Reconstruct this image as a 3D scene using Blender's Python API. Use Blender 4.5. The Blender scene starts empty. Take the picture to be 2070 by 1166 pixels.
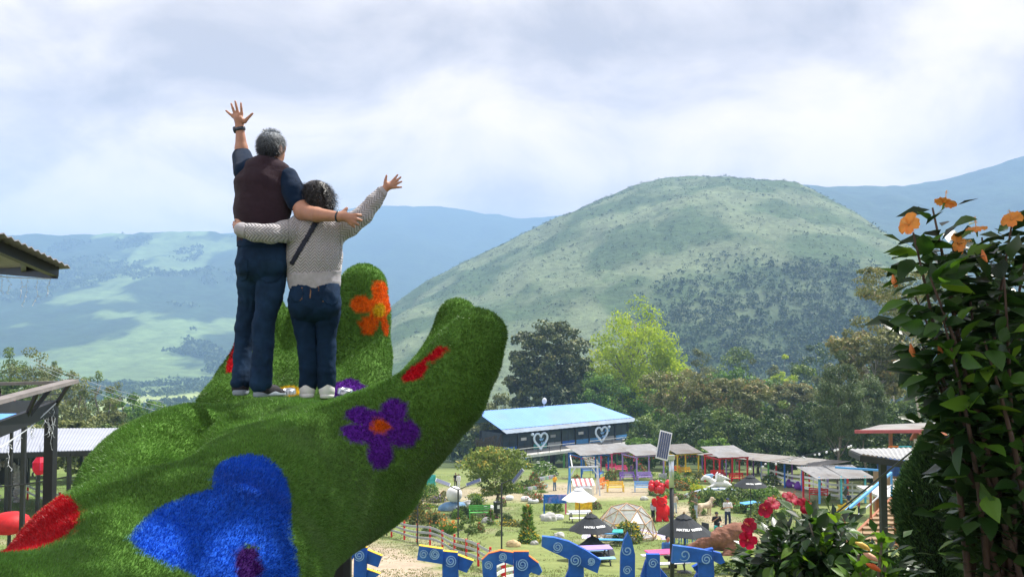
import bpy, math, random, time
import numpy as np
from mathutils import Vector, Matrix, Euler
T00 = time.time()
random.seed(7)
RNG = np.random.default_rng(11)
scn = bpy.context.scene
COL = scn.collection
R = math.radians
pi = math.pi

# ------------------------------------------------------------------ camera
CZ = 30.0                       # camera height in the scene's metres
FPX, CX, CY = 1800.0, 1035.0, 583.0      # focal length and centre in photo pixels
PITCH = math.atan(77 / 1800)
cd = bpy.data.cameras.new('camera')
cam = bpy.data.objects.new('camera', cd)
COL.objects.link(cam)
cam.location = (0, 0, CZ)
cam.rotation_euler = (pi / 2 + PITCH, 0, 0)
cd.sensor_fit = 'HORIZONTAL'
cd.sensor_width = 36
cd.lens = 36 * FPX / 2070
cd.clip_start = 0.05
cd.clip_end = 20000
scn.camera = cam

# ------------------------------------------------------------------ light
SUN_EL, SUN_AZ = 58.0, 50.0      # degrees; azimuth measured from +Y (view axis) towards +X
wd = bpy.data.worlds.new('World')
scn.world = wd
wd.use_nodes = True
nt = wd.node_tree
nt.nodes.clear()
def N(tree, typ, **kw):
    n = tree.nodes.new(typ)
    for k, v in kw.items():
        setattr(n, k, v)
    return n
wo = N(nt, 'ShaderNodeOutputWorld')
bg = N(nt, 'ShaderNodeBackground')
SKY_STRENGTH = 0.12
bg.inputs['Strength'].default_value = SKY_STRENGTH
sky = N(nt, 'ShaderNodeTexSky', sky_type='NISHITA')
sky.sun_disc = False
sky.sun_elevation = R(SUN_EL)
sky.sun_rotation = R(SUN_AZ)
sky.air_density = 1.0
sky.dust_density = 2.0
tc = N(nt, 'ShaderNodeTexCoord')
sep = N(nt, 'ShaderNodeSeparateXYZ')
nt.links.new(tc.outputs['Generated'], sep.inputs[0])
addz = N(nt, 'ShaderNodeMath', operation='ADD'); addz.inputs[1].default_value = 0.42
absz = N(nt, 'ShaderNodeMath', operation='MAXIMUM'); absz.inputs[1].default_value = 0.0
nt.links.new(sep.outputs['Z'], absz.inputs[0]); nt.links.new(absz.outputs[0], addz.inputs[0])
dv = N(nt, 'ShaderNodeVectorMath', operation='DIVIDE')
cmb = N(nt, 'ShaderNodeCombineXYZ')
for i in range(3):
    nt.links.new(addz.outputs[0], cmb.inputs[i])
nt.links.new(tc.outputs['Generated'], dv.inputs[0]); nt.links.new(cmb.outputs[0], dv.inputs[1])
def wnoise(scale, detail, rough, dist, off):
    n = N(nt, 'ShaderNodeTexNoise')
    n.inputs['Scale'].default_value = scale; n.inputs['Detail'].default_value = detail
    n.inputs['Roughness'].default_value = rough; n.inputs['Distortion'].default_value = dist
    ad = N(nt, 'ShaderNodeVectorMath', operation='ADD'); ad.inputs[1].default_value = off
    nt.links.new(dv.outputs[0], ad.inputs[0]); nt.links.new(ad.outputs[0], n.inputs['Vector'])
    return n
def wramp(src, stops):
    r = N(nt, 'ShaderNodeValToRGB')
    el = r.color_ramp.elements
    while len(el) < len(stops):
        el.new(0.5)
    for e, (p, c) in zip(el, stops):
        e.position = p; e.color = (*c, 1)
    nt.links.new(src, r.inputs[0])
    return r
n1 = wnoise(1.3, 7, 0.52, 0.3, (3.1, 0.7, 0.0))
n2 = wnoise(3.0, 9, 0.56, 0.4, (8.3, 2.9, 1.0))
K = 1.0 / SKY_STRENGTH
def kc(r, g, b): return (r * K, g * K, b * K)
cloud = wramp(n2.outputs['Fac'], [(0.32, (0.50, 0.50, 0.54)), (0.44, (0.70, 0.695, 0.72)), (0.55, (0.93, 0.905, 0.905)), (0.68, (1.08, 1.03, 1.0))])
big = wramp(n1.outputs['Fac'], [(0.3, (0.94, 0.88, 0.85)), (0.5, (1.07, 1.0, 0.94)), (0.66, (1.24, 1.14, 1.04))])
cm = N(nt, 'ShaderNodeMix', data_type='RGBA', blend_type='MULTIPLY'); cm.inputs[0].default_value = 1
nt.links.new(cloud.outputs[0], cm.inputs[6]); nt.links.new(big.outputs[0], cm.inputs[7])
sc_ = N(nt, 'ShaderNodeVectorMath', operation='SCALE'); sc_.inputs['Scale'].default_value = K * 0.69
nt.links.new(cm.outputs[2], sc_.inputs[0])
low = N(nt, 'ShaderNodeMapRange'); low.inputs[1].default_value = 0.08; low.inputs[2].default_value = 0.42   # cloud deck is brightest towards the horizon
nt.links.new(absz.outputs[0], low.inputs[0])
lowr = wramp(low.outputs[0], [(0.0, (1.36, 1.2, 1.02)), (1.0, (1.0, 1.0, 1.0))])
lm_ = N(nt, 'ShaderNodeVectorMath', operation='MULTIPLY'); nt.links.new(sc_.outputs[0], lm_.inputs[0]); nt.links.new(lowr.outputs[0], lm_.inputs[1]); sc_ = lm_
cover = wramp(n1.outputs['Fac'], [(0.22, (0.8, 0.8, 0.8)), (0.42, (0.97, 0.97, 0.97))])
mx = N(nt, 'ShaderNodeMix', data_type='RGBA')
nt.links.new(cover.outputs[0], mx.inputs[0]); nt.links.new(sky.outputs[0], mx.inputs[6]); nt.links.new(sc_.outputs[0], mx.inputs[7])
nt.links.new(mx.outputs[2], bg.inputs['Color']); nt.links.new(bg.outputs[0], wo.inputs[0])

sl = bpy.data.lights.new('sun', 'SUN')
sl.energy = 5.0
sl.angle = R(0.55)
sl.color = (1.0, 0.96, 0.89)
sun = bpy.data.objects.new('sun', sl)
COL.objects.link(sun)
SUN_DIR = Vector((math.sin(R(SUN_AZ)) * math.cos(R(SUN_EL)), math.cos(R(SUN_AZ)) * math.cos(R(SUN_EL)), math.sin(R(SUN_EL))))
sun.rotation_euler = SUN_DIR.to_track_quat('Z', 'Y').to_euler()
sun.location = (20, -10, CZ + 60)

scn.view_settings.view_transform = 'Standard'
scn.view_settings.look = 'None'
scn.view_settings.exposure = 0.78
scn.view_settings.gamma = 1.0
scn.view_settings.use_curve_mapping = False
scn.render.engine = 'CYCLES'
cy = scn.cycles
cy.use_denoising = True
cy.max_bounces = 5
cy.diffuse_bounces = 3
cy.glossy_bounces = 2
cy.transmission_bounces = 4
cy.transparent_max_bounces = 8
cy.volume_bounces = 1
cy.sample_clamp_indirect = 6

# ------------------------------------------------------------------ pixel <-> place
_ca, _sa = math.cos(PITCH), math.sin(PITCH)
def ray(px, py):
    u = (px - CX) / FPX; v = (CY - py) / FPX
    d = np.array([u, _ca - v * _sa, _sa + v * _ca])
    return d / d[1]
def P(px, py, Y):
    d = ray(px, py)
    return np.array([d[0] * Y, Y, CZ + d[2] * Y])
def proj(p):
    p = np.asarray(p, float)
    x, y, z = p[..., 0], p[..., 1], p[..., 2] - CZ
    f = y * _ca + z * _sa; up = -y * _sa + z * _ca
    f = np.where(np.abs(f) < 1e-6, 1e-6, f)
    return CX + FPX * x / f, CY - FPX * up / f
def sstep(a, b, x):
    t = np.clip((np.asarray(x, float) - a) / (b - a), 0, 1)
    return t * t * (3 - 2 * t)

# ------------------------------------------------------------------ noise
def vnoise(x, y, seed=0):
    xi = np.floor(x).astype(np.int64); yi = np.floor(y).astype(np.int64)
    fx = x - xi; fy = y - yi
    fx = fx * fx * (3 - 2 * fx); fy = fy * fy * (3 - 2 * fy)
    def h(i, j):
        n = (i * 374761393 + j * 668265263 + seed * 974634777) & 0xffffffff
        n = ((n ^ (n >> 13)) * 1274126177) & 0xffffffff
        return ((n ^ (n >> 16)) & 0xffff) / 65535.0
    a = h(xi, yi); b = h(xi + 1, yi); c = h(xi, yi + 1); d = h(xi + 1, yi + 1)
    return (a * (1 - fx) + b * fx) * (1 - fy) + (c * (1 - fx) + d * fx) * fy
def fbm(x, y, oct=5, seed=0, gain=0.5):
    s = 0; a = 1; t = 0
    for o in range(oct):
        s = s + a * vnoise(x * 2 ** o + 17.3 * o, y * 2 ** o + 5.1 * o, seed + o); t += a; a *= gain
    return s / t

# ------------------------------------------------------------------ mesh helpers
def set_mesh(me, verts, faces_flat, nper, smooth=False):
    verts = np.asarray(verts, np.float32).reshape(-1, 3)
    faces_flat = np.asarray(faces_flat, np.int32).ravel()
    nf = len(faces_flat) // nper
    me.vertices.add(len(verts)); me.vertices.foreach_set('co', verts.ravel())
    me.loops.add(len(faces_flat)); me.loops.foreach_set('vertex_index', faces_flat)
    me.polygons.add(nf)
    me.polygons.foreach_set('loop_start', np.arange(0, nf * nper, nper, dtype=np.int32))
    me.polygons.foreach_set('loop_total', np.full(nf, nper, np.int32))
    if smooth:
        me.polygons.foreach_set('use_smooth', np.ones(nf, bool))
    me.update(calc_edges=True)
def add_attr(me, name, vals):
    vals = np.asarray(vals, np.float32)
    if vals.ndim == 1:
        at = me.attributes.new(name, 'FLOAT', 'POINT'); at.data.foreach_set('value', vals)
    else:
        if vals.shape[1] == 3:
            vals = np.concatenate([vals, np.ones((len(vals), 1), np.float32)], 1)
        at = me.attributes.new(name, 'FLOAT_COLOR', 'POINT'); at.data.foreach_set('color', vals.ravel())
def np_obj(name, verts, faces, nper, mat, parent=None, smooth=False, attrs=None, kind=None):
    me = bpy.data.meshes.new(name)
    set_mesh(me, verts, faces, nper, smooth)
    if attrs:
        for k, v in attrs.items():
            add_attr(me, k, v)
    if mat is not None:
        me.materials.append(mat)
    return link(name, me, parent, kind)
def link(name, me, parent=None, kind=None):
    o = bpy.data.objects.new(name, me)
    COL.objects.link(o)
    if parent is not None:
        o.parent = parent
    if kind:
        o['kind'] = kind
    return o
def tag(o, label, cat, group=None):
    o['label'] = label; o['category'] = cat
    if group:
        o['group'] = group
    return o
def thing(name, label, cat, loc=(0, 0, 0), rz=0.0, group=None, scale=1.0):
    o = bpy.data.objects.new(name, None)
    COL.objects.link(o)
    o.empty_display_size = 0.2
    o.location = loc; o.rotation_euler = (0, 0, rz); o.scale = (scale,) * 3
    return tag(o, label, cat, group)
def copy_tree(root, loc, rz=0.0, scale=1.0, label=None, group=None, cat=None, parent=None, sz=None):
    r = root.copy(); COL.objects.link(r)
    r.location = loc; r.rotation_euler = (0, 0, rz)
    r.scale = (scale, scale, scale * (sz or 1.0))
    if label: r['label'] = label
    if group: r['group'] = group
    if cat: r['category'] = cat
    def rec(a, b):
        for ch in list(a.children):
            c = ch.copy(); COL.objects.link(c); c.parent = b
            rec(ch, c)
    rec(root, r)
    return r

class MB:
    """collects simple shapes into one mesh"""
    def __init__(s):
        s.v = []; s.f = []
    def add(s, vs, fs):
        o = len(s.v)
        s.v.extend([tuple(map(float, v)) for v in vs]); s.f.extend([tuple(i + o for i in f) for f in fs])
        return s
    def box(s, c, d, rz=0.0, rot=None, taper=1.0):
        c = Vector(c); d = Vector(d) * 0.5
        m = rot if rot is not None else Matrix.Rotation(rz, 3, 'Z')
        vs = []
        for z in (-1, 1):
            k = taper if z > 0 else 1.0
            for x, y in ((-1, -1), (1, -1), (1, 1), (-1, 1)):
                vs.append(c + m @ Vector((x * d.x * k, y * d.y * k, z * d.z)))
        return s.add(vs, [(3, 2, 1, 0), (4, 5, 6, 7), (0, 1, 5, 4), (1, 2, 6, 5), (2, 3, 7, 6), (3, 0, 4, 7)])
    def bar(s, a, b, w, h=None, up=(0, 0, 1)):
        a = Vector(a); b = Vector(b); h = h or w
        d = (b - a); L = d.length
        if L < 1e-6: return s
        d /= L
        u = Vector(up)
        if abs(d.dot(u)) > 0.98: u = Vector((0, 1, 0))
        x = d.cross(u).normalized(); y = x.cross(d).normalized()
        vs = []
        for p in (a, b):
            for i, j in ((-1, -1), (1, -1), (1, 1), (-1, 1)):
                vs.append(p + x * (i * w / 2) + y * (j * h / 2))
        return s.add(vs, [(0, 1, 2, 3), (7, 6, 5, 4), (0, 4, 5, 1), (1, 5, 6, 2), (2, 6, 7, 3), (3, 7, 4, 0)])
    def tube(s, pts, rad, n=8, cap=True):
        pts = [Vector(p) for p in pts]
        if not hasattr(rad, '__len__'): rad = [rad] * len(pts)
        vs = []; fs = []
        ref = None
        for i, p in enumerate(pts):
            d = (pts[min(i + 1, len(pts) - 1)] - pts[max(i - 1, 0)]).normalized()
            if ref is None:
                ref = Vector((0, 0, 1)) if abs(d.z) < 0.9 else Vector((1, 0, 0))
            x = d.cross(ref).normalized(); y = x.cross(d).normalized(); ref = y
            for k in range(n):
                t = 2 * pi * k / n
                vs.append(p + (x * math.cos(t) + y * math.sin(t)) * rad[i])
        for i in range(len(pts) - 1):
            for k in range(n):
                k2 = (k + 1) % n
                fs.append((i * n + k, i * n + k2, (i + 1) * n + k2, (i + 1) * n + k))
        if cap:
            fs.append(tuple(range(n))[::-1]); fs.append(tuple((len(pts) - 1) * n + k for k in range(n)))
        return s.add(vs, fs)
    def lathe(s, prof, n=16, c=(0, 0, 0), a0=0.0, a1=2 * pi):
        vs = []; fs = []
        full = abs(a1 - a0 - 2 * pi) < 1e-6
        m = n if full else n + 1
        for r, z in prof:
            for k in range(m):
                t = a0 + (a1 - a0) * k / n
                vs.append((c[0] + r * math.cos(t), c[1] + r * math.sin(t), c[2] + z))
        for i in range(len(prof) - 1):
            for k in range(n):
                k2 = (k + 1) % m
                fs.append((i * m + k, i * m + k2, (i + 1) * m + k2, (i + 1) * m + k))
        return s.add(vs, fs)
    def sphere(s, c, r, n=10, m=7):
        if not hasattr(r, '__len__'): r = (r, r, r)
        prof = []
        vs = []; fs = []
        for i in range(m + 1):
            ph = pi * i / m
            for k in range(n):
                t = 2 * pi * k / n
                vs.append((c[0] + r[0] * math.sin(ph) * math.cos(t), c[1] + r[1] * math.sin(ph) * math.sin(t), c[2] + r[2] * math.cos(ph)))
        for i in range(m):
            for k in range(n):
                k2 = (k + 1) % n
                fs.append((i * n + k, (i + 1) * n + k, (i + 1) * n + k2, i * n + k2))
        return s.add(vs, fs)
    def prism(s, poly, d, thick):
        """poly: list of 3-D points in one plane, extruded along vector d by thick"""
        d = Vector(d) * thick
        n = len(poly)
        vs = [Vector(p) for p in poly] + [Vector(p) + d for p in poly]
        return s.add(vs, [tuple(range(n)), tuple(range(2 * n - 1, n - 1, -1))] + [(i, i + n, (i + 1) % n + n, (i + 1) % n) for i in range(n)])
    def build(s, name, mat, parent=None, smooth=False, kind=None):
        me = bpy.data.meshes.new(name)
        me.from_pydata(s.v, [], s.f)
        if smooth:
            me.polygons.foreach_set('use_smooth', np.ones(len(me.polygons), bool))
        me.materials.append(mat)
        me.update()
        return link(name, me, parent, kind)

# ------------------------------------------------------------------ materials
MATS = {}
def mat(name, col, rough=0.6, var=0.18, scale=6.0, bump=0.0, bscale=None, metal=0.0, spec=0.4, trans=0.0, attr=None, attr_amt=0.0, sheen=0.0, dirt=None, dirt_amt=0.0, coords='Object', sss=0.0):
    """procedural principled material: noise-varied colour, optional per-vertex tint, bump and dirt"""
    if name in MATS: return MATS[name]
    m = bpy.data.materials.new(name); m.use_nodes = True
    t = m.node_tree; b = t.nodes['Principled BSDF']
    b.inputs['Roughness'].default_value = rough; b.inputs['Metallic'].default_value = metal
    b.inputs['Specular IOR Level'].default_value = spec
    if sheen: b.inputs['Sheen Weight'].default_value = sheen
    if sss:
        b.inputs['Subsurface Weight'].default_value = sss
        b.inputs['Subsurface Radius'].default_value = (0.01, 0.004, 0.002)
    co = N(t, 'ShaderNodeTexCoord')
    no = N(t, 'ShaderNodeTexNoise'); no.inputs['Scale'].default_value = scale; no.inputs['Detail'].default_value = 5
    no.inputs['Roughness'].default_value = 0.6
    t.links.new(co.outputs[coords], no.inputs['Vector'])
    mr = N(t, 'ShaderNodeMapRange'); mr.inputs[1].default_value = 0.3; mr.inputs[2].default_value = 0.7
    mr.inputs[3].default_value = 1 - var; mr.inputs[4].default_value = 1 + var
    t.links.new(no.outputs['Fac'], mr.inputs[0])
    val = mr.outputs[0]
    if attr and attr_amt:
        at = N(t, 'ShaderNodeAttribute', attribute_name=attr)
        m2 = N(t, 'ShaderNodeMapRange'); m2.inputs[3].default_value = 1 - attr_amt; m2.inputs[4].default_value = 1 + attr_amt
        t.links.new(at.outputs['Fac'], m2.inputs[0])
        mm = N(t, 'ShaderNodeMath', operation='MULTIPLY')
        t.links.new(val, mm.inputs[0]); t.links.new(m2.outputs[0], mm.inputs[1]); val = mm.outputs[0]
    vm = N(t, 'ShaderNodeVectorMath', operation='SCALE'); vm.inputs[0].default_value = col
    t.links.new(val, vm.inputs['Scale'])
    out = vm.outputs[0]
    if dirt is not None:
        nd = N(t, 'ShaderNodeTexNoise'); nd.inputs['Scale'].default_value = scale * 0.35; nd.inputs['Detail'].default_value = 8
        t.links.new(co.outputs[coords], nd.inputs['Vector'])
        rr = N(t, 'ShaderNodeMapRange'); rr.inputs[1].default_value = 0.5; rr.inputs[2].default_value = 0.72; rr.inputs[4].default_value = dirt_amt
        t.links.new(nd.outputs['Fac'], rr.inputs[0])
        mx = N(t, 'ShaderNodeMix', data_type='RGBA'); mx.inputs[7].default_value = (*dirt, 1)
        t.links.new(rr.outputs[0], mx.inputs[0]); t.links.new(out, mx.inputs[6]); out = mx.outputs[2]
    t.links.new(out, b.inputs['Base Color'])
    if bump:
        nb = N(t, 'ShaderNodeTexNoise'); nb.inputs['Scale'].default_value = bscale or scale * 6; nb.inputs['Detail'].default_value = 4
        t.links.new(co.outputs[coords], nb.inputs['Vector'])
        bp = N(t, 'ShaderNodeBump'); bp.inputs['Strength'].default_value = bump; bp.inputs['Distance'].default_value = 0.02
        t.links.new(nb.outputs['Fac'], bp.inputs['Height']); t.links.new(bp.outputs[0], b.inputs['Normal'])
    if trans:
        tr = N(t, 'ShaderNodeBsdfTranslucent'); t.links.new(out, tr.inputs['Color'])
        ms = N(t, 'ShaderNodeMixShader'); ms.inputs[0].default_value = trans
        t.links.new(b.outputs[0], ms.inputs[1]); t.links.new(tr.outputs[0], ms.inputs[2])
        t.links.new(ms.outputs[0], t.nodes['Material Output'].inputs['Surface'])
    MATS[name] = m
    return m
def leafmat(name, c1, c2, c3=None, rough=0.55, trans=0.3, spec=0.3):
    """foliage: colour picked per leaf from the 'v' attribute"""
    if name in MATS: return MATS[name]
    m = bpy.data.materials.new(name); m.use_nodes = True
    t = m.node_tree; b = t.nodes['Principled BSDF']
    b.inputs['Roughness'].default_value = rough; b.inputs['Specular IOR Level'].default_value = spec
    at = N(t, 'ShaderNodeAttribute', attribute_name='v')
    r = N(t, 'ShaderNodeValToRGB'); el = r.color_ramp.elements
    el[0].color = (*c1, 1); el[1].color = (*c2, 1); el[0].position = 0.1; el[1].position = 0.75
    if c3: e = el.new(0.97); e.color = (*c3, 1)
    t.links.new(at.outputs['Fac'], r.inputs[0])
    co = N(t, 'ShaderNodeTexCoord'); no = N(t, 'ShaderNodeTexNoise'); no.inputs['Scale'].default_value = 0.6; no.inputs['Detail'].default_value = 3
    t.links.new(co.outputs['Object'], no.inputs['Vector'])
    mr = N(t, 'ShaderNodeMapRange'); mr.inputs[1].default_value = 0.3; mr.inputs[2].default_value = 0.7; mr.inputs[3].default_value = 0.75; mr.inputs[4].default_value = 1.25
    t.links.new(no.outputs['Fac'], mr.inputs[0])
    vm = N(t, 'ShaderNodeVectorMath', operation='SCALE')
    t.links.new(r.outputs[0], vm.inputs[0]); t.links.new(mr.outputs[0], vm.inputs['Scale'])
    t.links.new(vm.outputs[0], b.inputs['Base Color'])
    tr = N(t, 'ShaderNodeBsdfTranslucent'); t.links.new(vm.outputs[0], tr.inputs['Color'])
    ms = N(t, 'ShaderNodeMixShader'); ms.inputs[0].default_value = trans
    t.links.new(b.outputs[0], ms.inputs[1]); t.links.new(tr.outputs[0], ms.inputs[2])
    t.links.new(ms.outputs[0], t.nodes['Material Output'].inputs['Surface'])
    MATS[name] = m
    return m

# ------------------------------------------------------------------ solid modelling: smooth unions on a grid, skinned by surface nets
class SDF:
    def __init__(s, lo, hi, h):
        s.lo = np.asarray(lo, float); s.h = h
        s.n = np.ceil((np.asarray(hi) - s.lo) / h).astype(int) + 1
        s.f = np.full(s.n, 1e3, np.float32)
    def _sub(s, lo, hi):
        a = np.clip(np.floor((np.asarray(lo) - s.lo) / s.h).astype(int), 0, s.n)
        b = np.clip(np.ceil((np.asarray(hi) - s.lo) / s.h).astype(int) + 1, 0, s.n)
        sl = tuple(slice(i, j) for i, j in zip(a, b))
        g = [np.arange(i, j) * s.h + o for i, j, o in zip(a, b, s.lo)]
        if any(len(q) == 0 for q in g): return None, None
        X, Y, Z = np.meshgrid(*g, indexing='ij', sparse=True)
        return sl, (X, Y, Z)
    def _mix(s, sl, d, k, cut=False):
        a = s.f[sl]
        if cut:
            d = -d
            if k > 0:
                h = np.maximum(k - np.abs(a - d), 0) / k
                s.f[sl] = np.maximum(a, d) + h * h * k * 0.25
            else: s.f[sl] = np.maximum(a, d)
        else:
            if k > 0:
                h = np.maximum(k - np.abs(a - d), 0) / k
                s.f[sl] = np.minimum(a, d) - h * h * k * 0.25
            else: s.f[sl] = np.minimum(a, d)
    def cap(s, a, b, r1, r2=None, k=0.0, cut=False):
        r2 = r1 if r2 is None else r2
        a = np.asarray(a, float); b = np.asarray(b, float)
        m = max(r1, r2) + k + 3 * s.h
        sl, g = s._sub(np.minimum(a, b) - m, np.maximum(a, b) + m)
        if sl is None: return s
        ba = b - a; L = max(float(ba @ ba), 1e-12)
        q = [g[i] - a[i] for i in range(3)]
        t = np.clip((q[0] * ba[0] + q[1] * ba[1] + q[2] * ba[2]) / L, 0, 1)
        d = np.sqrt(sum((q[i] - t * ba[i]) ** 2 for i in range(3))) - (r1 + (r2 - r1) * t)
        s._mix(sl, d, k, cut); return s
    def chain(s, pts, rads, k=0.0):
        for i in range(len(pts) - 1):
            s.cap(pts[i], pts[i + 1], rads[i], rads[i + 1], k if i == 0 else min(k, 0.4 * rads[i]))
        return s
    def ell(s, c, r, rot=None, k=0.0, cut=False):
        c = np.asarray(c, float); r = np.asarray(r, float)
        m = max(r) + k + 3 * s.h
        sl, g = s._sub(c - m, c + m)
        if sl is None: return s
        q = [g[i] - c[i] for i in range(3)]
        if rot is not None:
            M_ = np.array(rot.to_matrix() if hasattr(rot, 'to_matrix') else rot).T
            q = [M_[i][0] * q[0] + M_[i][1] * q[1] + M_[i][2] * q[2] for i in range(3)]
        k0 = np.sqrt(sum((q[i] / r[i]) ** 2 for i in range(3)))
        k1 = np.sqrt(sum((q[i] / r[i] ** 2) ** 2 for i in range(3))) + 1e-9
        s._mix(sl, k0 * (k0 - 1) / k1, k, cut); return s
    def ecap(s, a, b, ra, rb, side, k=0.0):
        """capsule with an elliptic section: ra=(half width along side, half depth)"""
        a = np.asarray(a, float); b = np.asarray(b, float)
        ba = b - a; L = float(ba @ ba); n = ba / math.sqrt(L)
        sd = np.asarray(side, float); sd = sd - n * (sd @ n); sd /= np.linalg.norm(sd); th = np.cross(n, sd)
        m = max(*ra, *rb) + k + 3 * s.h
        sl, g = s._sub(np.minimum(a, b) - m, np.maximum(a, b) + m)
        if sl is None: return s
        q = [g[i] - a[i] for i in range(3)]
        dot = lambda v: q[0] * v[0] + q[1] * v[1] + q[2] * v[2]
        tr = dot(ba) / L; t = np.clip(tr, 0, 1)
        u = dot(sd); v = dot(th); w = (tr - t) * math.sqrt(L)
        ru = ra[0] + (rb[0] - ra[0]) * t; rv = ra[1] + (rb[1] - ra[1]) * t; rw = np.minimum(ru, rv)
        k0 = np.sqrt((u / ru) ** 2 + (v / rv) ** 2 + (w / rw) ** 2)
        k1 = np.sqrt((u / ru ** 2) ** 2 + (v / rv ** 2) ** 2 + (w / rw ** 2) ** 2) + 1e-9
        s._mix(sl, k0 * (k0 - 1) / k1, k); return s
    def mesh(s):
        f = s.f; nx, ny, nz = f.shape
        ins = f < 0
        cnt = np.zeros((nx - 1, ny - 1, nz - 1), np.int8)
        for i in (0, 1):
            for j in (0, 1):
                for k in (0, 1):
                    cnt += ins[i:nx - 1 + i, j:ny - 1 + j, k:nz - 1 + k]
        act = (cnt > 0) & (cnt < 8)
        I = np.argwhere(act)
        idx = np.full(act.shape, -1, np.int32); idx[act] = np.arange(len(I))
        acc = np.zeros((len(I), 3)); num = np.zeros(len(I))
        cor = [(i, j, k) for i in (0, 1) for j in (0, 1) for k in (0, 1)]
        for a in cor:
            for ax in range(3):
                if a[ax] == 1: continue
                b = list(a); b[ax] = 1
                fa = f[I[:, 0] + a[0], I[:, 1] + a[1], I[:, 2] + a[2]]
                fb = f[I[:, 0] + b[0], I[:, 1] + b[1], I[:, 2] + b[2]]
                m = (fa < 0) != (fb < 0)
                t = np.clip(fa[m] / (fa[m] - fb[m]), 0, 1)
                p = I[m] + np.array(a, float); p[:, ax] += t
                acc[m] += p; num[m] += 1
        V = acc / num[:, None] * s.h + s.lo
        Q = []
        for ax in range(3):
            o1, o2 = [(1, 2), (2, 0), (0, 1)][ax]
            sl0 = [slice(1, -1)] * 3; sl1 = [slice(1, -1)] * 3
            sl0[ax] = slice(0, -1); sl1[ax] = slice(1, None)
            A = ins[tuple(sl0)]; B = ins[tuple(sl1)]
            E = np.argwhere(A != B)
            if len(E) == 0: continue
            st = A[E[:, 0], E[:, 1], E[:, 2]]
            base = E + 1; base[:, ax] = E[:, ax]
            def cell(d1, d2):
                c = base.copy(); c[:, o1] -= d1; c[:, o2] -= d2
                return idx[c[:, 0], c[:, 1], c[:, 2]]
            q = np.stack([cell(1, 1), cell(0, 1), cell(0, 0), cell(1, 0)], 1)
            q[~st] = q[~st][:, ::-1]
            Q.append(q)
        Q = np.concatenate(Q); Q = Q[(Q >= 0).all(1)]
        return V, Q
def vert_normals(V, Q):
    a = V[Q[:, 2]] - V[Q[:, 0]]; b = V[Q[:, 3]] - V[Q[:, 1]]
    n = np.cross(a, b)
    vn = np.zeros_like(V)
    for i in range(4): np.add.at(vn, Q[:, i], n)
    return vn / (np.linalg.norm(vn, axis=1, keepdims=True) + 1e-12)
def relax(V, Q, it=2, lam=0.5):
    e = np.concatenate([Q[:, [0, 1]], Q[:, [1, 2]], Q[:, [2, 3]], Q[:, [3, 0]]])
    for _ in range(it):
        s = np.zeros_like(V); c = np.zeros(len(V))
        np.add.at(s, e[:, 0], V[e[:, 1]]); np.add.at(c, e[:, 0], 1)
        np.add.at(s, e[:, 1], V[e[:, 0]]); np.add.at(c, e[:, 1], 1)
        V = V + lam * (s / np.maximum(c, 1)[:, None] - V)
    return V
def in_poly(x, y, poly):
    poly = np.asarray(poly, float); n = len(poly); r = np.zeros(np.shape(x), bool); j = n - 1
    for i in range(n):
        xi, yi = poly[i]; xj, yj = poly[j]
        c = ((yi > y) != (yj > y)) & (x < (xj - xi) * (y - yi) / (yj - yi + 1e-12) + xi)
        r ^= c; j = i
    return r
def smooth_poly(pts, n=6):
    pts = np.asarray(pts, float); m = len(pts); out = []
    for i in range(m):
        p0, p1, p2, p3 = pts[i - 1], pts[i], pts[(i + 1) % m], pts[(i + 2) % m]
        for q in range(n):
            t = q / n
            out.append(0.5 * ((2 * p1) + (-p0 + p2) * t + (2 * p0 - 5 * p1 + 4 * p2 - p3) * t * t + (-p0 + 3 * p1 - 3 * p2 + p3) * t ** 3))
    return np.array(out)

# ------------------------------------------------------------------ leaves
def rand_unit(n, rng=RNG):
    v = rng.normal(size=(n, 3)); return v / np.linalg.norm(v, axis=1, keepdims=True)
def leaf_arrays(p, d, nrm, L, W, fold=0.0):
    """rhombic leaves: p base, d direction, nrm facing; returns verts, tri faces"""
    n = len(p)
    d = d / (np.linalg.norm(d, axis=1, keepdims=True) + 1e-9)
    s = np.cross(d, nrm); s /= (np.linalg.norm(s, axis=1, keepdims=True) + 1e-9)
    up = np.cross(s, d)
    L = np.broadcast_to(np.asarray(L, float).reshape(-1, 1), (n, 1)); W = np.broadcast_to(np.asarray(W, float).reshape(-1, 1), (n, 1))
    mid = p + d * L * 0.45
    v = np.stack([p, mid + s * W * 0.5 + up * W * fold, p + d * L, mid - s * W * 0.5 + up * W * fold], 1).reshape(-1, 3)
    b = np.arange(n)[:, None] * 4
    f = np.concatenate([b + np.array([[0, 1, 2]]), b + np.array([[0, 2, 3]])], 1).reshape(-1)
    return v, f
def leaves_obj(name, p, d, nrm, L, W, mt, parent, fold=0.15, kind=None, v=None, rng=RNG):
    vs, f = leaf_arrays(p, d, nrm, L, W, fold)
    a = rng.random(len(p)) if v is None else v
    return np_obj(name, vs, f, 3, mt, parent, attrs={'v': np.repeat(a, 4)}, kind=kind)
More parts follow.
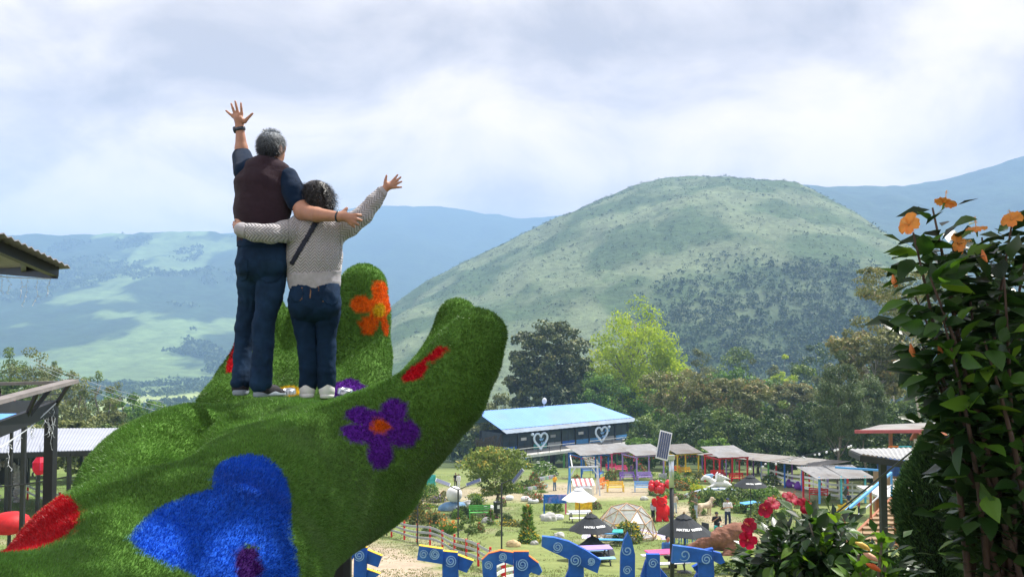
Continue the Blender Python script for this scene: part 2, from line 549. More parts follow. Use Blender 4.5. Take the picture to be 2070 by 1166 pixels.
# ================================================================== LAND
_gy = np.array([-60, -6, 0, 5, 10, 22, 32, 40, 46, 55, 67, 80, 95, 128, 150, 200, 300, 450, 700, 1100, 1600, 2500, 5000.])
_gz = np.array([-1.2, -1.6, -1.8, -3.3, -4.9, -7.2, -9.2, -10.6, -11.5, -12.5, -14.2, -14.9, -16.2, -20.4, -23.4, -30, -46, -60, -72, -82, -86, -92, -100.])
def _prof(Y):
    s = 0
    for o in (-0.06, -0.03, 0, 0.03, 0.06):
        s = s + np.interp(Y * (1 + o) + o * 10, _gy, _gz)
    return s / 5
def zg(X, Y):
    X = np.asarray(X, float); Y = np.asarray(Y, float)
    z = _prof(Y)
    z = z + 2.2 * sstep(-12, -30, X) * sstep(25, 45, Y) * (1 - sstep(85, 120, Y))
    # terrace of the viewpoint on the right
    z = z + 1.5 * sstep(0.4, 2.5, X) * (1 - sstep(7, 16, Y)) * sstep(2, 5, Y)
    am = 0.12 * sstep(12, 30, Y) + 0.8 * sstep(150, 250, Y) + 6 * sstep(500, 1200, Y)
    z = z + am * (fbm(X / 9.0 / (1 + 10 * sstep(150, 600, Y)), Y / 9.0 / (1 + 10 * sstep(150, 600, Y)), 4, 3) - 0.5)
    return CZ + z
def G(px, py, ymin=8, ymax=400):
    """where the sight line through a pixel meets the ground"""
    d = ray(px, py)
    Ys = np.geomspace(ymin, ymax, 700)
    z = CZ + d[2] * Ys; g = zg(d[0] * Ys, Ys)
    k = np.argmax(z < g)
    if z[k] >= g[k]: k = len(Ys) - 1
    k = max(k, 1)
    a = z[k - 1] - g[k - 1]; b = z[k] - g[k]
    t = a / (a - b + 1e-9); Y = Ys[k - 1] + (Ys[k] - Ys[k - 1]) * np.clip(t, 0, 1)
    X = d[0] * Y
    return np.array([X, Y, float(zg(X, Y))])
def onground(X, Y, dz=0.0): return np.array([X, Y, float(zg(X, Y)) + dz])
def pxm(Y): return FPX / Y           # photo pixels per metre at depth Y

def vcol_mat(name, rough=0.9, noise=(0.35, 2.2), amt=0.22, bump=0.3, bdist=0.05, haze=None):
    m = bpy.data.materials.new(name); m.use_nodes = True
    t = m.node_tree; b = t.nodes['Principled BSDF']
    b.inputs['Roughness'].default_value = rough; b.inputs['Specular IOR Level'].default_value = 0.15
    at = N(t, 'ShaderNodeAttribute', attribute_name='Col')
    co = N(t, 'ShaderNodeTexCoord')
    prev = at.outputs['Color']
    for i, s in enumerate(noise):
        no = N(t, 'ShaderNodeTexNoise'); no.inputs['Scale'].default_value = s; no.inputs['Detail'].default_value = 8; no.inputs['Roughness'].default_value = 0.62
        t.links.new(co.outputs['Object'], no.inputs['Vector'])
        mr = N(t, 'ShaderNodeMapRange'); mr.inputs[1].default_value = 0.3; mr.inputs[2].default_value = 0.7; mr.inputs[3].default_value = 1 - amt; mr.inputs[4].default_value = 1 + amt
        t.links.new(no.outputs['Fac'], mr.inputs[0])
        vm = N(t, 'ShaderNodeVectorMath', operation='SCALE')
        t.links.new(prev, vm.inputs[0]); t.links.new(mr.outputs[0], vm.inputs['Scale']); prev = vm.outputs[0]
    t.links.new(prev, b.inputs['Base Color'])
    bp = N(t, 'ShaderNodeBump'); bp.inputs['Strength'].default_value = bump; bp.inputs['Distance'].default_value = bdist
    t.links.new(no.outputs['Fac'], bp.inputs['Height']); t.links.new(bp.outputs[0], b.inputs['Normal'])
    return m

def build_ground():
    Y = np.unique(np.concatenate([np.linspace(-60, 12, 30), np.linspace(12, 30, 50), np.linspace(30, 110, 230), np.geomspace(110, 240, 90), np.geomspace(240, 3200, 140)]))
    nc = 361
    u = np.linspace(-1, 1, nc); u = 0.62 * u + 0.75 * np.sign(u) * np.abs(u) ** 5
    YY, UU = np.meshgrid(Y, u, indexing='ij')
    XX = UU * (np.maximum(YY, 0) + 14 + 0.3 * np.abs(np.minimum(YY, 0)))
    ZZ = zg(XX, YY)
    V = np.stack([XX, YY, ZZ], -1).reshape(-1, 3)
    nr = len(Y)
    i, j = np.meshgrid(np.arange(nr - 1), np.arange(nc - 1), indexing='ij')
    a = (i * nc + j).ravel()
    F = np.stack([a, a + 1, a + nc + 1, a + nc], 1)
    x, y = V[:, 0], V[:, 1]
    px, py = proj(V)
    grass = np.array([0.225, 0.245, 0.09]); lush = np.array([0.10, 0.165, 0.04]); dirt = np.array([0.42, 0.34, 0.25]); wood = np.array([0.06, 0.085, 0.03])
    n1 = fbm(x / 5, y / 5, 5, 21); n2 = fbm(x / 1.3, y / 1.3, 4, 33); n3 = fbm(x / 14, y / 14, 4, 5)
    c = grass[None] * (1 - n1[:, None]) + lush[None] * n1[:, None]
    def blend(c, k, m): return c * (1 - m[:, None]) + np.asarray(k)[None] * m[:, None]
    dm = np.zeros(len(V))
    front = y > 12
    def zone(poly, soft=14):
        # distance-free softness: average the inside test over jittered pixels
        s = np.zeros(len(V))
        for k in range(9):
            ox = (n2 - 0.5) * 60 + math.cos(k * 0.7) * soft; oy = (n1 - 0.5) * 26 + math.sin(k * 0.7) * soft * 0.4
            s += in_poly(px + ox, py + oy, poly)
        return s / 9 * front
    dm = np.maximum(dm, zone([(560, 1240), (640, 1130), (720, 1098), (790, 1108), (880, 1138), (920, 1240)]))
    dm = np.maximum(dm, 0.85 * zone([(1080, 975), (1180, 972), (1330, 980), (1330, 1002), (1200, 1005), (1100, 1000)]))
    dm = np.maximum(dm, 0.8 * zone([(1340, 1022), (1400, 1020), (1440, 1040), (1500, 1062), (1560, 1090), (1560, 1110), (1480, 1080), (1420, 1062), (1345, 1042)]))
    dm = np.maximum(dm, 0.75 * zone([(760, 1000), (900, 985), (1100, 985), (1110, 1008), (960, 1012), (860, 1020), (780, 1040)]))
    dm = np.maximum(dm, 0.8 * zone([(1560, 985), (1640, 990), (1650, 1010), (1580, 1005)]))
    dm = np.maximum(dm, 0.45 * sstep(0.57, 0.70, n1 * 0.6 + n2 * 0.4) * sstep(20, 30, y) * (1 - sstep(100, 120, y)))
    c = blend(c, dirt * 0.9, np.clip(dm, 0, 1))
    c = blend(c, lush, 0.8 * sstep(0, -1, x) * sstep(-18, -24, x) * sstep(40, 50, y) * (1 - sstep(70, 90, y)))
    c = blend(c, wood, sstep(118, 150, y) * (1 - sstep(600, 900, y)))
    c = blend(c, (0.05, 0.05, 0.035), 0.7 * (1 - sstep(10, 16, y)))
    # darker leaf-litter under the wood edge on the right
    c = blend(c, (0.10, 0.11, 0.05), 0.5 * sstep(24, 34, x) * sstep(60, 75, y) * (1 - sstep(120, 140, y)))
    # valley meadows
    mea = np.array([0.30, 0.36, 0.13]); pat = fbm(x / 130, y / 260, 4, 9)
    meadow = mea[None] * (0.75 + 0.5 * fbm(x / 60, y / 200, 4, 14)[:, None])
    meadow = np.where((pat > 0.60)[:, None], np.array([[0.12, 0.17, 0.06]]), meadow)
    w = sstep(500, 800, y)[:, None]
    c = c * (1 - w) + meadow * w
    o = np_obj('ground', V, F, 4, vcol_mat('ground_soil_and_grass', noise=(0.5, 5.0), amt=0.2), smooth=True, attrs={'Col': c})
    o['kind'] = 'structure'
build_ground()

def grass_tufts():
    rg = np.random.default_rng(31); n = 95000
    y = 24 + 84 * rg.random(n) ** 1.3; x = rg.uniform(-0.62, 0.62, n) * y
    k = fbm(x / 5, y / 5, 5, 21) * 0.7 + 0.3 * fbm(x / 1.3, y / 1.3, 4, 33) > 0.43 + 0.12 * rg.random(n); x, y = x[k], y[k]; n = len(x)
    p = np.repeat(np.stack([x, y, zg(x, y) - 0.01], 1), 3, 0) + rg.normal(size=(3 * n, 3)) * np.array([0.07, 0.07, 0])
    d = np.stack([rg.normal(size=3 * n) * 0.5, rg.normal(size=3 * n) * 0.5, np.ones(3 * n)], 1)
    tag(leaves_obj('lawn_grass', p, d, rand_unit(3 * n, rg), rg.uniform(0.04, 0.10, 3 * n), 0.035, leafmat('lawn_blades', (0.16, 0.20, 0.065), (0.26, 0.27, 0.10), (0.38, 0.36, 0.18), trans=0.4), None, kind='stuff'), 'short uneven grass of the garden lawns', 'grass')
grass_tufts()

# ------------------------------------------------------------------ ranges of hills
def hill_range(name, sky, yb, yr, zb, colfn, prof=lambda t: np.sin(t * pi / 2), amp=20, fs=1.0, seed=1, nx=300, nt=130, material=None, gully=1.0):
    """a mountain flank rising from depth yb to its crest at depth yr; sky = crest line (photo px)"""
    sx = np.array([p[0] for p in sky], float); sy = np.array([p[1] for p in sky], float)
    px = np.linspace(sx[0], sx[-1], nx)
    py = np.interp(px, sx, sy)
    k = np.hanning(9); k /= k.sum(); py = np.convolve(np.pad(py, 4, 'edge'), k, 'valid')
    t = np.concatenate([np.linspace(0, 1, nt), np.linspace(1.02, 1.5, 14)])
    TT, PX = np.meshgrid(t, px, indexing='ij'); PY = np.broadcast_to(py, PX.shape)
    YB = yb(PX) if callable(yb) else np.full(PX.shape, float(yb)); YR = yr(PX) if callable(yr) else np.full(PX.shape, float(yr))
    Y = YB + (YR - YB) * TT
    X = (PX - CX) / FPX * YR * (0.5 + 0.5 * (Y / YR))
    ze = ((CY + 77) - PY) / FPX * YR * (1 + 0.0)
    S = np.where(TT <= 1, prof(np.minimum(TT, 1)), 1 - 0.7 * (TT - 1))
    Z = zb + (ze - zb) * S
    g = fbm(X / (260 * fs), Y / (420 * fs), 5, seed) - 0.5
    rid = np.abs(fbm(X / (150 * fs) + 3, Y / (500 * fs), 5, seed + 7) - 0.5) * 2
    env = np.clip(S * 1.3, 0, 1) * (1 - 0.86 * sstep(0.75, 1.0, TT) * (TT <= 1.0))
    Z = Z + amp * env * (g * 1.6 - gully * (0.5 - rid) * 0.8)
    Z = Z + amp * 0.10 * (fbm(X / (18 * fs), Y / (18 * fs), 3, seed + 3) - 0.5) * np.clip(S * 3, 0, 1)
    V = np.stack([X, Y, CZ + Z], -1).reshape(-1, 3)
    nr = len(t)
    i, j = np.meshgrid(np.arange(nr - 1), np.arange(nx - 1), indexing='ij')
    a = (i * nx + j).ravel()
    F = np.stack([a, a + 1, a + nx + 1, a + nx], 1)
    c = colfn(V, TT.ravel(), PX.ravel())
    o = np_obj(name, V, F, 4, material, smooth=True, attrs={'Col': c})
    o['kind'] = 'structure'
    return o, V.reshape(nr, nx, 3), TT

FOREST = np.array([0.026, 0.052, 0.022]); MEADOW = np.array([0.15, 0.22, 0.08]); SCRUB = np.array([0.145, 0.185, 0.095])
def _mix(a, b, m): return a * (1 - m[:, None]) + b * m[:, None]
def c_left(V, t, px):
    x, y = V[:, 0], V[:, 1]
    f = fbm(x / 170, y / 300, 6, 41)
    b = sstep(260, 480, px) * 0.13 + sstep(0.30, 0.05, t) * 0.16 - sstep(0.5, 0.95, t) * 0.05
    m = sstep(0.50, 0.56, f * 0.85 + b * 0.9 - 0.03)
    cc = _mix(FOREST[None] * (0.75 + 0.5 * fbm(x / 25, y / 25, 3, 4)[:, None]), MEADOW[None] * (0.7 + 0.5 * fbm(x / 70, y / 90, 3, 8)[:, None]), m)
    return cc
def c_forest(V, t, px):
    x, y = V[:, 0], V[:, 1]
    return FOREST[None] * (0.6 + 0.8 * fbm(x / 30, y / 30, 4, 14)[:, None])
def c_hill(V, t, px):
    x, y = V[:, 0], V[:, 1]
    f = fbm(x / 45, y / 60, 5, 61)
    m = sstep(0.36, 0.62, f)
    cc = _mix(np.array([0.062, 0.105, 0.040])[None] + 0 * V, SCRUB[None] * 1.0 + 0 * V, m)
    dark = sstep(0.37, 0.14, t + 0.22 * (fbm(x / 60, y / 60, 4, 77) - 0.5)) * sstep(1250, 1420, px)
    cc = _mix(cc, FOREST[None] * 1.2 + 0 * V, dark)
    crown = sstep(0.80, 0.92, t + 0.3 * (fbm(x / 40, y / 40, 3, 5) - 0.5)) * sstep(1560, 1440, px) * 0.75
    cc = _mix(cc, np.array([0.075, 0.115, 0.045])[None] + 0 * V, crown)
    return cc
mtM = vcol_mat('mountain_forest', noise=(0.012, 0.05), amt=0.25, bump=0.6, bdist=6)
mtH = vcol_mat('hill_scrub', noise=(0.03, 0.16), amt=0.22, bump=0.7, bdist=3)
left_mt = hill_range('mountain_left', [(-900, 430), (-300, 455), (0, 478), (60, 470), (120, 476), (250, 468), (330, 466), (400, 463), (480, 470), (560, 500), (640, 560), (720, 640), (790, 720)], 1250, 3000, -84, c_left, amp=95, fs=1.7, seed=5, material=mtM, prof=lambda t: 0.25 * t + 0.75 * t ** 1.6)
mid_mt = hill_range('mountain_middle', [(-900, 480), (200, 490), (480, 468), (620, 432), (700, 418), (800, 412), (900, 416), (1000, 436), (1060, 442), (1130, 434), (1300, 425), (1700, 430), (2000, 440)], 2100, 4300, -90, c_forest, amp=120, fs=2.2, seed=15, nx=200, nt=80, material=mtM, prof=lambda t: t ** 1.25)
right_mt = hill_range('mountain_right', [(1300, 420), (1480, 385), (1600, 372), (1680, 377), (1750, 374), (1850, 371), (1920, 358), (1990, 335), (2070, 314), (2200, 290), (2700, 240), (3300, 230)], 900, 2600, -60, c_forest, amp=75, fs=1.6, seed=25, nx=220, nt=90, material=mtM, prof=lambda t: t ** 1.1)
hill = hill_range('hill', [(640, 740), (720, 690), (800, 622), (870, 568), (940, 528), (1000, 499), (1100, 455), (1200, 409), (1280, 374), (1340, 361), (1400, 357), (1450, 358), (1510, 363), (1570, 373), (1640, 408), (1720, 448), (1790, 492), (1850, 534), (1950, 590), (2100, 650), (2300, 690)],
                  lambda p: 480 + 0.0 * p, lambda p: 1250 - 0.0 * p, -70, c_hill, amp=24, fs=0.6, seed=35, nx=420, nt=200, material=mtH, prof=lambda t: 0.35 * t + 0.65 * np.sin(t * pi / 2), gully=0.8)

# shrubs and trees that read as one mass on the hill and in the valley
def puff_field(name, label, cat, base, size, mt, seed=0, per=14, squash=0.8, lf=(0.3, 0.52)):
    """many small leafy clumps as one object; base (n,3), size (n,)"""
    rng = np.random.default_rng(seed)
    n = len(base)
    dirs = rand_unit(n * per, rng).reshape(n, per, 3); dirs[..., 2] = np.abs(dirs[..., 2])
    p = base[:, None] + dirs * (size[:, None, None] * np.array([0.5, 0.5, squash * 0.55])) * rng.uniform(0.65, 1.0, (n, per, 1)) + np.array([0, 0, 0.18]) * size[:, None, None]
    p = p.reshape(-1, 3); d = rand_unit(n * per, rng)
    nr = dirs.reshape(-1, 3) + 0.5 * rand_unit(n * per, rng)
    L = np.repeat(size, per) * rng.uniform(*lf, n * per)
    v = np.repeat(rng.random(n), per) * 0.7 + 0.3 * rng.random(n * per)
    o = leaves_obj(name, p - d * L[:, None] * 0.5, d, nr, L, L * 0.8, mt, None, kind='stuff', v=v)
    return tag(o, label, cat)
def pick(VV, TT, n, fn, seed):
    rng = np.random.default_rng(seed)
    a, b = VV.shape[:2]
    i = rng.uniform(0, a - 16, n); j = rng.uniform(0, b - 1.01, n)
    i0 = i.astype(int); j0 = j.astype(int); fi = (i - i0)[:, None]; fj = (j - j0)[:, None]
    p = (VV[i0, j0] * (1 - fi) + VV[i0 + 1, j0] * fi) * (1 - fj) + (VV[i0, j0 + 1] * (1 - fi) + VV[i0 + 1, j0 + 1] * fi) * fj
    t = TT[i0, j0]
    px, py = proj(p)
    keep = rng.random(n) < fn(p, t, px, py)
    return p[keep], t[keep], px[keep], py[keep], rng
lm_far = leafmat('far_shrub_foliage', (0.06, 0.09, 0.045), (0.11, 0.145, 0.065), (0.18, 0.21, 0.10), trans=0.15, spec=0.1)
lm_wood = leafmat('far_wood_foliage', (0.03, 0.06, 0.02), (0.075, 0.12, 0.04), (0.13, 0.17, 0.06), trans=0.2, spec=0.1)
p, t, px, py, rg = pick(hill[1], hill[2], 26000, lambda p, t, px, py: 0.55 * (0.35 + 0.9 * fbm(p[:, 0] / 40, p[:, 1] / 40, 3, 2)) * (1 - 0.6 * sstep(1100, 800, px)), 3)
puff_field('hillside_shrubs', 'scattered dark shrubs dotted over the round hill', 'shrubs', p, rg.uniform(1.0, 2.9, len(p)) * (1 + 1.3 * rg.random(len(p)) ** 8), lm_far, 4, per=11, lf=(0.2, 0.38))
p, t, px, py, rg = pick(hill[1], hill[2], 60000, lambda p, t, px, py: sstep(0.36, 0.12, t + 0.25 * (fbm(p[:, 0] / 60, p[:, 1] / 60, 4, 77) - 0.5)) * sstep(1240, 1400, px) * (px < 2150), 5)
puff_field('hill_foot_wood', 'dense bluish green wood covering the foot of the round hill', 'wood', p, rg.uniform(3.5, 7.0, len(p)), lm_wood, 6, per=11, lf=(0.22, 0.4))
# valley tree clumps on the left mountain and the meadows
p, t, px, py, rg = pick(left_mt[1], left_mt[2], 60000, lambda p, t, px, py: (px > -100) * (px < 760) * sstep(0.56, 0.62, fbm(p[:, 0] / 110, p[:, 1] / 160, 4, 91)) * (0.35 + 0.6 * (t < 0.35)), 7)
puff_field('valley_wood', 'hazy clumps of trees among the pale valley meadows', 'wood', p, rg.uniform(10, 22, len(p)), lm_wood, 8, per=7)
rg = np.random.default_rng(12)
x = rg.uniform(-900, -60, 9000); y = rg.uniform(480, 1500, 9000)
k = fbm(x / 90, y / 140, 4, 95) > 0.585
p = np.stack([x, y, zg(x, y)], 1)[k]
puff_field('meadow_tree_rows', 'rows of rounded trees between the light green valley fields', 'wood', p, rg.uniform(7, 14, len(p)), lm_wood, 9, per=9)

rg = np.random.default_rng(21)
y = rg.uniform(185, 560, 5200); x = rg.uniform(-0.09, 0.75, 5200) * y
k = rg.random(5200) < 0.75
p = np.stack([x, y, zg(x, y)], 1)[k]
puff_field('valley_floor_wood', 'dense green wood filling the ground between garden and hill', 'wood', p, rg.uniform(6, 12, len(p)), lm_wood, 19, per=16, squash=1.2, lf=(0.14, 0.26))
rg = np.random.default_rng(22)
y = rg.uniform(150, 420, 1500); x = rg.uniform(-0.72, -0.28, 1500) * y
p = np.stack([x, y, zg(x, y)], 1)
puff_field('valley_slope_wood', 'green wood on the slope below the white roof', 'wood', p, rg.uniform(5, 10, len(p)), lm_wood, 29, per=16, squash=1.1, lf=(0.14, 0.26))

# ------------------------------------------------------------------ haze
def build_haze():
    m = bpy.data.materials.new('valley_haze'); m.use_nodes = True
    t = m.node_tree
    t.nodes.remove(t.nodes['Principled BSDF'])
    pv = N(t, 'ShaderNodeVolumePrincipled')
    pv.inputs['Color'].default_value = (0.38, 0.61, 1.0, 1)
    pv.inputs['Density'].default_value = 0.00032
    pv.inputs['Anisotropy'].default_value = 0.0
    t.links.new(pv.outputs[0], t.nodes['Material Output'].inputs['Volume'])
    b = MB().box((0, 3200, CZ + 205), (14000, 8000, 700))
    o = b.build('haze', m, kind='stuff')
    tag(o, 'thin pale blue haze lying over the whole valley', 'haze')
build_haze()
# ================================================================== THE GIANT TURF HAND
def build_hand():
    rel = lambda x, y, z: np.array([x, y, CZ + z])
    S = SDF((-3.6, -0.6, CZ - 3.6), (0.9, 8.4, CZ + 1.2), 0.035)
    X1 = (1, 0, 0)
    # forearm and wrist
    S.ecap(rel(-2.1, 0.1, -2.6), rel(-1.66, 2.4, -1.22), (0.50, 0.50), (0.52, 0.47), X1)
    S.ecap(rel(-1.66, 2.4, -1.22), rel(-1.40, 3.7, -1.10), (0.52, 0.45), (0.54, 0.38), X1, k=0.4)
    # palm
    S.ecap(rel(-1.50, 3.9, -1.08), rel(-1.41, 5.2, -0.86), (0.60, 0.36), (0.80, 0.335), X1, k=0.5)
    S.ecap(rel(-1.41, 5.2, -0.86), rel(-1.37, 6.3, -0.79), (0.80, 0.335), (0.82, 0.325), X1, k=0.4)
    # heel of the palm: little-finger side mound and thumb mound with a crease between
    S.ell(rel(-1.86, 5.0, -0.83), (0.42, 0.80, 0.36), k=0.14)
    S.ell(rel(-1.16, 4.7, -0.86), (0.44, 0.92, 0.37), Euler((0, 0, R(-14))), k=0.12)
    # crease between the two mounds
    cr = [P(462, 822, 5.35), P(420, 850, 5.05), P(372, 905, 4.6), P(330, 960, 4.15)]
    for a, b in zip(cr[:-1], cr[1:]): S.cap(a + np.array([0, 0, 0.03]), b + np.array([0, 0, 0.03]), 0.045, 0.045, k=0.16, cut=True)
    # thumb
    th = [P(690, 935, 4.85), P(755, 903, 4.95), P(828, 856, 5.0), P(903, 790, 5.0), P(940, 722, 5.02), P(966, 672, 5.05)]
    S.chain(th, [0.30, 0.285, 0.25, 0.212, 0.182, 0.146], k=0.2)
    S.chain([P(978, 745, 5.1), P(997, 672, 5.15)], [0.085, 0.085], k=0.06)
    # fingers: index beside the thumb, then the other three
    S.chain([P(835, 825, 5.8), P(884, 742, 6.25), P(914, 685, 6.5), P(924, 642, 6.6)], [0.20, 0.165, 0.16, 0.15], k=0.02)
    S.chain([P(730, 830, 6.6), P(734, 720, 7.0), P(735, 640, 7.05), P(735, 580, 7.1)], [0.24, 0.205, 0.195, 0.19], k=0.15)
    S.chain([P(620, 820, 6.6), P(622, 735, 7.0), P(632, 660, 7.1), P(634, 625, 7.15)], [0.30, 0.20, 0.185, 0.17], k=0.12)
    S.chain([P(524, 820, 6.6), P(530, 720, 6.95), P(531, 650, 7.0), P(531, 625, 7.0)], [0.24, 0.185, 0.175, 0.16], k=0.12)
    # root of the little finger, low on the far left
    S.chain([P(470, 830, 6.5), P(487, 770, 6.75), P(500, 715, 6.9)], [0.26, 0.17, 0.10], k=0.12)
    V, Q = S.mesh()
    V = relax(V, Q, 3, 0.5)
    n = vert_normals(V, Q)
    # soft unevenness of the stuffed form
    V = V + n * (0.018 * (fbm(V[:, 0] * 2.2 + V[:, 2] * 1.3, V[:, 1] * 2.2, 3, 8) - 0.5)[:, None])
    return V, Q

HV, HQ = build_hand()
HN = vert_normals(HV, HQ)
print('hand', len(HV), time.time() - T00)

def c4(pts):  # crop coordinates (x2.332, origin 560,500) -> photo px
    return [(560 + x / 2.332, 500 + y / 2.332) for x, y in pts]
def ellp(cx, cy, rx, ry, rot=0, n=20):
    return [(cx + rx * math.cos(t) * math.cos(rot) - ry * math.sin(t) * math.sin(rot), cy + rx * math.cos(t) * math.sin(rot) + ry * math.sin(t) * math.cos(rot)) for t in np.linspace(0, 2 * pi, n, endpoint=False)]
# each flower: name, label, list of petal outlines, centre outline, depth range, petal colour, centre colour
FL = [
    ('blue', 'big royal blue turf flower with dark purple heart on the wrist',
     [smooth_poly([(263, 1088), (275, 1065), (310, 1035), (350, 1012), (400, 998), (434, 997), (500, 1090), (440, 1180), (394, 1164), (330, 1135), (280, 1112)]),
      smooth_poly([(434, 1000), (429, 968), (440, 940), (470, 925), (510, 919), (545, 930), (570, 955), (585, 1000), (586, 1040), (579, 1078), (500, 1100)]),
      smooth_poly([(579, 1072), (592, 1095), (600, 1130), (598, 1200), (540, 1230), (500, 1140)]),
      smooth_poly([(500, 1120), (540, 1230), (430, 1230), (400, 1165)])],
     ellp(502, 1146, 29, 40), (1.5, 5.2), 'turf_blue', 'turf_deep_purple'),
    ('red', 'dark red turf flower wrapped over the side of the wrist',
     [smooth_poly([(-40, 1085), (30, 1044), (100, 1003), (135, 1003), (155, 1018), (162, 1036), (156, 1058), (130, 1085), (80, 1108), (30, 1117), (-40, 1120)]),
      smooth_poly([(90, 1008), (128, 962), (158, 930), (168, 932), (162, 955), (142, 975), (112, 997)])],
     None, (1.2, 5.2), 'turf_red', None),
    ('purple', 'violet five-petalled turf flower with orange heart below the thumb',
     [smooth_poly(c4(q)) for q in (
         [(322, 790), (345, 765), (390, 750), (440, 756), (475, 780), (480, 840), (400, 835), (345, 815)],
         [(478, 790), (490, 745), (530, 712), (570, 712), (605, 735), (614, 765), (585, 805), (520, 840)],
         [(530, 840), (590, 815), (640, 822), (674, 868), (660, 915), (610, 945), (565, 930), (500, 860)],
         [(490, 860), (545, 940), (548, 985), (520, 1030), (475, 1046), (440, 1028), (425, 980), (432, 925)],
         [(480, 850), (430, 920), (385, 925), (335, 902), (297, 855), (330, 838), (400, 840)])],
     c4(ellp(482, 845, 53, 34)), (3.8, 5.3), 'turf_purple', 'turf_orange'),
    ('red', 'bright red turf petals on the inner side of the thumb',
     [smooth_poly(c4([(585, 620), (610, 592), (650, 555), (690, 535), (705, 562), (690, 602), (650, 626), (605, 632)])),
      smooth_poly(c4([(680, 540), (735, 492), (770, 464), (796, 474), (788, 508), (755, 530), (700, 542)]))],
     None, (4.0, 5.5), 'turf_red', None),
    ('orange', 'orange turf flower with yellow heart on the upright finger',
     [smooth_poly(c4(q)) for q in (ellp(480, 200, 37, 47), ellp(398, 270, 48, 42), ellp(432, 368, 44, 44), ellp(506, 370, 16, 48, -0.15), ellp(512, 270, 22, 50), ellp(478, 285, 46, 60))],
     c4(ellp(482, 296, 30, 34)), (6.0, 8.0), 'turf_orange', 'turf_yellow'),
    ('yellow', 'yellow turf flower round a lamp between the two people',
     [ellp(585, 791, 25, 12)], None, (5.9, 7.2), 'turf_yellow', None),
    ('purple', 'purple turf flower round a lamp beside the white shoes',
     [smooth_poly(c4([(240, 650), (268, 640), (300, 632), (345, 618), (385, 630), (420, 658), (438, 692), (402, 690), (405, 716), (300, 722), (240, 718)]))],
     None, (5.9, 7.2), 'turf_purple', None),
    ('red', 'red turf patch on the little finger behind the dark trousers',
     [smooth_poly([(478, 684), (470, 700), (461, 728), (457, 752), (475, 750), (490, 735), (494, 700)])], None, (6.2, 7.4), 'turf_red', None),
]
TURF = {'turf_green': (0.115, 0.25, 0.042), 'turf_blue': (0.012, 0.10, 0.58), 'turf_deep_purple': (0.045, 0.006, 0.12), 'turf_red': (0.50, 0.006, 0.014),
        'turf_purple': (0.115, 0.018, 0.30), 'turf_orange': (0.78, 0.135, 0.006), 'turf_yellow': (0.72, 0.46, 0.012), 'turf_white': (0.75, 0.77, 0.78)}
def turf_id(p, n):
    """which turf colour a surface point carries"""
    px, py = proj(p)
    view = p - np.array([0, 0, CZ])
    facing = (view * n).sum(1) < 0.12
    fid = np.full(len(p), -1); pid = np.full(len(p), -1)
    for k, (nm, lb, pets, cen, yr, c, cc) in enumerate(FL):
        ok = facing & (p[:, 1] > yr[0]) & (p[:, 1] < yr[1])
        bx0 = min(np.min(np.array(q)[:, 0]) for q in pets) - 5; bx1 = max(np.max(np.array(q)[:, 0]) for q in pets) + 5
        by0 = min(np.min(np.array(q)[:, 1]) for q in pets) - 5; by1 = max(np.max(np.array(q)[:, 1]) for q in pets) + 5
        ok &= (px > bx0) & (px < bx1) & (py > by0) & (py < by1)
        I = np.nonzero(ok)[0]
        for j, q in enumerate(pets):
            m = in_poly(px[I], py[I], q); fid[I[m]] = k; pid[I[m]] = j
        if cen is not None:
            m = in_poly(px[I], py[I], cen); fid[I[m]] = k; pid[I[m]] = 99
    return fid, pid

def turf_mat(name, col):
    """glossy plastic fibres"""
    worn = (0.19, 0.25, 0.13) if name == 'turf_green' else tuple(c * 0.7 + 0.03 for c in col)
    return mat(name, col, rough=0.42, var=0.22, scale=3.0, attr='v', attr_amt=0.55, trans=0.25, spec=0.35, dirt=worn, dirt_amt=0.55)
hand = thing('giant_hand_sculpture', 'giant open hand covered in green artificial turf with bright turf flowers', 'sculpture', (-1.4, 4.6, float(zg(-1.4, 4.6))))
HL = np.array(hand.location)
fid, pid = turf_id(HV, HN)
base_col = np.tile(np.array(TURF['turf_green']) * 0.7, (len(HV), 1))
for k, f in enumerate(FL):
    base_col[fid == k] = np.array(TURF[f[5]]) * 0.85
    if f[6]: base_col[(fid == k) & (pid == 99)] = np.array(TURF[f[6]]) * 0.6
body = np_obj('turf_backing', HV - HL, HQ, 4, vcol_mat('turf_backing', noise=(9.0, 40.0), amt=0.25, bump=0.6, bdist=0.01), hand, smooth=True, attrs={'Col': base_col})

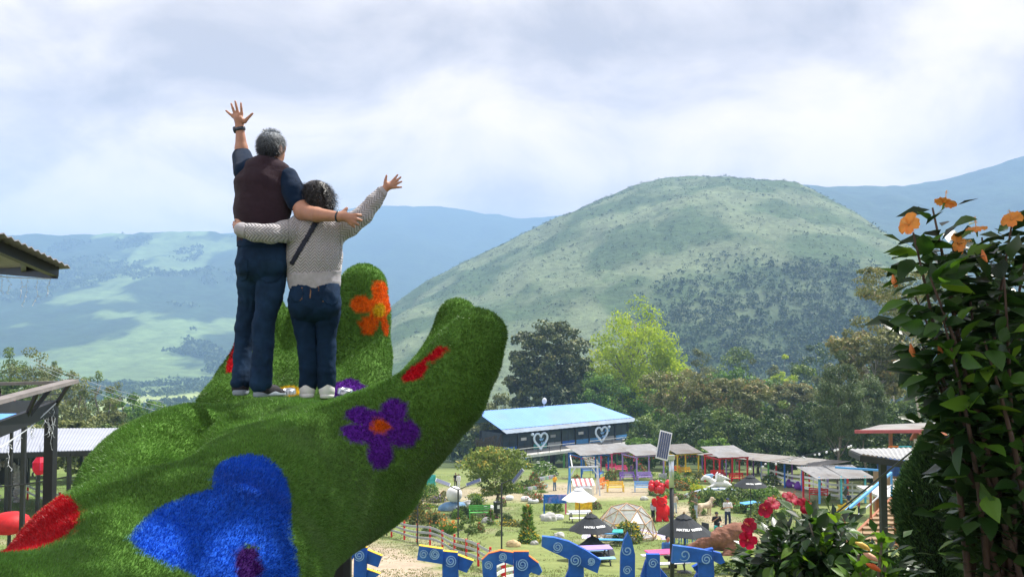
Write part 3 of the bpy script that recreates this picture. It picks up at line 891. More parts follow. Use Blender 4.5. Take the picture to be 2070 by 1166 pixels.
def blades():
    rng = np.random.default_rng(5)
    q = HQ
    p0, p1, p2, p3 = (HV[q[:, i]] for i in range(4))
    area = 0.5 * np.linalg.norm(np.cross(p2 - p0, p3 - p1), axis=1)
    cen = (p0 + p1 + p2 + p3) / 4; fn = HN[q].mean(1)
    view = cen - np.array([0, 0, CZ]); dist = np.linalg.norm(view, axis=1)
    cosv = -(view * fn).sum(1) / dist
    px, py = proj(cen)
    vis = (cosv > -0.35) & (px > -260) & (px < 1100) & (py < 1330) & (cen[:, 1] > 1.2)
    dens = 40000 * np.clip((4.2 / dist) ** 1.6, 0.42, 2.2) * np.where(vis, 1, 0.0)
    cnt = rng.poisson(area * dens)
    I = np.repeat(np.arange(len(q)), cnt); m = len(I)
    a = rng.random((m, 1)); b = rng.random((m, 1))
    p = (p0[I] * (1 - a) + p1[I] * a) * (1 - b) + (p3[I] * (1 - a) + p2[I] * a) * b
    n0 = HN[q[I]].mean(1)
    f, pp = turf_id(p, n0)
    # combed lean that wanders over the surface
    lean = np.stack([fbm(p[:, 0] * 3 + p[:, 2] * 2, p[:, 1] * 3, 3, 3) - 0.5, fbm(p[:, 1] * 3, p[:, 0] * 3 + p[:, 2] * 2, 3, 9) - 0.5, np.full(m, -0.16)], 1)
    d = n0 + 1.1 * lean + 0.34 * rng.normal(size=(m, 3))
    d /= np.linalg.norm(d, axis=1, keepdims=True)
    dd = np.linalg.norm(p - np.array([0, 0, CZ]), axis=1)
    L = rng.uniform(0.010, 0.021, m) * np.clip(dd / 4.6, 0.7, 1.0); W = rng.uniform(0.0032, 0.0058, m) * np.clip(dd / 4.2, 0.85, 1.6)
    s = np.cross(d, rand_unit(m, rng)); s /= np.linalg.norm(s, axis=1, keepdims=True) + 1e-9
    bend = np.cross(d, s) * (rng.uniform(-0.35, 0.35, m) * L)[:, None]
    vs = np.stack([p - s * W[:, None] * 0.5 - n0 * 0.004, p + s * W[:, None] * 0.5 - n0 * 0.004, p + d * L[:, None] + bend], 1)
    patch = fbm(p[:, 0] * 1.6 + p[:, 2], p[:, 1] * 1.6, 4, 77)
    v = np.clip(0.62 * rng.random(m) + 0.55 * (patch - 0.25) , 0, 1)
    return p, vs, v, f, pp
BP, BV, BVv, BF, BPP = blades()
print('blades', len(BP), time.time() - T00)
def blade_part(name, sel, c, parent, kind='stuff'):
    vs = BV[sel].reshape(-1, 3) - HL
    return np_obj(name, vs, np.arange(len(vs)), 3, turf_mat(c, TURF[c]), parent, attrs={'v': np.repeat(BVv[sel], 3)}, kind=kind)
blade_part('turf', BF < 0, 'turf_green', hand)
for k, (nm, lb, pets, cen, yr, c, cc) in enumerate(FL):
    root = None
    pm = (BF == k) & (BPP != 99)
    if pm.sum() == 0: print('no blades for', lb); continue
    # the flower is a part of the hand, its petals and heart are the sub-parts
    root = bpy.data.objects.new('flower', None); COL.objects.link(root); root.parent = hand; root['label'] = lb
    for j in range(len(pets)):
        s = (BF == k) & (BPP == j)
        if s.sum(): blade_part('petal', s, c, root, None)
    if cen is not None: blade_part('flower_heart', (BF == k) & (BPP == 99), cc, root, None)
# floor lamps set in the palm
m_steel = mat('brushed_steel', (0.62, 0.66, 0.70), rough=0.28, metal=0.8, var=0.08)
m_lens = mat('lamp_lens', (0.30, 0.36, 0.40), rough=0.08, spec=0.8, var=0.1)
def on_hand(px, py, y0=4.0):
    d = ray(px, py); o = np.array([0, 0, CZ])
    w = HV - o; t = w @ d / (d @ d); ok = (w[:, 1] > y0)
    e = np.linalg.norm(w - t[:, None] * d, axis=1); e[~ok] = 9
    vv = (w * HN).sum(1); e[vv > 0] += 1
    c = np.nonzero(e < e.min() + 0.03)[0]
    k = c[np.argmin(w[c, 1])]
    return HV[k], HN[k]
for (px, py) in ((586, 791), (701, 787)):
    p, n = on_hand(px, py, 5.6)
    n = n / np.linalg.norm(n)
    q = Vector(n).to_track_quat('Z', 'Y')
    lamp = MB().lathe([(0.030, 0.030), (0.034, 0.045), (0.048, 0.045), (0.054, 0.035), (0.056, 0.0)], 20).build('lamp_ring', m_steel, hand, smooth=True)
    lens = MB().lathe([(0.0, 0.032), (0.031, 0.032)], 20).build('lamp_lens', m_lens, lamp)
    lamp.location = Vector(p - HL); lamp.rotation_euler = q.to_euler()
# pale lining that shows along the far rim of the palm
rim = [on_hand(x, y, 4.5)[0] for x, y in ((330, 808), (370, 802), (410, 799), (450, 799))]
hand_post = MB()
for (x, y) in ((-1.75, 5.4), (-1.05, 5.4), (-1.4, 3.6)):
    zb = float(zg(x, y)) - 0.1
    hand_post.tube([(x - HL[0], y - HL[1], zb - HL[2]), (x - HL[0], y - HL[1], CZ - 1.0 - HL[2])], 0.09, 10)
hand_post.build('support_frame', mat('dark_steel', (0.03, 0.032, 0.036), rough=0.5, var=0.2), hand, kind='stuff')
# ================================================================== THE COUPLE ON THE PALM
DP = 5.86
PM = 1800 / DP
def J(px, py, dy=0.0): return P(px, py, DP + dy)
def mr(px): return px / PM
SIDE = (1, 0, 0)
def folds(V, n, amp, fu, fv, seed, ax=2):
    """cloth creases: ridged noise, drawn out across the limb"""
    a = V[:, ax] * fv; b = (V[:, 0] + 0.5 * V[:, 1]) * fu
    f = 1 - np.abs(fbm(b + 2.0 * (fbm(b * 0.7, a * 0.3, 2, seed + 5) - 0.5), a, 4, seed) - 0.5) * 4
    return V + n * (amp * f)[:, None]
def finish(name, S, mt, parent, loc, relax_it=1, fold=None, attrs=None):
    V, Q = S.mesh()
    if relax_it: V = relax(V, Q, relax_it, 0.5)
    n = vert_normals(V, Q)
    if fold:
        for f in (fold if isinstance(fold, list) else [fold]):
            V = folds(V, n, *f)
            n = vert_normals(V, Q)
    at = attrs(V, n) if attrs else None
    o = np_obj(name, V - np.array(loc), Q, 4, mt, parent, smooth=True, attrs=at)
    return o, V, Q, n
def patch(name, V, Q, n, polys, off, mt, parent, loc, facing=-0.05, thick=True):
    """a piece sewn on a surface: the faces inside a pixel outline, lifted off it"""
    cen = V[Q].mean(1); fnm = n[Q].mean(1); px, py = proj(cen)
    view = cen - np.array([0, 0, CZ])
    ok = ((view * fnm).sum(1) < facing)
    m = np.zeros(len(Q), bool)
    for p in polys: m |= in_poly(px, py, p)
    q = Q[m & ok]
    if len(q) == 0: return None
    ids, inv = np.unique(q, return_inverse=True)
    q2 = inv.reshape(-1, 4)
    v2 = V[ids] + n[ids] * off
    vin = V[ids] - n[ids] * 0.004
    k = len(ids)
    e = np.concatenate([q2[:, [0, 1]], q2[:, [1, 2]], q2[:, [2, 3]], q2[:, [3, 0]]])
    key = {}
    for a, b in e: key[(a, b)] = key.get((a, b), 0) + 1
    rim = [(a, b) for (a, b) in key if (b, a) not in key]
    F = [tuple(r) for r in q2] + [(b, a, a + k, b + k) for a, b in rim]
    me = bpy.data.meshes.new(name)
    me.from_pydata((np.concatenate([v2, vin]) - np.array(loc)).tolist(), [], F)
    me.polygons.foreach_set('use_smooth', np.ones(len(F), bool)); me.materials.append(mt)
    return link(name, me, parent)

m_skin = mat('skin', (0.47, 0.235, 0.155), rough=0.5, var=0.12, scale=22, bump=0.06, bscale=160, sss=0.08, coords='Object')
m_denim = mat('blue_denim', (0.010, 0.029, 0.066), rough=0.85, var=0.4, scale=9, bump=0.25, bscale=700, dirt=(0.03, 0.08, 0.16), dirt_amt=0.45, spec=0.15)
m_denim2 = mat('dark_blue_denim', (0.007, 0.023, 0.055), rough=0.85, var=0.35, scale=9, bump=0.25, bscale=700, dirt=(0.02, 0.06, 0.13), dirt_amt=0.4, spec=0.15)
m_vest = mat('maroon_wool', (0.036, 0.021, 0.029), rough=0.95, var=0.15, scale=20, bump=0.3, bscale=500, sheen=0.12, spec=0.1)
m_polo = mat('navy_cotton', (0.006, 0.018, 0.045), rough=0.9, var=0.15, scale=20, bump=0.2, bscale=600, sheen=0.08, spec=0.1)
m_grey_hair = leafmat('greying_hair', (0.010, 0.012, 0.018), (0.15, 0.175, 0.20), (0.55, 0.60, 0.66), rough=0.45, trans=0.0, spec=0.5)
m_black_hair = leafmat('dark_curly_hair', (0.006, 0.006, 0.008), (0.022, 0.018, 0.02), (0.06, 0.05, 0.05), rough=0.4, trans=0.0, spec=0.5)
m_shoe = mat('black_trainer_mesh', (0.022, 0.020, 0.026), rough=0.8, var=0.25, scale=60, bump=0.3, bscale=300)
m_sole = mat('grey_rubber_sole', (0.26, 0.31, 0.36), rough=0.7, var=0.12)
m_white_shoe = mat('white_canvas', (0.72, 0.71, 0.70), rough=0.75, var=0.08, scale=30, bump=0.15, bscale=300)
m_strap = mat('navy_strap', (0.006, 0.010, 0.026), rough=0.6, var=0.1)
m_watch = mat('black_watch', (0.02, 0.03, 0.045), rough=0.25, var=0.1, spec=0.6)

def knit_mat():
    m = bpy.data.materials.new('grey_herringbone_knit'); m.use_nodes = True
    t = m.node_tree; b = t.nodes['Principled BSDF']
    b.inputs['Roughness'].default_value = 0.95; b.inputs['Specular IOR Level'].default_value = 0.1; b.inputs['Sheen Weight'].default_value = 0.4
    co = N(t, 'ShaderNodeAttribute', attribute_name='uvk')
    sp = N(t, 'ShaderNodeSeparateXYZ'); t.links.new(co.outputs['Vector'], sp.inputs[0])
    def math_(op, a, b_=None):
        n = N(t, 'ShaderNodeMath', operation=op)
        for i, q in enumerate((a, b_)):
            if q is None: continue
            if isinstance(q, (int, float)): n.inputs[i].default_value = q
            else: t.links.new(q, n.inputs[i])
        return n.outputs[0]
    tri = math_('PINGPONG', math_('MULTIPLY', sp.outputs['Y'], 1.0), 0.030)     # zigzag rows
    ph = math_('MULTIPLY', math_('ADD', sp.outputs['X'], math_('MULTIPLY', tri, 1.1)), 2 * pi / 0.021)
    w = math_('SINE', ph)
    h = math_('POWER', math_('ABSOLUTE', math_('ADD', math_('MULTIPLY', w, 0.5), 0.5)), 0.7)
    r = N(t, 'ShaderNodeValToRGB'); el = r.color_ramp.elements
    el[0].color = (0.25, 0.24, 0.25, 1); el[1].color = (0.47, 0.45, 0.465, 1); el[0].position = 0.0; el[1].position = 0.55
    t.links.new(h, r.inputs[0]); t.links.new(r.outputs[0], b.inputs['Base Color'])
    bp = N(t, 'ShaderNodeBump'); bp.inputs['Strength'].default_value = 0.9; bp.inputs['Distance'].default_value = 0.006
    t.links.new(h, bp.inputs['Height']); t.links.new(bp.outputs[0], b.inputs['Normal'])
    return m
m_knit = knit_mat()
m_rib = mat('grey_rib_knit', (0.45, 0.43, 0.45), rough=0.95, var=0.12, scale=40, bump=0.4, bscale=260, spec=0.1)
m_seam = mat('orange_stitching', (0.22, 0.12, 0.06), rough=0.8, var=0.2)

def fingers(S, wrist, palm, tips, roots, r0, r1, dys=None, thumb=None, rp=0.03, bend=0.02):
    """a palm with separate fingers of unequal length, each with a knuckle bend"""
    S.cap(wrist, palm, rp * 0.85, rp, k=0.02)
    for i, (a, b) in enumerate(zip(roots, tips)):
        a = np.asarray(a); b = np.asarray(b)
        mid = a * 0.52 + b * 0.48 + np.array([0, -bend, 0.0])
        S.cap(palm * 0.45 + a * 0.55, a, r0 * 1.25, r0 * 1.12, k=0.014)
        S.cap(a, mid, r0 * 1.06, r0 * 0.95, k=0.004); S.cap(mid, b, r0 * 0.95, r1, k=0.002)
    if thumb is not None:
        a, m_, b = (np.asarray(q) for q in thumb)
        S.cap(palm * 0.6 + a * 0.4, a, r0 * 1.7, r0 * 1.4, k=0.016); S.cap(a, m_, r0 * 1.35, r0 * 1.15, k=0.006); S.cap(m_, b, r0 * 1.15, r1 * 1.15, k=0.003)

def hair_strands(name, pts, nrm, dirs, L, W, v, mt, parent, loc, curl=0.0, seed=0, seg=4):
    """flat ribbons, seg quads each"""
    rng = np.random.default_rng(seed); n = len(pts)
    d = dirs / (np.linalg.norm(dirs, axis=1, keepdims=True) + 1e-9)
    s = np.cross(d, nrm); s /= np.linalg.norm(s, axis=1, keepdims=True) + 1e-9
    o = np.cross(s, d); ph = rng.random(n) * 6.28; fr = rng.uniform(0.8, 1.5, n)
    rows = []
    for k in range(seg + 1):
        t = k / seg
        c = pts + d * (L * t)[:, None] + nrm * (L * 0.25 * t * (1 - t))[:, None]
        if curl: c = c + (s * np.cos(ph + t * 9 * fr)[:, None] + o * np.sin(ph + t * 9 * fr)[:, None]) * curl * min(1, t * 3)
        w = W * (1 - 0.75 * t)
        rows += [c - s * w[:, None] / 2, c + s * w[:, None] / 2]
    A = np.stack(rows, 1); m = 2 * (seg + 1)
    f = []
    base = np.arange(n)[:, None] * m
    for k in range(seg): f.append(base + np.array([[2 * k, 2 * k + 1, 2 * k + 3, 2 * k + 2]]))
    F = np.concatenate(f, 1).reshape(-1)
    return np_obj(name, A.reshape(-1, 3) - np.array(loc), F, 4, mt, parent, attrs={'v': np.repeat(v, m)}, kind='stuff')

def head(S, c, r, yaw, k=0.0):
    """skull, jaw, nose, brow and ears; yaw turns the face towards +x (0 = facing +y)"""
    f = np.array([math.sin(yaw), math.cos(yaw), 0]); s = np.array([math.cos(yaw), -math.sin(yaw), 0]); u = np.array([0, 0, 1.0])
    S.ell(c + 0.10 * r * u - 0.08 * r * f, (r * 0.86, r * 1.02, r * 0.98), Euler((0, 0, -yaw)), k=0.02)
    S.ell(c - 0.62 * r * u + 0.30 * r * f, (r * 0.60, r * 0.62, r * 0.62), Euler((0, 0, -yaw)), k=0.05)
    S.cap(c - 0.12 * r * u + 0.92 * r * f, c - 0.42 * r * u + 1.08 * r * f, r * 0.10, r * 0.16, k=0.02)      # nose
    S.cap(c + 0.05 * r * u + 0.86 * r * f - 0.4 * r * s, c + 0.05 * r * u + 0.86 * r * f + 0.4 * r * s, r * 0.1, k=0.03)   # brow
    S.ell(c - 0.75 * r * u + 0.88 * r * f, (r * 0.26, r * 0.10, r * 0.11), Euler((0, 0, -yaw)), k=0.02)    # mouth
    for q in (-1, 1):
        S.ell(c - 0.22 * r * u - 0.04 * r * f + q * 0.90 * r * s, (r * 0.10, r * 0.20, r * 0.33), Euler((0, 0, -yaw)), k=0.012)
        S.ell(c + 0.02 * r * u + 0.93 * r * f + q * 0.34 * r * s, (r * 0.13, r * 0.08, r * 0.08), Euler((0, 0, -yaw)), cut=True, k=0.01)   # eye hollow

# ------------------------------------------------------------------ man
FM = J(515, 799, 0.02)
man = thing('person', 'tall person with grey hair, maroon vest and jeans, one arm raised high', 'person', FM)
lo, hi = FM + np.array([-0.36, -0.5, -0.1]), FM + np.array([0.80, 0.55, 2.02])
S = SDF(lo, hi, 0.0062)
# torso, hips, legs under the clothes
S.ecap(J(533, 480), J(532, 400), (0.135, 0.09), (0.15, 0.095), SIDE)
S.ecap(J(532, 400), J(537, 350), (0.15, 0.095), (0.135, 0.085), SIDE, k=0.05)
S.ecap(J(533, 480), J(531, 525), (0.13, 0.09), (0.135, 0.09), SIDE, k=0.05)
S.chain([J(508, 525), J(497, 655, 0.09), J(487, 780, 0.0)], [0.052, 0.034, 0.030], k=0.03)
S.chain([J(552, 525), J(534, 655, -0.035), J(527, 782, -0.05)], [0.055, 0.036, 0.030], k=0.03)
# neck and head
hc = J(550, 298, 0.03)
S.cap(J(541, 345, 0.0), J(549, 315, 0.025), 0.062, 0.056, k=0.04)
head(S, hc, 0.090, 0.55)
# left arm, raised
aw = J(485, 260, 0.16)
S.chain([J(497, 345, 0.0), J(489, 318, 0.17)], [0.062, 0.052], k=0.05)
S.chain([J(489, 318, 0.17), J(488, 300, 0.17), aw], [0.046, 0.042, 0.027], k=0.02)
pl = J(482, 240, 0.15)
fingers(S, aw, pl, [J(457, 224, 0.15), J(467.5, 210, 0.14), J(475.5, 205, 0.14), J(487, 208.5, 0.14)], [J(471, 236, .15), J(475, 231.5, .15), J(481.5, 229.5, .15), J(489, 230.5, .15)], 0.0098, 0.0075, thumb=(J(495, 246, .14), J(500, 240, .135), J(510.5, 230, .13)), rp=0.031, bend=0.004)
# right arm round the woman's shoulders
el = J(612, 428, -0.10); w2 = J(686, 438, -0.25)
S.chain([J(583, 366, -0.01), el], [0.062, 0.050], k=0.05)
S.chain([el, J(640, 434, -0.18), w2], [0.052, 0.046, 0.030], k=0.03)
p2 = J(703, 440, -0.25)
fingers(S, w2, p2, [J(730, 435, -.235), J(731, 446, -.24), J(725, 455, -.24), J(716, 459, -.235)], [J(714, 435, -.255), J(715, 441, -.26), J(712, 447, -.26), J(707, 450, -.255)], 0.0115, 0.009, thumb=(J(694, 430, -.24), J(698, 425, -.235), J(701, 421, -.23)), rp=0.030, bend=0.012)
body, *_ = finish('body', S, m_skin, man, FM, relax_it=1)
# trousers
S = SDF(FM + np.array([-0.3, -0.3, -0.02]), FM + np.array([0.4, 0.35, 1.12]), 0.0075)
S.ecap(J(532, 486), J(531, 530), (mr(47), 0.125), (mr(50), 0.135), SIDE)
S.ell(J(512, 528, -0.05), (0.085, 0.085, 0.10), k=0.05); S.ell(J(555, 528, -0.05), (0.085, 0.085, 0.10), k=0.05)
S.chain([J(509, 535, 0.0), J(504, 600, 0.06), J(497, 660, 0.10), J(490, 720, 0.06), J(487, 770, 0.0)], [mr(27), mr(20), mr(18), mr(16.5), mr(17)], k=0.02)
S.chain([J(552, 535, 0.0), J(545, 600, -0.03), J(534, 660, -0.035), J(530, 720, -0.05), J(527, 774, -0.05)], [mr(29), mr(23.5), mr(20), mr(18), mr(18)], k=0.012)
jeans, JV, JQ, JN = finish('trousers', S, m_denim, man, FM, 1, fold=[(0.010, 8, 5, 3), (0.006, 15, 12, 9)])
patch('back_pocket', JV, JQ, JN, [smooth_poly([(523, 525), (571, 529), (569, 560), (550, 571), (524, 564)], 2)], 0.0045, m_denim, jeans, (0, 0, 0)) and None
for o_ in [c for c in jeans.children]: o_.location = Vector(-FM)
def seam(par, V, Q, n, path, w, loc):
    """a stitched seam: a thin band along a pixel path"""
    path = np.array(path, float); t = np.gradient(path, axis=0); t /= np.linalg.norm(t, axis=1, keepdims=True)
    nn = np.stack([-t[:, 1], t[:, 0]], 1) * w / 2
    o = patch('seam', V, Q, n, [np.concatenate([path + nn, (path - nn)[::-1]])], 0.003, m_seam, par, loc)
    return o
patch('waistband', JV, JQ, JN, [[(470, 486), (592, 489), (592, 501), (470, 498)]], 0.006, m_denim2, jeans, FM)
patch('back_pocket', JV, JQ, JN, [smooth_poly([(484, 524), (500, 524), (501, 560), (492, 568), (485, 562)], 2)], 0.0045, m_denim, jeans, FM)
# shirt: sleeves and collar
S = SDF(FM + np.array([-0.3, -0.35, 1.0]), FM + np.array([0.5, 0.4, 1.75]), 0.0068)
S.ecap(J(533, 410), J(537, 352), (0.15, 0.10), (0.14, 0.09), SIDE)
S.chain([J(497, 347, 0.0), J(489.5, 317, 0.168)], [0.078, 0.064], k=0.04)
S.chain([J(580, 362, 0.0), J(594, 388, -0.05), J(600, 408, -0.07)], [0.078, 0.070, 0.064], k=0.04)
S.cap(J(540, 340, 0.0), J(544, 330, 0.01), 0.072, 0.066, k=0.03)
shirt, SV, SQ, SN = finish('shirt', S, m_polo, man, FM, 1, fold=(0.003, 10, 14, 13))
# knitted vest
S = SDF(FM + np.array([-0.3, -0.3, 0.85]), FM + np.array([0.4, 0.35, 1.75]), 0.0068)
S.ecap(J(533, 484), J(531, 420), (mr(50), 0.125), (mr(52), 0.135), SIDE)
S.ecap(J(531, 420), J(529, 372), (mr(52), 0.135), (mr(50), 0.125), SIDE, k=0.05)
S.ecap(J(529, 372), J(532, 346), (mr(49), 0.12), (mr(40), 0.09), SIDE, k=0.05)
S.chain([J(508, 350, 0.0), J(537, 333, -0.005)], [0.055, 0.05], k=0.05); S.chain([J(537, 333, -0.005), J(568, 352, 0.0)], [0.05, 0.062], k=0.05)
S.cap(J(537, 335, 0.02), J(548, 300, 0.06), 0.056, 0.075, cut=True, k=0.01)
vest, VV, VQ, VN = finish('vest', S, m_vest, man, FM, 1, fold=[(0.010, 5, 3.5, 23), (0.003, 12, 14, 5)])
# shirt collar
cp = [J(523, 337, -0.03), J(530, 330, -0.065), J(542, 331, -0.075), J(554, 338, -0.06), J(562, 344, -0.01)]
mb = MB()
for i in range(len(cp) - 1):
    a, b = Vector(cp[i] - FM), Vector(cp[i + 1] - FM)
    mb.add([a + Vector((0, 0, -0.03)), b + Vector((0, 0, -0.03)), b + Vector((0, 0.006, 0.018)), a + Vector((0, 0.006, 0.018)),
            a + Vector((0, 0.012, -0.03)), b + Vector((0, 0.012, -0.03)), b + Vector((0, 0.014, 0.018)), a + Vector((0, 0.014, 0.018))],
           [(0, 1, 2, 3), (7, 6, 5, 4), (3, 2, 6, 7), (0, 4, 5, 1)])
mb.build('collar', m_polo, man, smooth=True)
# hair: a close cap and short strands, grey above, dark at the nape
S = SDF(hc - 0.2, hc + 0.2, 0.006)
yaw = 0.55
S.ell(hc + np.array([-0.004, -0.010, 0.020]), (0.081, 0.096, 0.088), Euler((0, 0, -yaw)))
S.ell(hc + np.array([-0.010, -0.042, -0.028]), (0.066, 0.054, 0.060), k=0.03)
S.ell(hc + np.array([0.075, 0.12, -0.055]), (0.11, 0.11, 0.10), cut=True, k=0.02)
def hv(V, n): return {'v': np.clip((V[:, 2] - hc[2] + 0.05) / 0.16, 0, 1) * 0.8}
hair, V_, Q_, n_ = finish('hair', S, m_grey_hair, man, FM, 1, attrs=hv)
rg = np.random.default_rng(3)
k = rg.integers(0, len(V_), 7500); pp = V_[k]; nn = n_[k]
gd = np.stack([0.5 * nn[:, 0], 0.3 * nn[:, 1], np.where(pp[:, 2] > hc[2] + 0.09, 0.2, -1.0)], 1) + 0.5 * nn + 0.35 * rg.normal(size=(len(k), 3))
hair_strands('hair_strands', pp, nn, gd, rg.uniform(0.012, 0.026, len(k)), np.full(len(k), 0.0024), np.clip((pp[:, 2] - hc[2] + 0.05) / 0.13, 0, 1) * 0.75 + 0.3 * rg.random(len(k)) - 0.05, m_grey_hair, hair, FM, seg=2, seed=4)
# watch and bracelet
def ring(name, c, ax, r, w, t, mt, par, loc):
    q = Vector(ax).to_track_quat('Z', 'Y')
    o = MB().lathe([(r, -w / 2), (r + t, -w / 2 * 0.8), (r + t, w / 2 * 0.8), (r, w / 2)], 20).build(name, mt, par, smooth=True)
    o.location = Vector(c - loc); o.rotation_euler = q.to_euler(); return o
wa = ring('wrist_watch', J(485.5, 261, 0.16), (J(484, 256, .16) - J(487, 270, .165)), 0.030, 0.026, 0.005, m_watch, man, FM)
wf = MB().lathe([(0.0, 0.012), (0.020, 0.012), (0.024, 0.008), (0.024, -0.004)], 16).build('watch_face', m_watch, wa, smooth=True)
wf.location = (-0.014, -0.030, 0); wf.rotation_euler = (R(90), 0, R(-25))
ring('bracelet', J(684, 438, -0.25), (J(690, 438.5, -.255) - J(675, 437, -.235)), 0.031, 0.011, 0.005, m_watch, man, FM)
def trainer(par, loc, heel, toe, mtu, mts, w=0.045, sole_h=0.03, name='shoe'):
    heel = np.asarray(heel); toe = np.asarray(toe)
    lo = np.minimum(heel, toe) - 0.1; hi = np.maximum(heel, toe) + 0.16
    S = SDF(lo, hi, 0.006)
    up = np.array([0, 0, 1.0]); d = toe - heel
    S.ell(heel + up * 0.055 + d * 0.12, (w * 1.05, w * 1.05, 0.06)); S.cap(heel + up * 0.05 + d * 0.1, heel + up * 0.10 + d * 0.12, w * 0.95, w * 0.85, k=0.02)
    S.chain([heel + up * 0.05 + d * 0.2, heel + up * 0.038 + d * 0.6, heel + up * 0.028 + d * 0.9], [w, w * 0.92, w * 0.68], k=0.04)
    S.f = np.maximum(S.f, (heel[2] + 0.006 - (np.arange(S.n[2]) * S.h + S.lo[2]))[None, None, :].astype(np.float32))
    o, *_ = finish(name, S, mtu, par, loc, 1)
    S = SDF(lo, hi, 0.006)
    S.chain([heel + up * 0.018 + d * 0.08, heel + up * 0.016 + d * 0.55, heel + up * 0.014 + d * 0.92], [w * 1.1, w * 1.02, w * 0.74], k=0.02)
    Z = (np.arange(S.n[2]) * S.h + S.lo[2])[None, None, :]
    S.f = np.maximum(S.f, np.maximum(heel[2] - Z, Z - heel[2] - sole_h).astype(np.float32))
    s2, *_ = finish('sole', S, mts, o, loc, 1)
    return o
ZP = J(515, 799, 0.02)[2]
def foot(px, py, dy):
    p = J(px, py, dy); return p
trainer(man, FM, foot(485, 799, -0.03), foot(490, 794, 0.22), m_shoe, m_sole, sole_h=0.038)
trainer(man, FM, foot(523, 802, -0.06), foot(572, 803, 0.12), m_shoe, m_sole, sole_h=0.038)

# ------------------------------------------------------------------ woman
FW = J(642, 803, 0.0)
wom = thing('person', 'shorter person in grey zigzag sweater and jeans stretching one arm out', 'person', FW)
lo, hi = FW + np.array([-0.62, -0.45, -0.05]), FW + np.array([0.62, 0.45, 1.55])
S = SDF(lo, hi, 0.0062)
S.ecap(J(637, 565), J(638, 500), (0.13, 0.09), (0.12, 0.085), SIDE)
S.ecap(J(638, 500), J(639, 455), (0.12, 0.085), (0.125, 0.08), SIDE, k=0.05)
S.ecap(J(637, 565), J(636, 605), (0.13, 0.09), (0.14, 0.09), SIDE, k=0.05)
S.chain([J(613, 612), J(622, 690, 0.01), J(622, 788)], [0.055, 0.036, 0.028], k=0.03)
S.chain([J(660, 612), J(659, 690, 0.01), J(660, 788)], [0.055, 0.036, 0.028], k=0.03)
hw = J(643, 398, 0.03)
S.cap(J(640, 445), J(642, 415, 0.02), 0.052, 0.046, k=0.04)
head(S, hw, 0.086, 0.45)
lw = J(490, 466, -0.24)
S.chain([J(598, 462, -0.03), J(556, 474, -0.20), lw], [0.045, 0.034, 0.024], k=0.03)
fingers(S, lw, J(481, 458, -0.235), [J(472, 449, -.19), J(471, 454, -.18), J(472, 460, -.18), J(475, 466, -.185)], [J(476, 452, -.225), J(474, 456, -.225), J(475, 461, -.225), J(478, 465, -.225)], 0.0085, 0.007, thumb=(J(484, 450, -.225), J(481, 446, -.21), J(476, 444, -.19)), rp=0.026, bend=0.004)
rw = J(773, 387, 0.0)
S.chain([J(684, 466, 0.0), J(730, 438, -0.02), rw], [0.052, 0.042, 0.024], k=0.03)
fingers(S, rw, J(784, 377, 0.0), [J(804, 353.5, 0), J(810.5, 358, 0), J(812.5, 367, 0), J(812, 378.5, 0)], [J(793, 367, 0), J(796, 370.5, 0), J(797, 374.5, 0), J(796, 379.5, 0)], 0.0088, 0.0068, thumb=(J(779, 369, -.01), J(779.5, 363, -.012), J(781.5, 355, -.012)), rp=0.027, bend=0.004)
finish('body', S, m_skin, wom, FW, relax_it=1)
# jeans
S = SDF(FW + np.array([-0.3, -0.3, -0.02]), FW + np.array([0.35, 0.35, 0.9]), 0.0075)
S.ecap(J(637, 568), J(636, 610), (mr(47), 0.12), (mr(50.5), 0.135), SIDE)
S.ell(J(613, 612, -0.055), (0.085, 0.08, 0.095), k=0.05); S.ell(J(660, 612, -0.055), (0.085, 0.08, 0.095), k=0.05)
S.chain([J(612, 620), J(618, 670, 0.01), J(623, 710, 0.01), J(623, 750, 0.0), J(622, 776)], [mr(26), mr(20), mr(17.5), mr(16.5), mr(16)], k=0.015)
S.chain([J(662, 620), J(661, 670, 0.01), J(659, 710, 0.01), J(660, 750, 0.0), J(660, 776)], [mr(25), mr(19.5), mr(17), mr(15.8), mr(15.5)], k=0.008)
wj, WV, WQ, WN = finish('trousers', S, m_denim2, wom, FW, 1, fold=[(0.008, 8, 6, 31), (0.005, 16, 13, 19)])
for pts in ([(588, 583), (612, 583), (610, 603), (600, 611), (590, 603)], [(645, 580), (684, 574), (682, 610), (668, 617), (650, 606)]):
    patch('back_pocket', WV, WQ, WN, [smooth_poly(pts, 2)], 0.0045, m_denim2, wj, FW)
for pth in ([(643, 578), (648, 600), (655, 610), (668, 616), (678, 612), (684, 576)], [(627, 580), (627, 602)], [(611, 582), (610, 603), (602, 610)]):
    pp_ = np.array([np.array([np.interp(t, np.arange(len(pth)), [q[0] for q in pth]), np.interp(t, np.arange(len(pth)), [q[1] for q in pth])]) for t in np.linspace(0, len(pth) - 1, 24)])
    seam(wj, WV, WQ, WN, pp_, 2.2, FW)
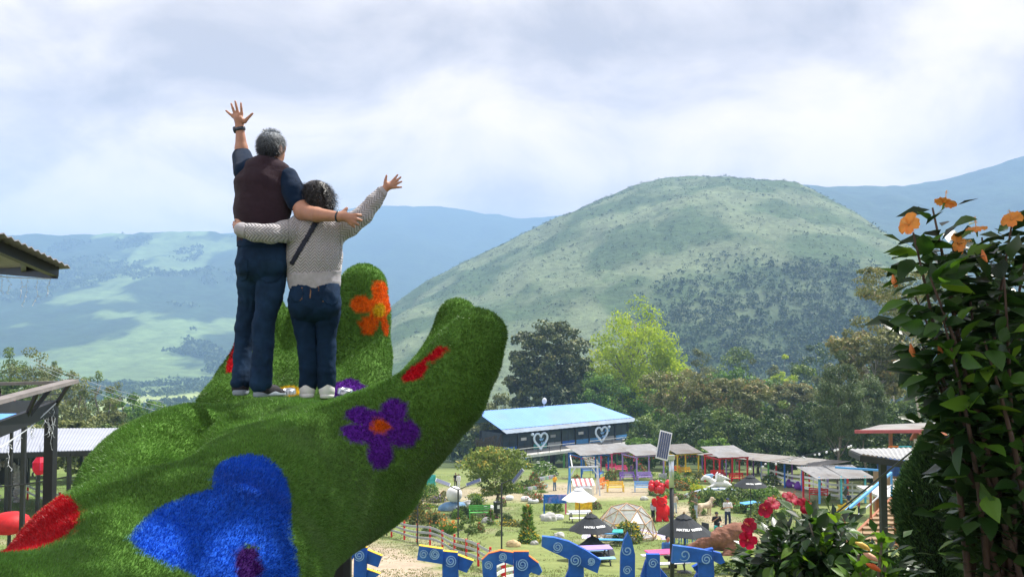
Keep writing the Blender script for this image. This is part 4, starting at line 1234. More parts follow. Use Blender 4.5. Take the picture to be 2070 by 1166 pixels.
# sweater
S = SDF(FW + np.array([-0.60, -0.45, 0.68]), FW + np.array([0.55, 0.35, 1.5]), 0.0068)
S.ecap(J(635, 572), J(634, 520), (mr(51), 0.130), (mr(54), 0.135), SIDE)
S.ecap(J(634, 520), J(637, 470), (mr(54), 0.135), (mr(52), 0.125), SIDE, k=0.05)
S.ecap(J(637, 470), J(640, 447), (mr(50), 0.115), (mr(38), 0.085), SIDE, k=0.05)
S.chain([J(606, 461, -0.02), J(576, 468, -0.12), J(548, 473, -0.20), J(515, 471, -0.235), J(489, 466, -0.24)], [0.072, 0.066, 0.058, 0.054, 0.046], k=0.05)
S.chain([J(680, 466, 0.0), J(705, 455, -0.015), J(732, 437, -0.02), J(756, 407, -0.01), J(771, 389, 0.0)], [0.078, 0.070, 0.058, 0.048, 0.040], k=0.05)
def uvk(V, n):
    """knit coordinates: along each sleeve's axis, or straight up the body"""
    out = np.stack([V[:, 2], V[:, 0] + 0.6 * V[:, 1], 0 * V[:, 0]], 1)
    px, py = proj(V)
    a0, a1 = J(588, 465), J(489, 466); d = a1 - a0; d /= np.linalg.norm(d)
    ml = px < 583
    t = (V - a0) @ d; out[ml] = np.stack([t, V[:, 2] * 1.0, 0 * t], 1)[ml]
    b0, b1 = J(690, 462), J(771, 389); e = b1 - b0; e /= np.linalg.norm(e); e2 = np.cross(e, [0, 1, 0])
    mrr = px > 688
    t2 = (V - b0) @ e; out[mrr] = np.stack([t2, (V - b0) @ e2, 0 * t2], 1)[mrr]
    return {'uvk': out}
sw, KV, KQ, KN = finish('sweater', S, m_knit, wom, FW, 1, fold=[(0.006, 5, 9, 43)], attrs=uvk)
patch('hem', KV, KQ, KN, [[(560, 556), (700, 546), (700, 600), (560, 600)]], 0.004, m_rib, sw, FW)
patch('cuff', KV, KQ, KN, [[(762, 378), (778, 396), (800, 370), (775, 350)]], 0.003, m_rib, sw, FW)
patch('cuff', KV, KQ, KN, [[(466, 448), (494, 446), (494, 492), (466, 492)]], 0.003, m_rib, sw, FW)
patch('bag_strap', KV, KQ, KN, [[(636, 446), (645, 449), (593, 536), (586, 532)]], 0.007, m_strap, wom, FW)
# curly hair
S = SDF(hw - 0.26, hw + 0.24, 0.007)
S.ell(hw + np.array([-0.008, -0.02, 0.012]), (0.099, 0.110, 0.097)); S.ell(hw + np.array([-0.012, -0.050, -0.062]), (0.098, 0.066, 0.080), k=0.05)
S.ell(hw + np.array([0.085, 0.13, -0.05]), (0.10, 0.10, 0.10), cut=True, k=0.02)
wh, V_, Q_, n_ = finish('hair', S, m_black_hair, wom, FW, 1, attrs=lambda V, n: {'v': np.clip(fbm(V[:, 0] * 40, V[:, 2] * 40 + V[:, 1] * 30, 3, 3), 0, 1) * 0.6})
k = rg.integers(0, len(V_), 2600); k = k[V_[k][:, 1] < hw[1] + 0.09]; pp = V_[k]; nn = n_[k]
gd = np.stack([0.4 * nn[:, 0], 0.2 * nn[:, 1], np.full(len(k), -1.0)], 1) + 0.25 * nn + 0.25 * rg.normal(size=(len(k), 3))
hair_strands('curls', pp, nn, gd, rg.uniform(0.04, 0.095, len(k)), np.full(len(k), 0.0045), rg.random(len(k)), m_black_hair, wh, FW, curl=0.011, seg=9, seed=8)
trainer(wom, FW, foot(622, 804, -0.04), foot(616, 800, 0.17), m_white_shoe, m_white_shoe, w=0.040, sole_h=0.026)
trainer(wom, FW, foot(660, 805, -0.04), foot(664, 801, 0.17), m_white_shoe, m_white_shoe, w=0.040, sole_h=0.026)
print('people', time.time() - T00)
# ================================================================== TREES
m_bark = mat('grey_bark', (0.19, 0.165, 0.135), rough=0.95, var=0.35, scale=6, bump=0.6, bscale=25)
m_bark_pale = mat('pale_smooth_bark', (0.42, 0.39, 0.34), rough=0.9, var=0.3, scale=4, bump=0.4, bscale=20)
m_bark_dark = mat('dark_bark', (0.06, 0.048, 0.036), rough=0.95, var=0.3, scale=6, bump=0.6, bscale=25)
LM = {
    'conifer': leafmat('cypress_foliage', (0.034, 0.058, 0.022), (0.12, 0.15, 0.042), (0.33, 0.30, 0.10), trans=0.12),
    'lime': leafmat('lime_green_foliage', (0.20, 0.32, 0.018), (0.48, 0.60, 0.03), (0.68, 0.62, 0.05), trans=0.5),
    'rust': leafmat('rust_tinged_foliage', (0.085, 0.125, 0.035), (0.25, 0.25, 0.085), (0.50, 0.30, 0.12), trans=0.25),
    'mid': leafmat('mid_green_foliage', (0.042, 0.085, 0.020), (0.15, 0.23, 0.046), (0.32, 0.39, 0.08), trans=0.28),
    'olive': leafmat('olive_green_foliage', (0.070, 0.101, 0.028), (0.202, 0.232, 0.070), (0.403, 0.388, 0.132), trans=0.28),
    'euc': leafmat('eucalyptus_foliage', (0.046, 0.085, 0.034), (0.132, 0.186, 0.070), (0.232, 0.279, 0.116), trans=0.25),
    'fresh': leafmat('fresh_green_foliage', (0.054, 0.132, 0.022), (0.171, 0.310, 0.043), (0.310, 0.434, 0.078), trans=0.35),
    'dark': leafmat('dark_green_foliage', (0.028, 0.058, 0.016), (0.085, 0.145, 0.032), (0.20, 0.27, 0.06), trans=0.2),
    'blossom': leafmat('yellow_blossom_foliage', (0.078, 0.132, 0.031), (0.232, 0.310, 0.054), (0.600, 0.388, 0.054), trans=0.3),
}
def tree(name, label, cat, loc, H, Wd, kind='mid', n=9000, leaf=0.3, clumps=60, crown_lo=0.25, shape='round', bark=None, seed=1, droop=0.0, group=None, flat=0.75, trunk_r=None, gap=0.0, lean=(0, 0), clump_r=0.16, limbs=14, top_pow=1.0):
    """tapered trunk with limbs to leaf clumps; crown leaves sit in uneven clumps with gaps between"""
    rng = np.random.default_rng(seed)
    T = thing(name, label, cat, loc, 0, group)
    bark = bark or m_bark
    rr = trunk_r or H * 0.022
    cs = []
    while len(cs) < clumps:
        u = rng.uniform(-1, 1, 3)
        z = (u[2] + 1) / 2
        if shape == 'round': w = math.sqrt(max(0, 1 - (2 * z - 1) ** 2)) ** 0.8
        elif shape == 'cone': w = (1 - z) ** 0.75 * (0.35 + 0.65 * min(1, z * 5))
        elif shape == 'egg': w = max(0.0, math.sin(pi * z ** 0.62)) ** 0.8
        elif shape == 'umbrella': w = (0.35 + 0.65 * z) * math.sqrt(max(0, 1 - max(0, (z - 0.62) / 0.38) ** 2))
        elif shape == 'column': w = min(1, z * 6) * (1 - z ** 3) ** 0.5
        r2 = math.hypot(u[0], u[1])
        if r2 > w: continue
        if r2 < w * 0.45 and rng.random() < 0.65: continue      # mostly towards the outside
        cs.append((u[0] * Wd / 2 + lean[0] * z, u[1] * Wd / 2 + lean[1] * z, H * (crown_lo + (1 - crown_lo) * z * 0.96)))
    cs = np.array(cs)
    R_ = clump_r * Wd * rng.uniform(0.65, 1.35, clumps)
    # leaves
    k = rng.integers(0, clumps, n)
    u = rand_unit(n, rng); rad = rng.uniform(0.35, 1.0, n) ** 0.6
    off = u * (R_[k] * rad)[:, None]; off[:, 2] *= flat
    p = cs[k] + off
    if gap:
        keep = fbm(p[:, 0] / (Wd * 0.12) + 9, p[:, 2] / (Wd * 0.12) + p[:, 1] / (Wd * 0.15), 3, seed) > gap
        p, k, u, off = p[keep], k[keep], u[keep], off[keep]
    m = len(p)
    d = rand_unit(m, rng); d[:, 2] -= droop; d += 0.5 * u
    nr = u + np.array([0, 0, 0.5]) + 0.55 * rand_unit(m, rng)
    sz = rng.uniform(0.65, 1.35, m) * leaf
    hz = (off[:, 2] / (R_[k] * flat) + 1) / 2
    v = np.clip(0.45 * rng.random(m) + 0.35 * rng.random(clumps)[k] + 0.22 * hz, 0, 1)
    leaves_obj('crown', p - d / np.linalg.norm(d, axis=1, keepdims=True) * sz[:, None] * 0.5, d, nr, sz, sz * (0.62 if droop < 0.5 else 0.3), LM[kind] if isinstance(kind, str) else kind, T, v=v, kind='stuff')
    # trunk and limbs
    mb = MB()
    zt = H * (crown_lo + (1 - crown_lo) * (0.75 if shape in ('cone', 'column', 'egg') else 0.4))
    nseg = 7
    wob = rng.normal(size=(nseg + 1, 2)) * rr * 1.1; wob[0] = 0
    tp = [np.array([wob[i, 0] + lean[0] * i / nseg * 0.6, wob[i, 1] + lean[1] * i / nseg * 0.6, zt * i / nseg]) for i in range(nseg + 1)]
    mb.tube([(0, 0, -0.6)] + [tuple(q) for q in tp[1:]], [rr * 1.35] + [rr * (1 - 0.8 * i / nseg) for i in range(1, nseg + 1)], 8)
    for c in cs[rng.permutation(clumps)[:limbs]]:
        t = np.clip((c[2] - 0.22 * Wd) / zt, 0.3, 0.97); a = tp[int(t * nseg)]
        r0 = rr * (1 - 0.75 * t) * 0.6
        mid = a * 0.45 + c * 0.55 + np.array([0, 0, 0.07 * Wd]) + rng.normal(size=3) * 0.03 * Wd
        mb.tube([a, a * 0.7 + mid * 0.3 + rng.normal(size=3) * 0.015 * Wd, mid, c], [r0, r0 * 0.8, r0 * 0.55, r0 * 0.22], 5)
    mb.build('trunk', bark, T, smooth=True)
    return T
def base_at(px, Y, dz=0.0):
    d = ray(px, 660); return onground(d[0] * Y, Y, dz)
def tree_px(name, label, cat, px, ytop, wpx, Y, **kw):
    """tree whose top and width are read from the photo at depth Y, standing on the ground there"""
    b = base_at(px, Y); top = P(px, ytop, Y)
    return tree(name, label, cat, b, top[2] - b[2], wpx / pxm(Y), **kw)

tree_px('cypress_tree', 'broad dark cypress with ragged drooping sprays behind the blue-roofed cafe', 'tree', 1112, 640, 178, 172, kind='conifer', n=22000, leaf=0.7, clumps=230, crown_lo=0.06, shape='round', seed=3, droop=0.35, bark=m_bark_dark, clump_r=0.10, flat=0.55, limbs=40)
tree_px('lime_tree', 'tall bright lime green tree rising above the blue-roofed cafe', 'tree', 1280, 582, 205, 178, kind='lime', n=27000, leaf=0.48, clumps=210, crown_lo=0.20, shape='egg', seed=5, clump_r=0.115, gap=0.1, limbs=40, bark=m_bark)
tree_px('lime_tree', 'lower fresh green tree spilling over the cafe roof edge', 'tree', 1225, 745, 130, 168, kind='fresh', n=7000, leaf=0.5, clumps=70, crown_lo=0.2, seed=6, clump_r=0.12)
# rust-tinged shade trees
for i, (px, yt, w, Y, sd, lab) in enumerate((
        (1375, 748, 190, 140, 11, 'wide rust-tinged shade tree just right of the cafe'),
        (1490, 762, 170, 135, 12, 'rust-tinged shade tree with bare pale limbs behind the red pergola'),
        (1770, 640, 220, 104, 13, 'broad brownish shade tree with pale bent limbs above the tin shelters'),
        (1600, 770, 120, 160, 14, 'small rust-tinged tree below the distant tiled roof'))):
    tree_px('shade_tree', lab, 'tree', px, yt, w, Y, kind='rust', n=13000, leaf=0.42 if Y > 100 else 0.26, clumps=90, crown_lo=0.42, shape='umbrella', seed=sd, clump_r=0.10, flat=0.5, gap=0.34, limbs=34, bark=m_bark_pale)
tree_px('shade_tree', 'sparse open-branched brown tree reaching over the hill line beside the orange blossoms', 'tree', 1890, 528, 200, 72, kind='rust', n=7500, leaf=0.20, clumps=60, crown_lo=0.66, shape='umbrella', seed=17, clump_r=0.11, flat=0.35, gap=0.22, limbs=55, bark=m_bark_pale, trunk_r=0.16, lean=(-4.0, 0))
# eucalyptus
for i, (px, yt, w, Y, sd, lab) in enumerate((
        (1692, 702, 105, 82, 21, 'slender eucalyptus with weeping leaves and a bare pale trunk'),
        (1738, 720, 90, 86, 22, 'thin eucalyptus leaning beside the light blue shelter'))):
    tree_px('eucalyptus_tree', lab, 'tree', px, yt, w, Y, kind='euc', n=16000, leaf=0.26, clumps=90, crown_lo=0.34, shape='egg', seed=sd, droop=1.3, clump_r=0.14, gap=0.12, bark=m_bark, trunk_r=0.13, lean=(0.5, 0.2), limbs=26)
# background wood: single trees one can tell apart
BG = [(1420, 700, 95, 235, 'olive'), (1480, 695, 110, 225, 'mid'), (1455, 740, 120, 205, 'fresh'), (1545, 705, 80, 250, 'olive'), (1590, 712, 70, 245, 'lime'), (1640, 690, 95, 235, 'dark'),
      (1560, 760, 110, 195, 'mid'), (1410, 790, 110, 175, 'mid'), (1650, 760, 100, 180, 'olive'), (1020, 800, 120, 185, 'olive'), (960, 815, 90, 190, 'mid'), (1340, 690, 60, 240, 'olive'),
      (1700, 690, 110, 200, 'olive'), (1800, 700, 120, 150, 'mid'), (1880, 720, 150, 120, 'mid'), (1510, 740, 120, 170, 'fresh'), (1610, 735, 110, 165, 'mid'), (1335, 775, 100, 165, 'fresh')]
BGL = ['olive tree left of the fresh green crown above the rust shade trees', 'mid green tree with upright crown above the wide rust shade trees', 'fresh green rounded tree above the wide rust-tinged tree', 'olive tree seen in the gap before the dark crowned tree', 'pale yellowish tree against the blue wood of the hill foot', 'dark flat-crowned tree on the crest of the wood left of the eucalyptus', 'mid green tree below the pale yellowish tree', 'mid green tree behind the rust shade tree nearest the cafe', 'olive tree between tiled house and eucalyptus', 'olive tree at the thumb tip left of the cypress', 'mid green tree low behind the cafe roof end', 'small olive tree right of the lime green tree', 'olive tree above the eucalyptus crowns', 'mid green tree behind the broad brownish shade tree', 'mid green tree behind the orange-blossomed hibiscus', 'fresh green tree overtopping the rust tree behind the red pergola', 'mid green tree beside the distant tiled house', 'fresh green tree between the lime tree and the wide rust tree']
for i, (px, yt, w, Y, kd) in enumerate(BG):
    lab = BGL[i]
    tree_px('woodland_tree', lab, 'tree', px, yt, w, Y, kind=kd, n=4200, leaf=0.62, clumps=45, crown_lo=0.15, seed=100 + i, clump_r=0.13, group='trees in the wood below the hill')
# wood edge behind the pergolas, shaded
ED = [(1310, 838, 90, 132, 'mid'), (1365, 830, 100, 126, 'mid'), (1420, 826, 110, 122, 'dark'), (1475, 822, 110, 118, 'mid'), (1530, 815, 110, 114, 'dark'), (1585, 806, 120, 112, 'mid'), (1640, 812, 120, 108, 'dark'), (1700, 800, 120, 104, 'dark'),
      (1765, 795, 130, 96, 'mid'), (1830, 800, 130, 90, 'dark'), (1300, 880, 70, 125, 'fresh'), (1440, 880, 70, 112, 'fresh'), (1560, 880, 90, 106, 'dark'), (1625, 890, 90, 102, 'dark'), (1690, 900, 100, 98, 'dark'), (1770, 890, 110, 88, 'dark')]
EDL = ['mid green edge tree right of the cafe deck', 'mid green edge tree behind the yellow pergola', 'dark edge tree between yellow and red pergolas', 'mid green edge tree behind the red pergola', 'dark edge tree behind the start of the covered walk', 'mid green edge tree behind the middle of the covered walk', 'dark edge tree behind the end of the covered walk', 'dark edge tree behind the slender eucalyptus trunks', 'mid green edge tree behind the raised red-edged shelter', 'dark edge tree behind the columnar conifer', 'low fresh green bush tree beside the cafe deck end', 'low fresh green bush tree above the red pergola roof', 'low dark tree over the covered walk roof', 'low dark tree left of the festoon lights', 'low dark tree behind the light blue shelter', 'low dark tree behind the black-post tin shelter']
for i, (px, yt, w, Y, kd) in enumerate(ED):
    lab = EDL[i]
    tree_px('edge_tree', lab, 'tree', px, yt, w, Y, kind=kd, n=5200, leaf=0.36, clumps=50, crown_lo=0.12, seed=200 + i, clump_r=0.13, group='trees on the wood edge', limbs=10, shape='round', gap=0.25, bark=m_bark)
# trees on the left
LT = [(60, 700, 130, 120, 'olive', 'round', 'leafy light green tree behind the blue roof'), (-10, 690, 130, 125, 'mid', 'round', 'dark green tree behind the metal railing'), (25, 760, 120, 95, 'mid', 'round', 'bushy green tree right behind the metal railing'), (120, 735, 90, 135, 'olive', 'round', 'yellowish bushy tree behind the white roof'),
      (165, 755, 120, 105, 'olive', 'cone', 'big olive pine standing behind the white roof'), (225, 775, 100, 110, 'olive', 'cone', 'yellowish pine beside the turf hand'), (250, 785, 90, 125, 'fresh', 'round', 'fresh green trees low behind the pines'), (300, 800, 90, 140, 'fresh', 'round', 'low green tree just above the palm heel'),
      (110, 712, 24, 150, 'mid', 'column', 'slim young tree with pointed top beside the meadow'), (130, 718, 22, 150, 'mid', 'column', 'slim young tree second from the meadow edge'), (175, 722, 26, 145, 'mid', 'column', 'slim young tree rising from between the pines'), (196, 730, 30, 140, 'mid', 'column', 'slim dark young tree next to the power lines'), (245, 760, 26, 150, 'olive', 'column', 'slim yellowish young tree beside the power lines'),
      (150, 850, 110, 70, 'olive', 'round', 'olive bush tree behind the red lantern'), (75, 860, 110, 74, 'olive', 'round', 'olive bush behind the white roof posts'), (210, 850, 90, 74, 'dark', 'round', 'dark bush beside the white roof end')]
for i, (px, yt, w, Y, kd, shp, lab) in enumerate(LT):
    tree_px('valley_side_tree', lab, 'tree', px, yt, w, Y, kind=kd, n=7000 if w > 50 else 1800, leaf=0.32 if w > 50 else 0.26, clumps=70 if w > 50 else 26, crown_lo=0.08 if shp != 'round' else 0.15, seed=300 + i, clump_r=0.12 if w > 50 else 0.3, shape=shp, droop=0.2 if shp == 'cone' else 0, limbs=16)
print('trees', time.time() - T00)
# ================================================================== GARDEN BELOW
def paint(name, col, rough=0.5, dirt_amt=0.25):
    return mat('paint_' + name, col, rough=rough, var=0.12, scale=3, dirt=tuple(c * 0.55 + 0.04 for c in col), dirt_amt=dirt_amt, spec=0.4)
PC = {'blue': (0.02, 0.15, 0.60), 'lblue': (0.10, 0.38, 0.80), 'sky': (0.30, 0.55, 0.85), 'cyan': (0.10, 0.55, 0.70), 'red': (0.70, 0.02, 0.03), 'pink': (0.80, 0.10, 0.28), 'magenta': (0.60, 0.02, 0.14), 'purple': (0.24, 0.12, 0.50), 'lilac': (0.42, 0.30, 0.70), 'violet': (0.12, 0.02, 0.22),
      'yellow': (0.85, 0.55, 0.02), 'orange': (0.80, 0.20, 0.02), 'white': (0.78, 0.79, 0.80), 'grey': (0.42, 0.44, 0.47), 'green': (0.12, 0.45, 0.10), 'teal': (0.03, 0.38, 0.35), 'black': (0.02, 0.022, 0.025), 'charcoal': (0.045, 0.05, 0.055), 'brown': (0.16, 0.08, 0.045), 'rust': (0.35, 0.12, 0.05)}
def pt(c): return paint(c, PC[c])
m_tin = mat('grey_tin_roof', (0.36, 0.36, 0.36), rough=0.55, var=0.2, scale=1.2, metal=0.3, dirt=(0.22, 0.17, 0.13), dirt_amt=0.6)
m_tin_dark = mat('weathered_tin_roof', (0.24, 0.23, 0.22), rough=0.7, var=0.25, scale=1.2, dirt=(0.15, 0.10, 0.07), dirt_amt=0.7)
m_wood = mat('brown_wood', (0.28, 0.18, 0.10), rough=0.8, var=0.25, scale=4, bump=0.3)
m_conc = mat('pale_concrete', (0.50, 0.49, 0.46), rough=0.9, var=0.2, scale=3, bump=0.2)
def at(px, py, ymin=14): return G(px, py, ymin)

def corrugated(parent, name, L, D, mt, loc, rx=0.0, ry=0.0, rz=0.0, step=0.16, amp=0.022, th=0.012, taper=None):
    """wavy sheet, ridges running along D"""
    n = int(L / step) * 2 + 1
    xs = np.linspace(-L / 2, L / 2, n); zs = amp * np.cos(np.arange(n) * pi)
    v = []; f = []
    for i in range(n):
        for y in (-D / 2, D / 2):
            v.append((xs[i], y, zs[i])); v.append((xs[i], y, zs[i] - th))
    for i in range(n - 1):
        a = 4 * i; b = 4 * (i + 1)
        f += [(a, b, b + 2, a + 2), (a + 1, a + 3, b + 3, b + 1), (a, a + 1, b + 1, b), (a + 2, b + 2, b + 3, a + 3)]
    f += [(0, 2, 3, 1), (4 * n - 4, 4 * n - 3, 4 * n - 1, 4 * n - 2)]
    o = MB().add(v, f).build(name, mt, parent)
    o.location = loc; o.rotation_euler = (rx, ry, rz)
    return o

def lettering(parent, txt, size, loc, rot, mt, extrude=0.01, shear=0.0, offset=0.0):
    fc = bpy.data.curves.new('lettering', 'FONT'); fc.body = txt; fc.size = size; fc.align_x = 'CENTER'; fc.extrude = extrude; fc.shear = shear; fc.offset = offset
    fo = bpy.data.objects.new('lettering_source', fc); COL.objects.link(fo)
    dg = bpy.context.evaluated_depsgraph_get(); me = bpy.data.meshes.new_from_object(fo.evaluated_get(dg))
    bpy.data.objects.remove(fo); me.materials.clear(); me.materials.append(mt)
    o = link('lettering', me, parent); o.location = loc; o.rotation_euler = rot
    return o

# ------------------------------------------------------------------ benches, tables, pergolas
def bench(px, py, color, label, rz=0.0, w=1.6, group='painted garden benches', back=True):
    T = thing('garden_bench', label, 'bench', at(px, py), rz, group)
    m = pt(color)
    for x in (-w / 2 + 0.06, w / 2 - 0.06):
        mb = MB().box((x, -0.22, 0.23), (0.07, 0.07, 0.46)).box((x, 0.22, 0.47), (0.07, 0.07, 0.94)).box((x, 0, 0.43), (0.06, 0.44, 0.06)).box((x, -0.02, 0.64), (0.07, 0.5, 0.05)).box((x, -0.22, 0.54), (0.05, 0.05, 0.2))
        mb.build('side_frame', m, T)
    for y in (-0.18, -0.05, 0.08): MB().box((0, y, 0.475), (w, 0.11, 0.035)).build('seat_slat', m, T)
    for z in (0.62, 0.76, 0.90): MB().box((0, 0.245, z), (w - 0.02, 0.03, 0.10)).build('back_slat', m, T)
    return T
def pergola(px, py, color, label, rz=0.5, W=3.4, D=2.9, H=2.65, roof=None, tilt=0.17, garland=True, group='painted pergolas', posts=None):
    loc = at(px, py)
    T = thing('pergola', label, 'pergola', loc, rz, group)
    m = pt(color); k = 0
    for x in (-W / 2, W / 2):
        for y in (-D / 2, D / 2):
            c = posts[k % len(posts)] if posts else color; k += 1
            wx = loc[0] + x * math.cos(rz) - y * math.sin(rz); wy = loc[1] + x * math.sin(rz) + y * math.cos(rz)
            zb = float(zg(wx, wy)) - loc[2] - 0.1
            MB().box((x, y, (H + zb) / 2), (0.13, 0.13, H - zb)).build('post', pt(c), T)
    for y in (-D / 2, D / 2): MB().box((0, y, H + 0.06), (W + 0.3, 0.10, 0.12)).build('beam', m, T)
    for x in (-W / 2, W / 2): MB().box((x, 0, H + 0.02 - 0.06), (0.10, D + 0.3, 0.11)).build('beam', m, T)
    corrugated(T, 'roof', W + 0.75, D + 0.85, roof or m_tin, (0, 0, H + 0.30 + 0.5 * D * tilt), rx=tilt)
    if garland:
        rg = np.random.default_rng(int(px)); pts = []
        for side in ((-W / 2, -D / 2, W / 2, -D / 2), (-W / 2, -D / 2, -W / 2, D / 2)):
            for t in np.linspace(0.03, 0.97, 14):
                pts.append((side[0] + (side[2] - side[0]) * t, side[1] + (side[3] - side[1]) * t - 0.08, H - 0.05 - 0.18 * math.sin(pi * (t * 3 % 1)) - rg.uniform(0, 0.08)))
        mb = MB()
        for q in pts[::2]: mb.sphere(q, rg.uniform(0.05, 0.09), 6, 4)
        mb.build('red_paper_flowers', pt('red'), T, kind='stuff')
        mb = MB()
        for q in pts[1::2]: mb.sphere(q, rg.uniform(0.04, 0.08), 5, 4)
        mb.build('garland_leaves', mat('garland_leaf', (0.05, 0.09, 0.03)), T, kind='stuff')
    return T
pergola(1190, 966, 'blue', 'bright blue pergola with grey tin roof in front of the cafe steps', rz=0.42)
pergola(1248, 953, 'pink', 'pink pergola with grey tin roof and paper flowers', rz=0.42)
pergola(1300, 968, 'lilac', 'lilac pergola over the purple benches', rz=0.42)
pergola(1378, 960, 'yellow', 'yellow pergola with brownish tin roof', rz=0.36, W=2.9, roof=m_tin_dark)
pergola(1468, 975, 'red', 'bright red pergola with grey tin roof beside the covered walk', rz=0.30, W=3.2)
for a in ((1188, 958, 'blue', 'deep blue bench under the blue pergola', 0.3), (1212, 965, 'blue', 'deep blue bench at the open end of the blue pergola', 1.2), (1236, 951, 'magenta', 'magenta bench under the pink pergola', 0.3), (1256, 955, 'pink', 'pink bench at the open end of the pink pergola', 0.25),
          (1287, 955, 'violet', 'dark violet bench at the back of the lilac pergola', 0.2), (1268, 972, 'purple', 'purple bench facing the wire table', 0.1), (1303, 972, 'lilac', 'lilac bench under the lilac pergola', 0.15), (1220, 986, 'orange', 'orange bench turned sideways on the dirt', 1.1),
          (1244, 994, 'yellow', 'yellow bench on the bare dirt behind the dome', 0.1), (1300, 994, 'lblue', 'light blue bench on the bare dirt behind the dome', -0.1), (1384, 960, 'yellow', 'yellow bench under the yellow pergola', 0.2), (1364, 957, 'orange', 'orange bench at the back of the yellow pergola', 0.2),
          (1452, 968, 'red', 'red bench at the back of the red pergola', 0.15), (1490, 975, 'red', 'red slatted bench at the open end of the red pergola', 0.2), (970, 1048, 'green', 'green bench among the flower beds', 0.1), (1655, 1010, 'red', 'small red bench on the lawn by the light blue shelter', -0.3)):
    bench(a[0], a[1], a[2], a[3], a[4])
# covered walk with many-coloured posts
def walkway():
    A = at(1420, 962); B = at(1660, 1000); d = B - A; L = float(np.hypot(d[0], d[1])); rz = math.atan2(d[1], d[0])
    T = thing('covered_walk', 'long covered walk with many-coloured posts and weathered tin roof', 'shelter', A, rz)
    cols = ['purple', 'red', 'lilac', 'red', 'violet', 'green', 'blue', 'blue', 'red']
    n = 9; c, s = math.cos(rz), math.sin(rz)
    for i in range(n):
        for k, y in enumerate((0, 2.2)):
            x = L * (i + 0.2 * k) / (n - 1)
            zb = float(zg(A[0] + x * c - y * s, A[1] + x * s + y * c)) - A[2]
            MB().box((x, y, zb + 1.2), (0.12, 0.12, 2.5)).build('post', pt(cols[(i + 4 * k) % 9]), T)
    slope = math.atan2(d[2], L)
    corrugated(T, 'roof', L + 1.0, 3.2, m_tin_dark, (L / 2, 1.1, 2.72 + d[2] / 2), rx=0.12, ry=-slope)
walkway()
def shelter(px, py):
    loc = at(px, py); T = thing('garden_shelter', 'light blue and turquoise posts carrying a flat grey tin roof', 'shelter', loc, 0.12)
    W, D, H = 4.2, 3.0, 2.3
    for i, (x, y, c) in enumerate(((-W / 2, -D / 2, 'lblue'), (-0.2, -D / 2, 'cyan'), (W / 2 - 0.2, -D / 2, 'cyan'), (-0.6, D / 2, 'lblue'), (W / 2 - 0.4, D / 2, 'lblue'), (-W / 2, D / 2, 'red'))):
        zb = float(zg(loc[0] + x, loc[1] + y)) - loc[2] - 0.1
        MB().box((x, y, (H + zb) / 2), (0.13, 0.13, H - zb)).build('post', pt(c), T)
    for x, nm in ((-W / 4 - 0.2, 0), (W / 4 + 0.2, 1)):
        corrugated(T, 'roof_sheet', W / 2 + 0.5, D + 1.0, m_tin, (x, 0, H + 0.12 + 0.03 * nm), rx=0.10 + 0.02 * nm)
shelter(1688, 1012)

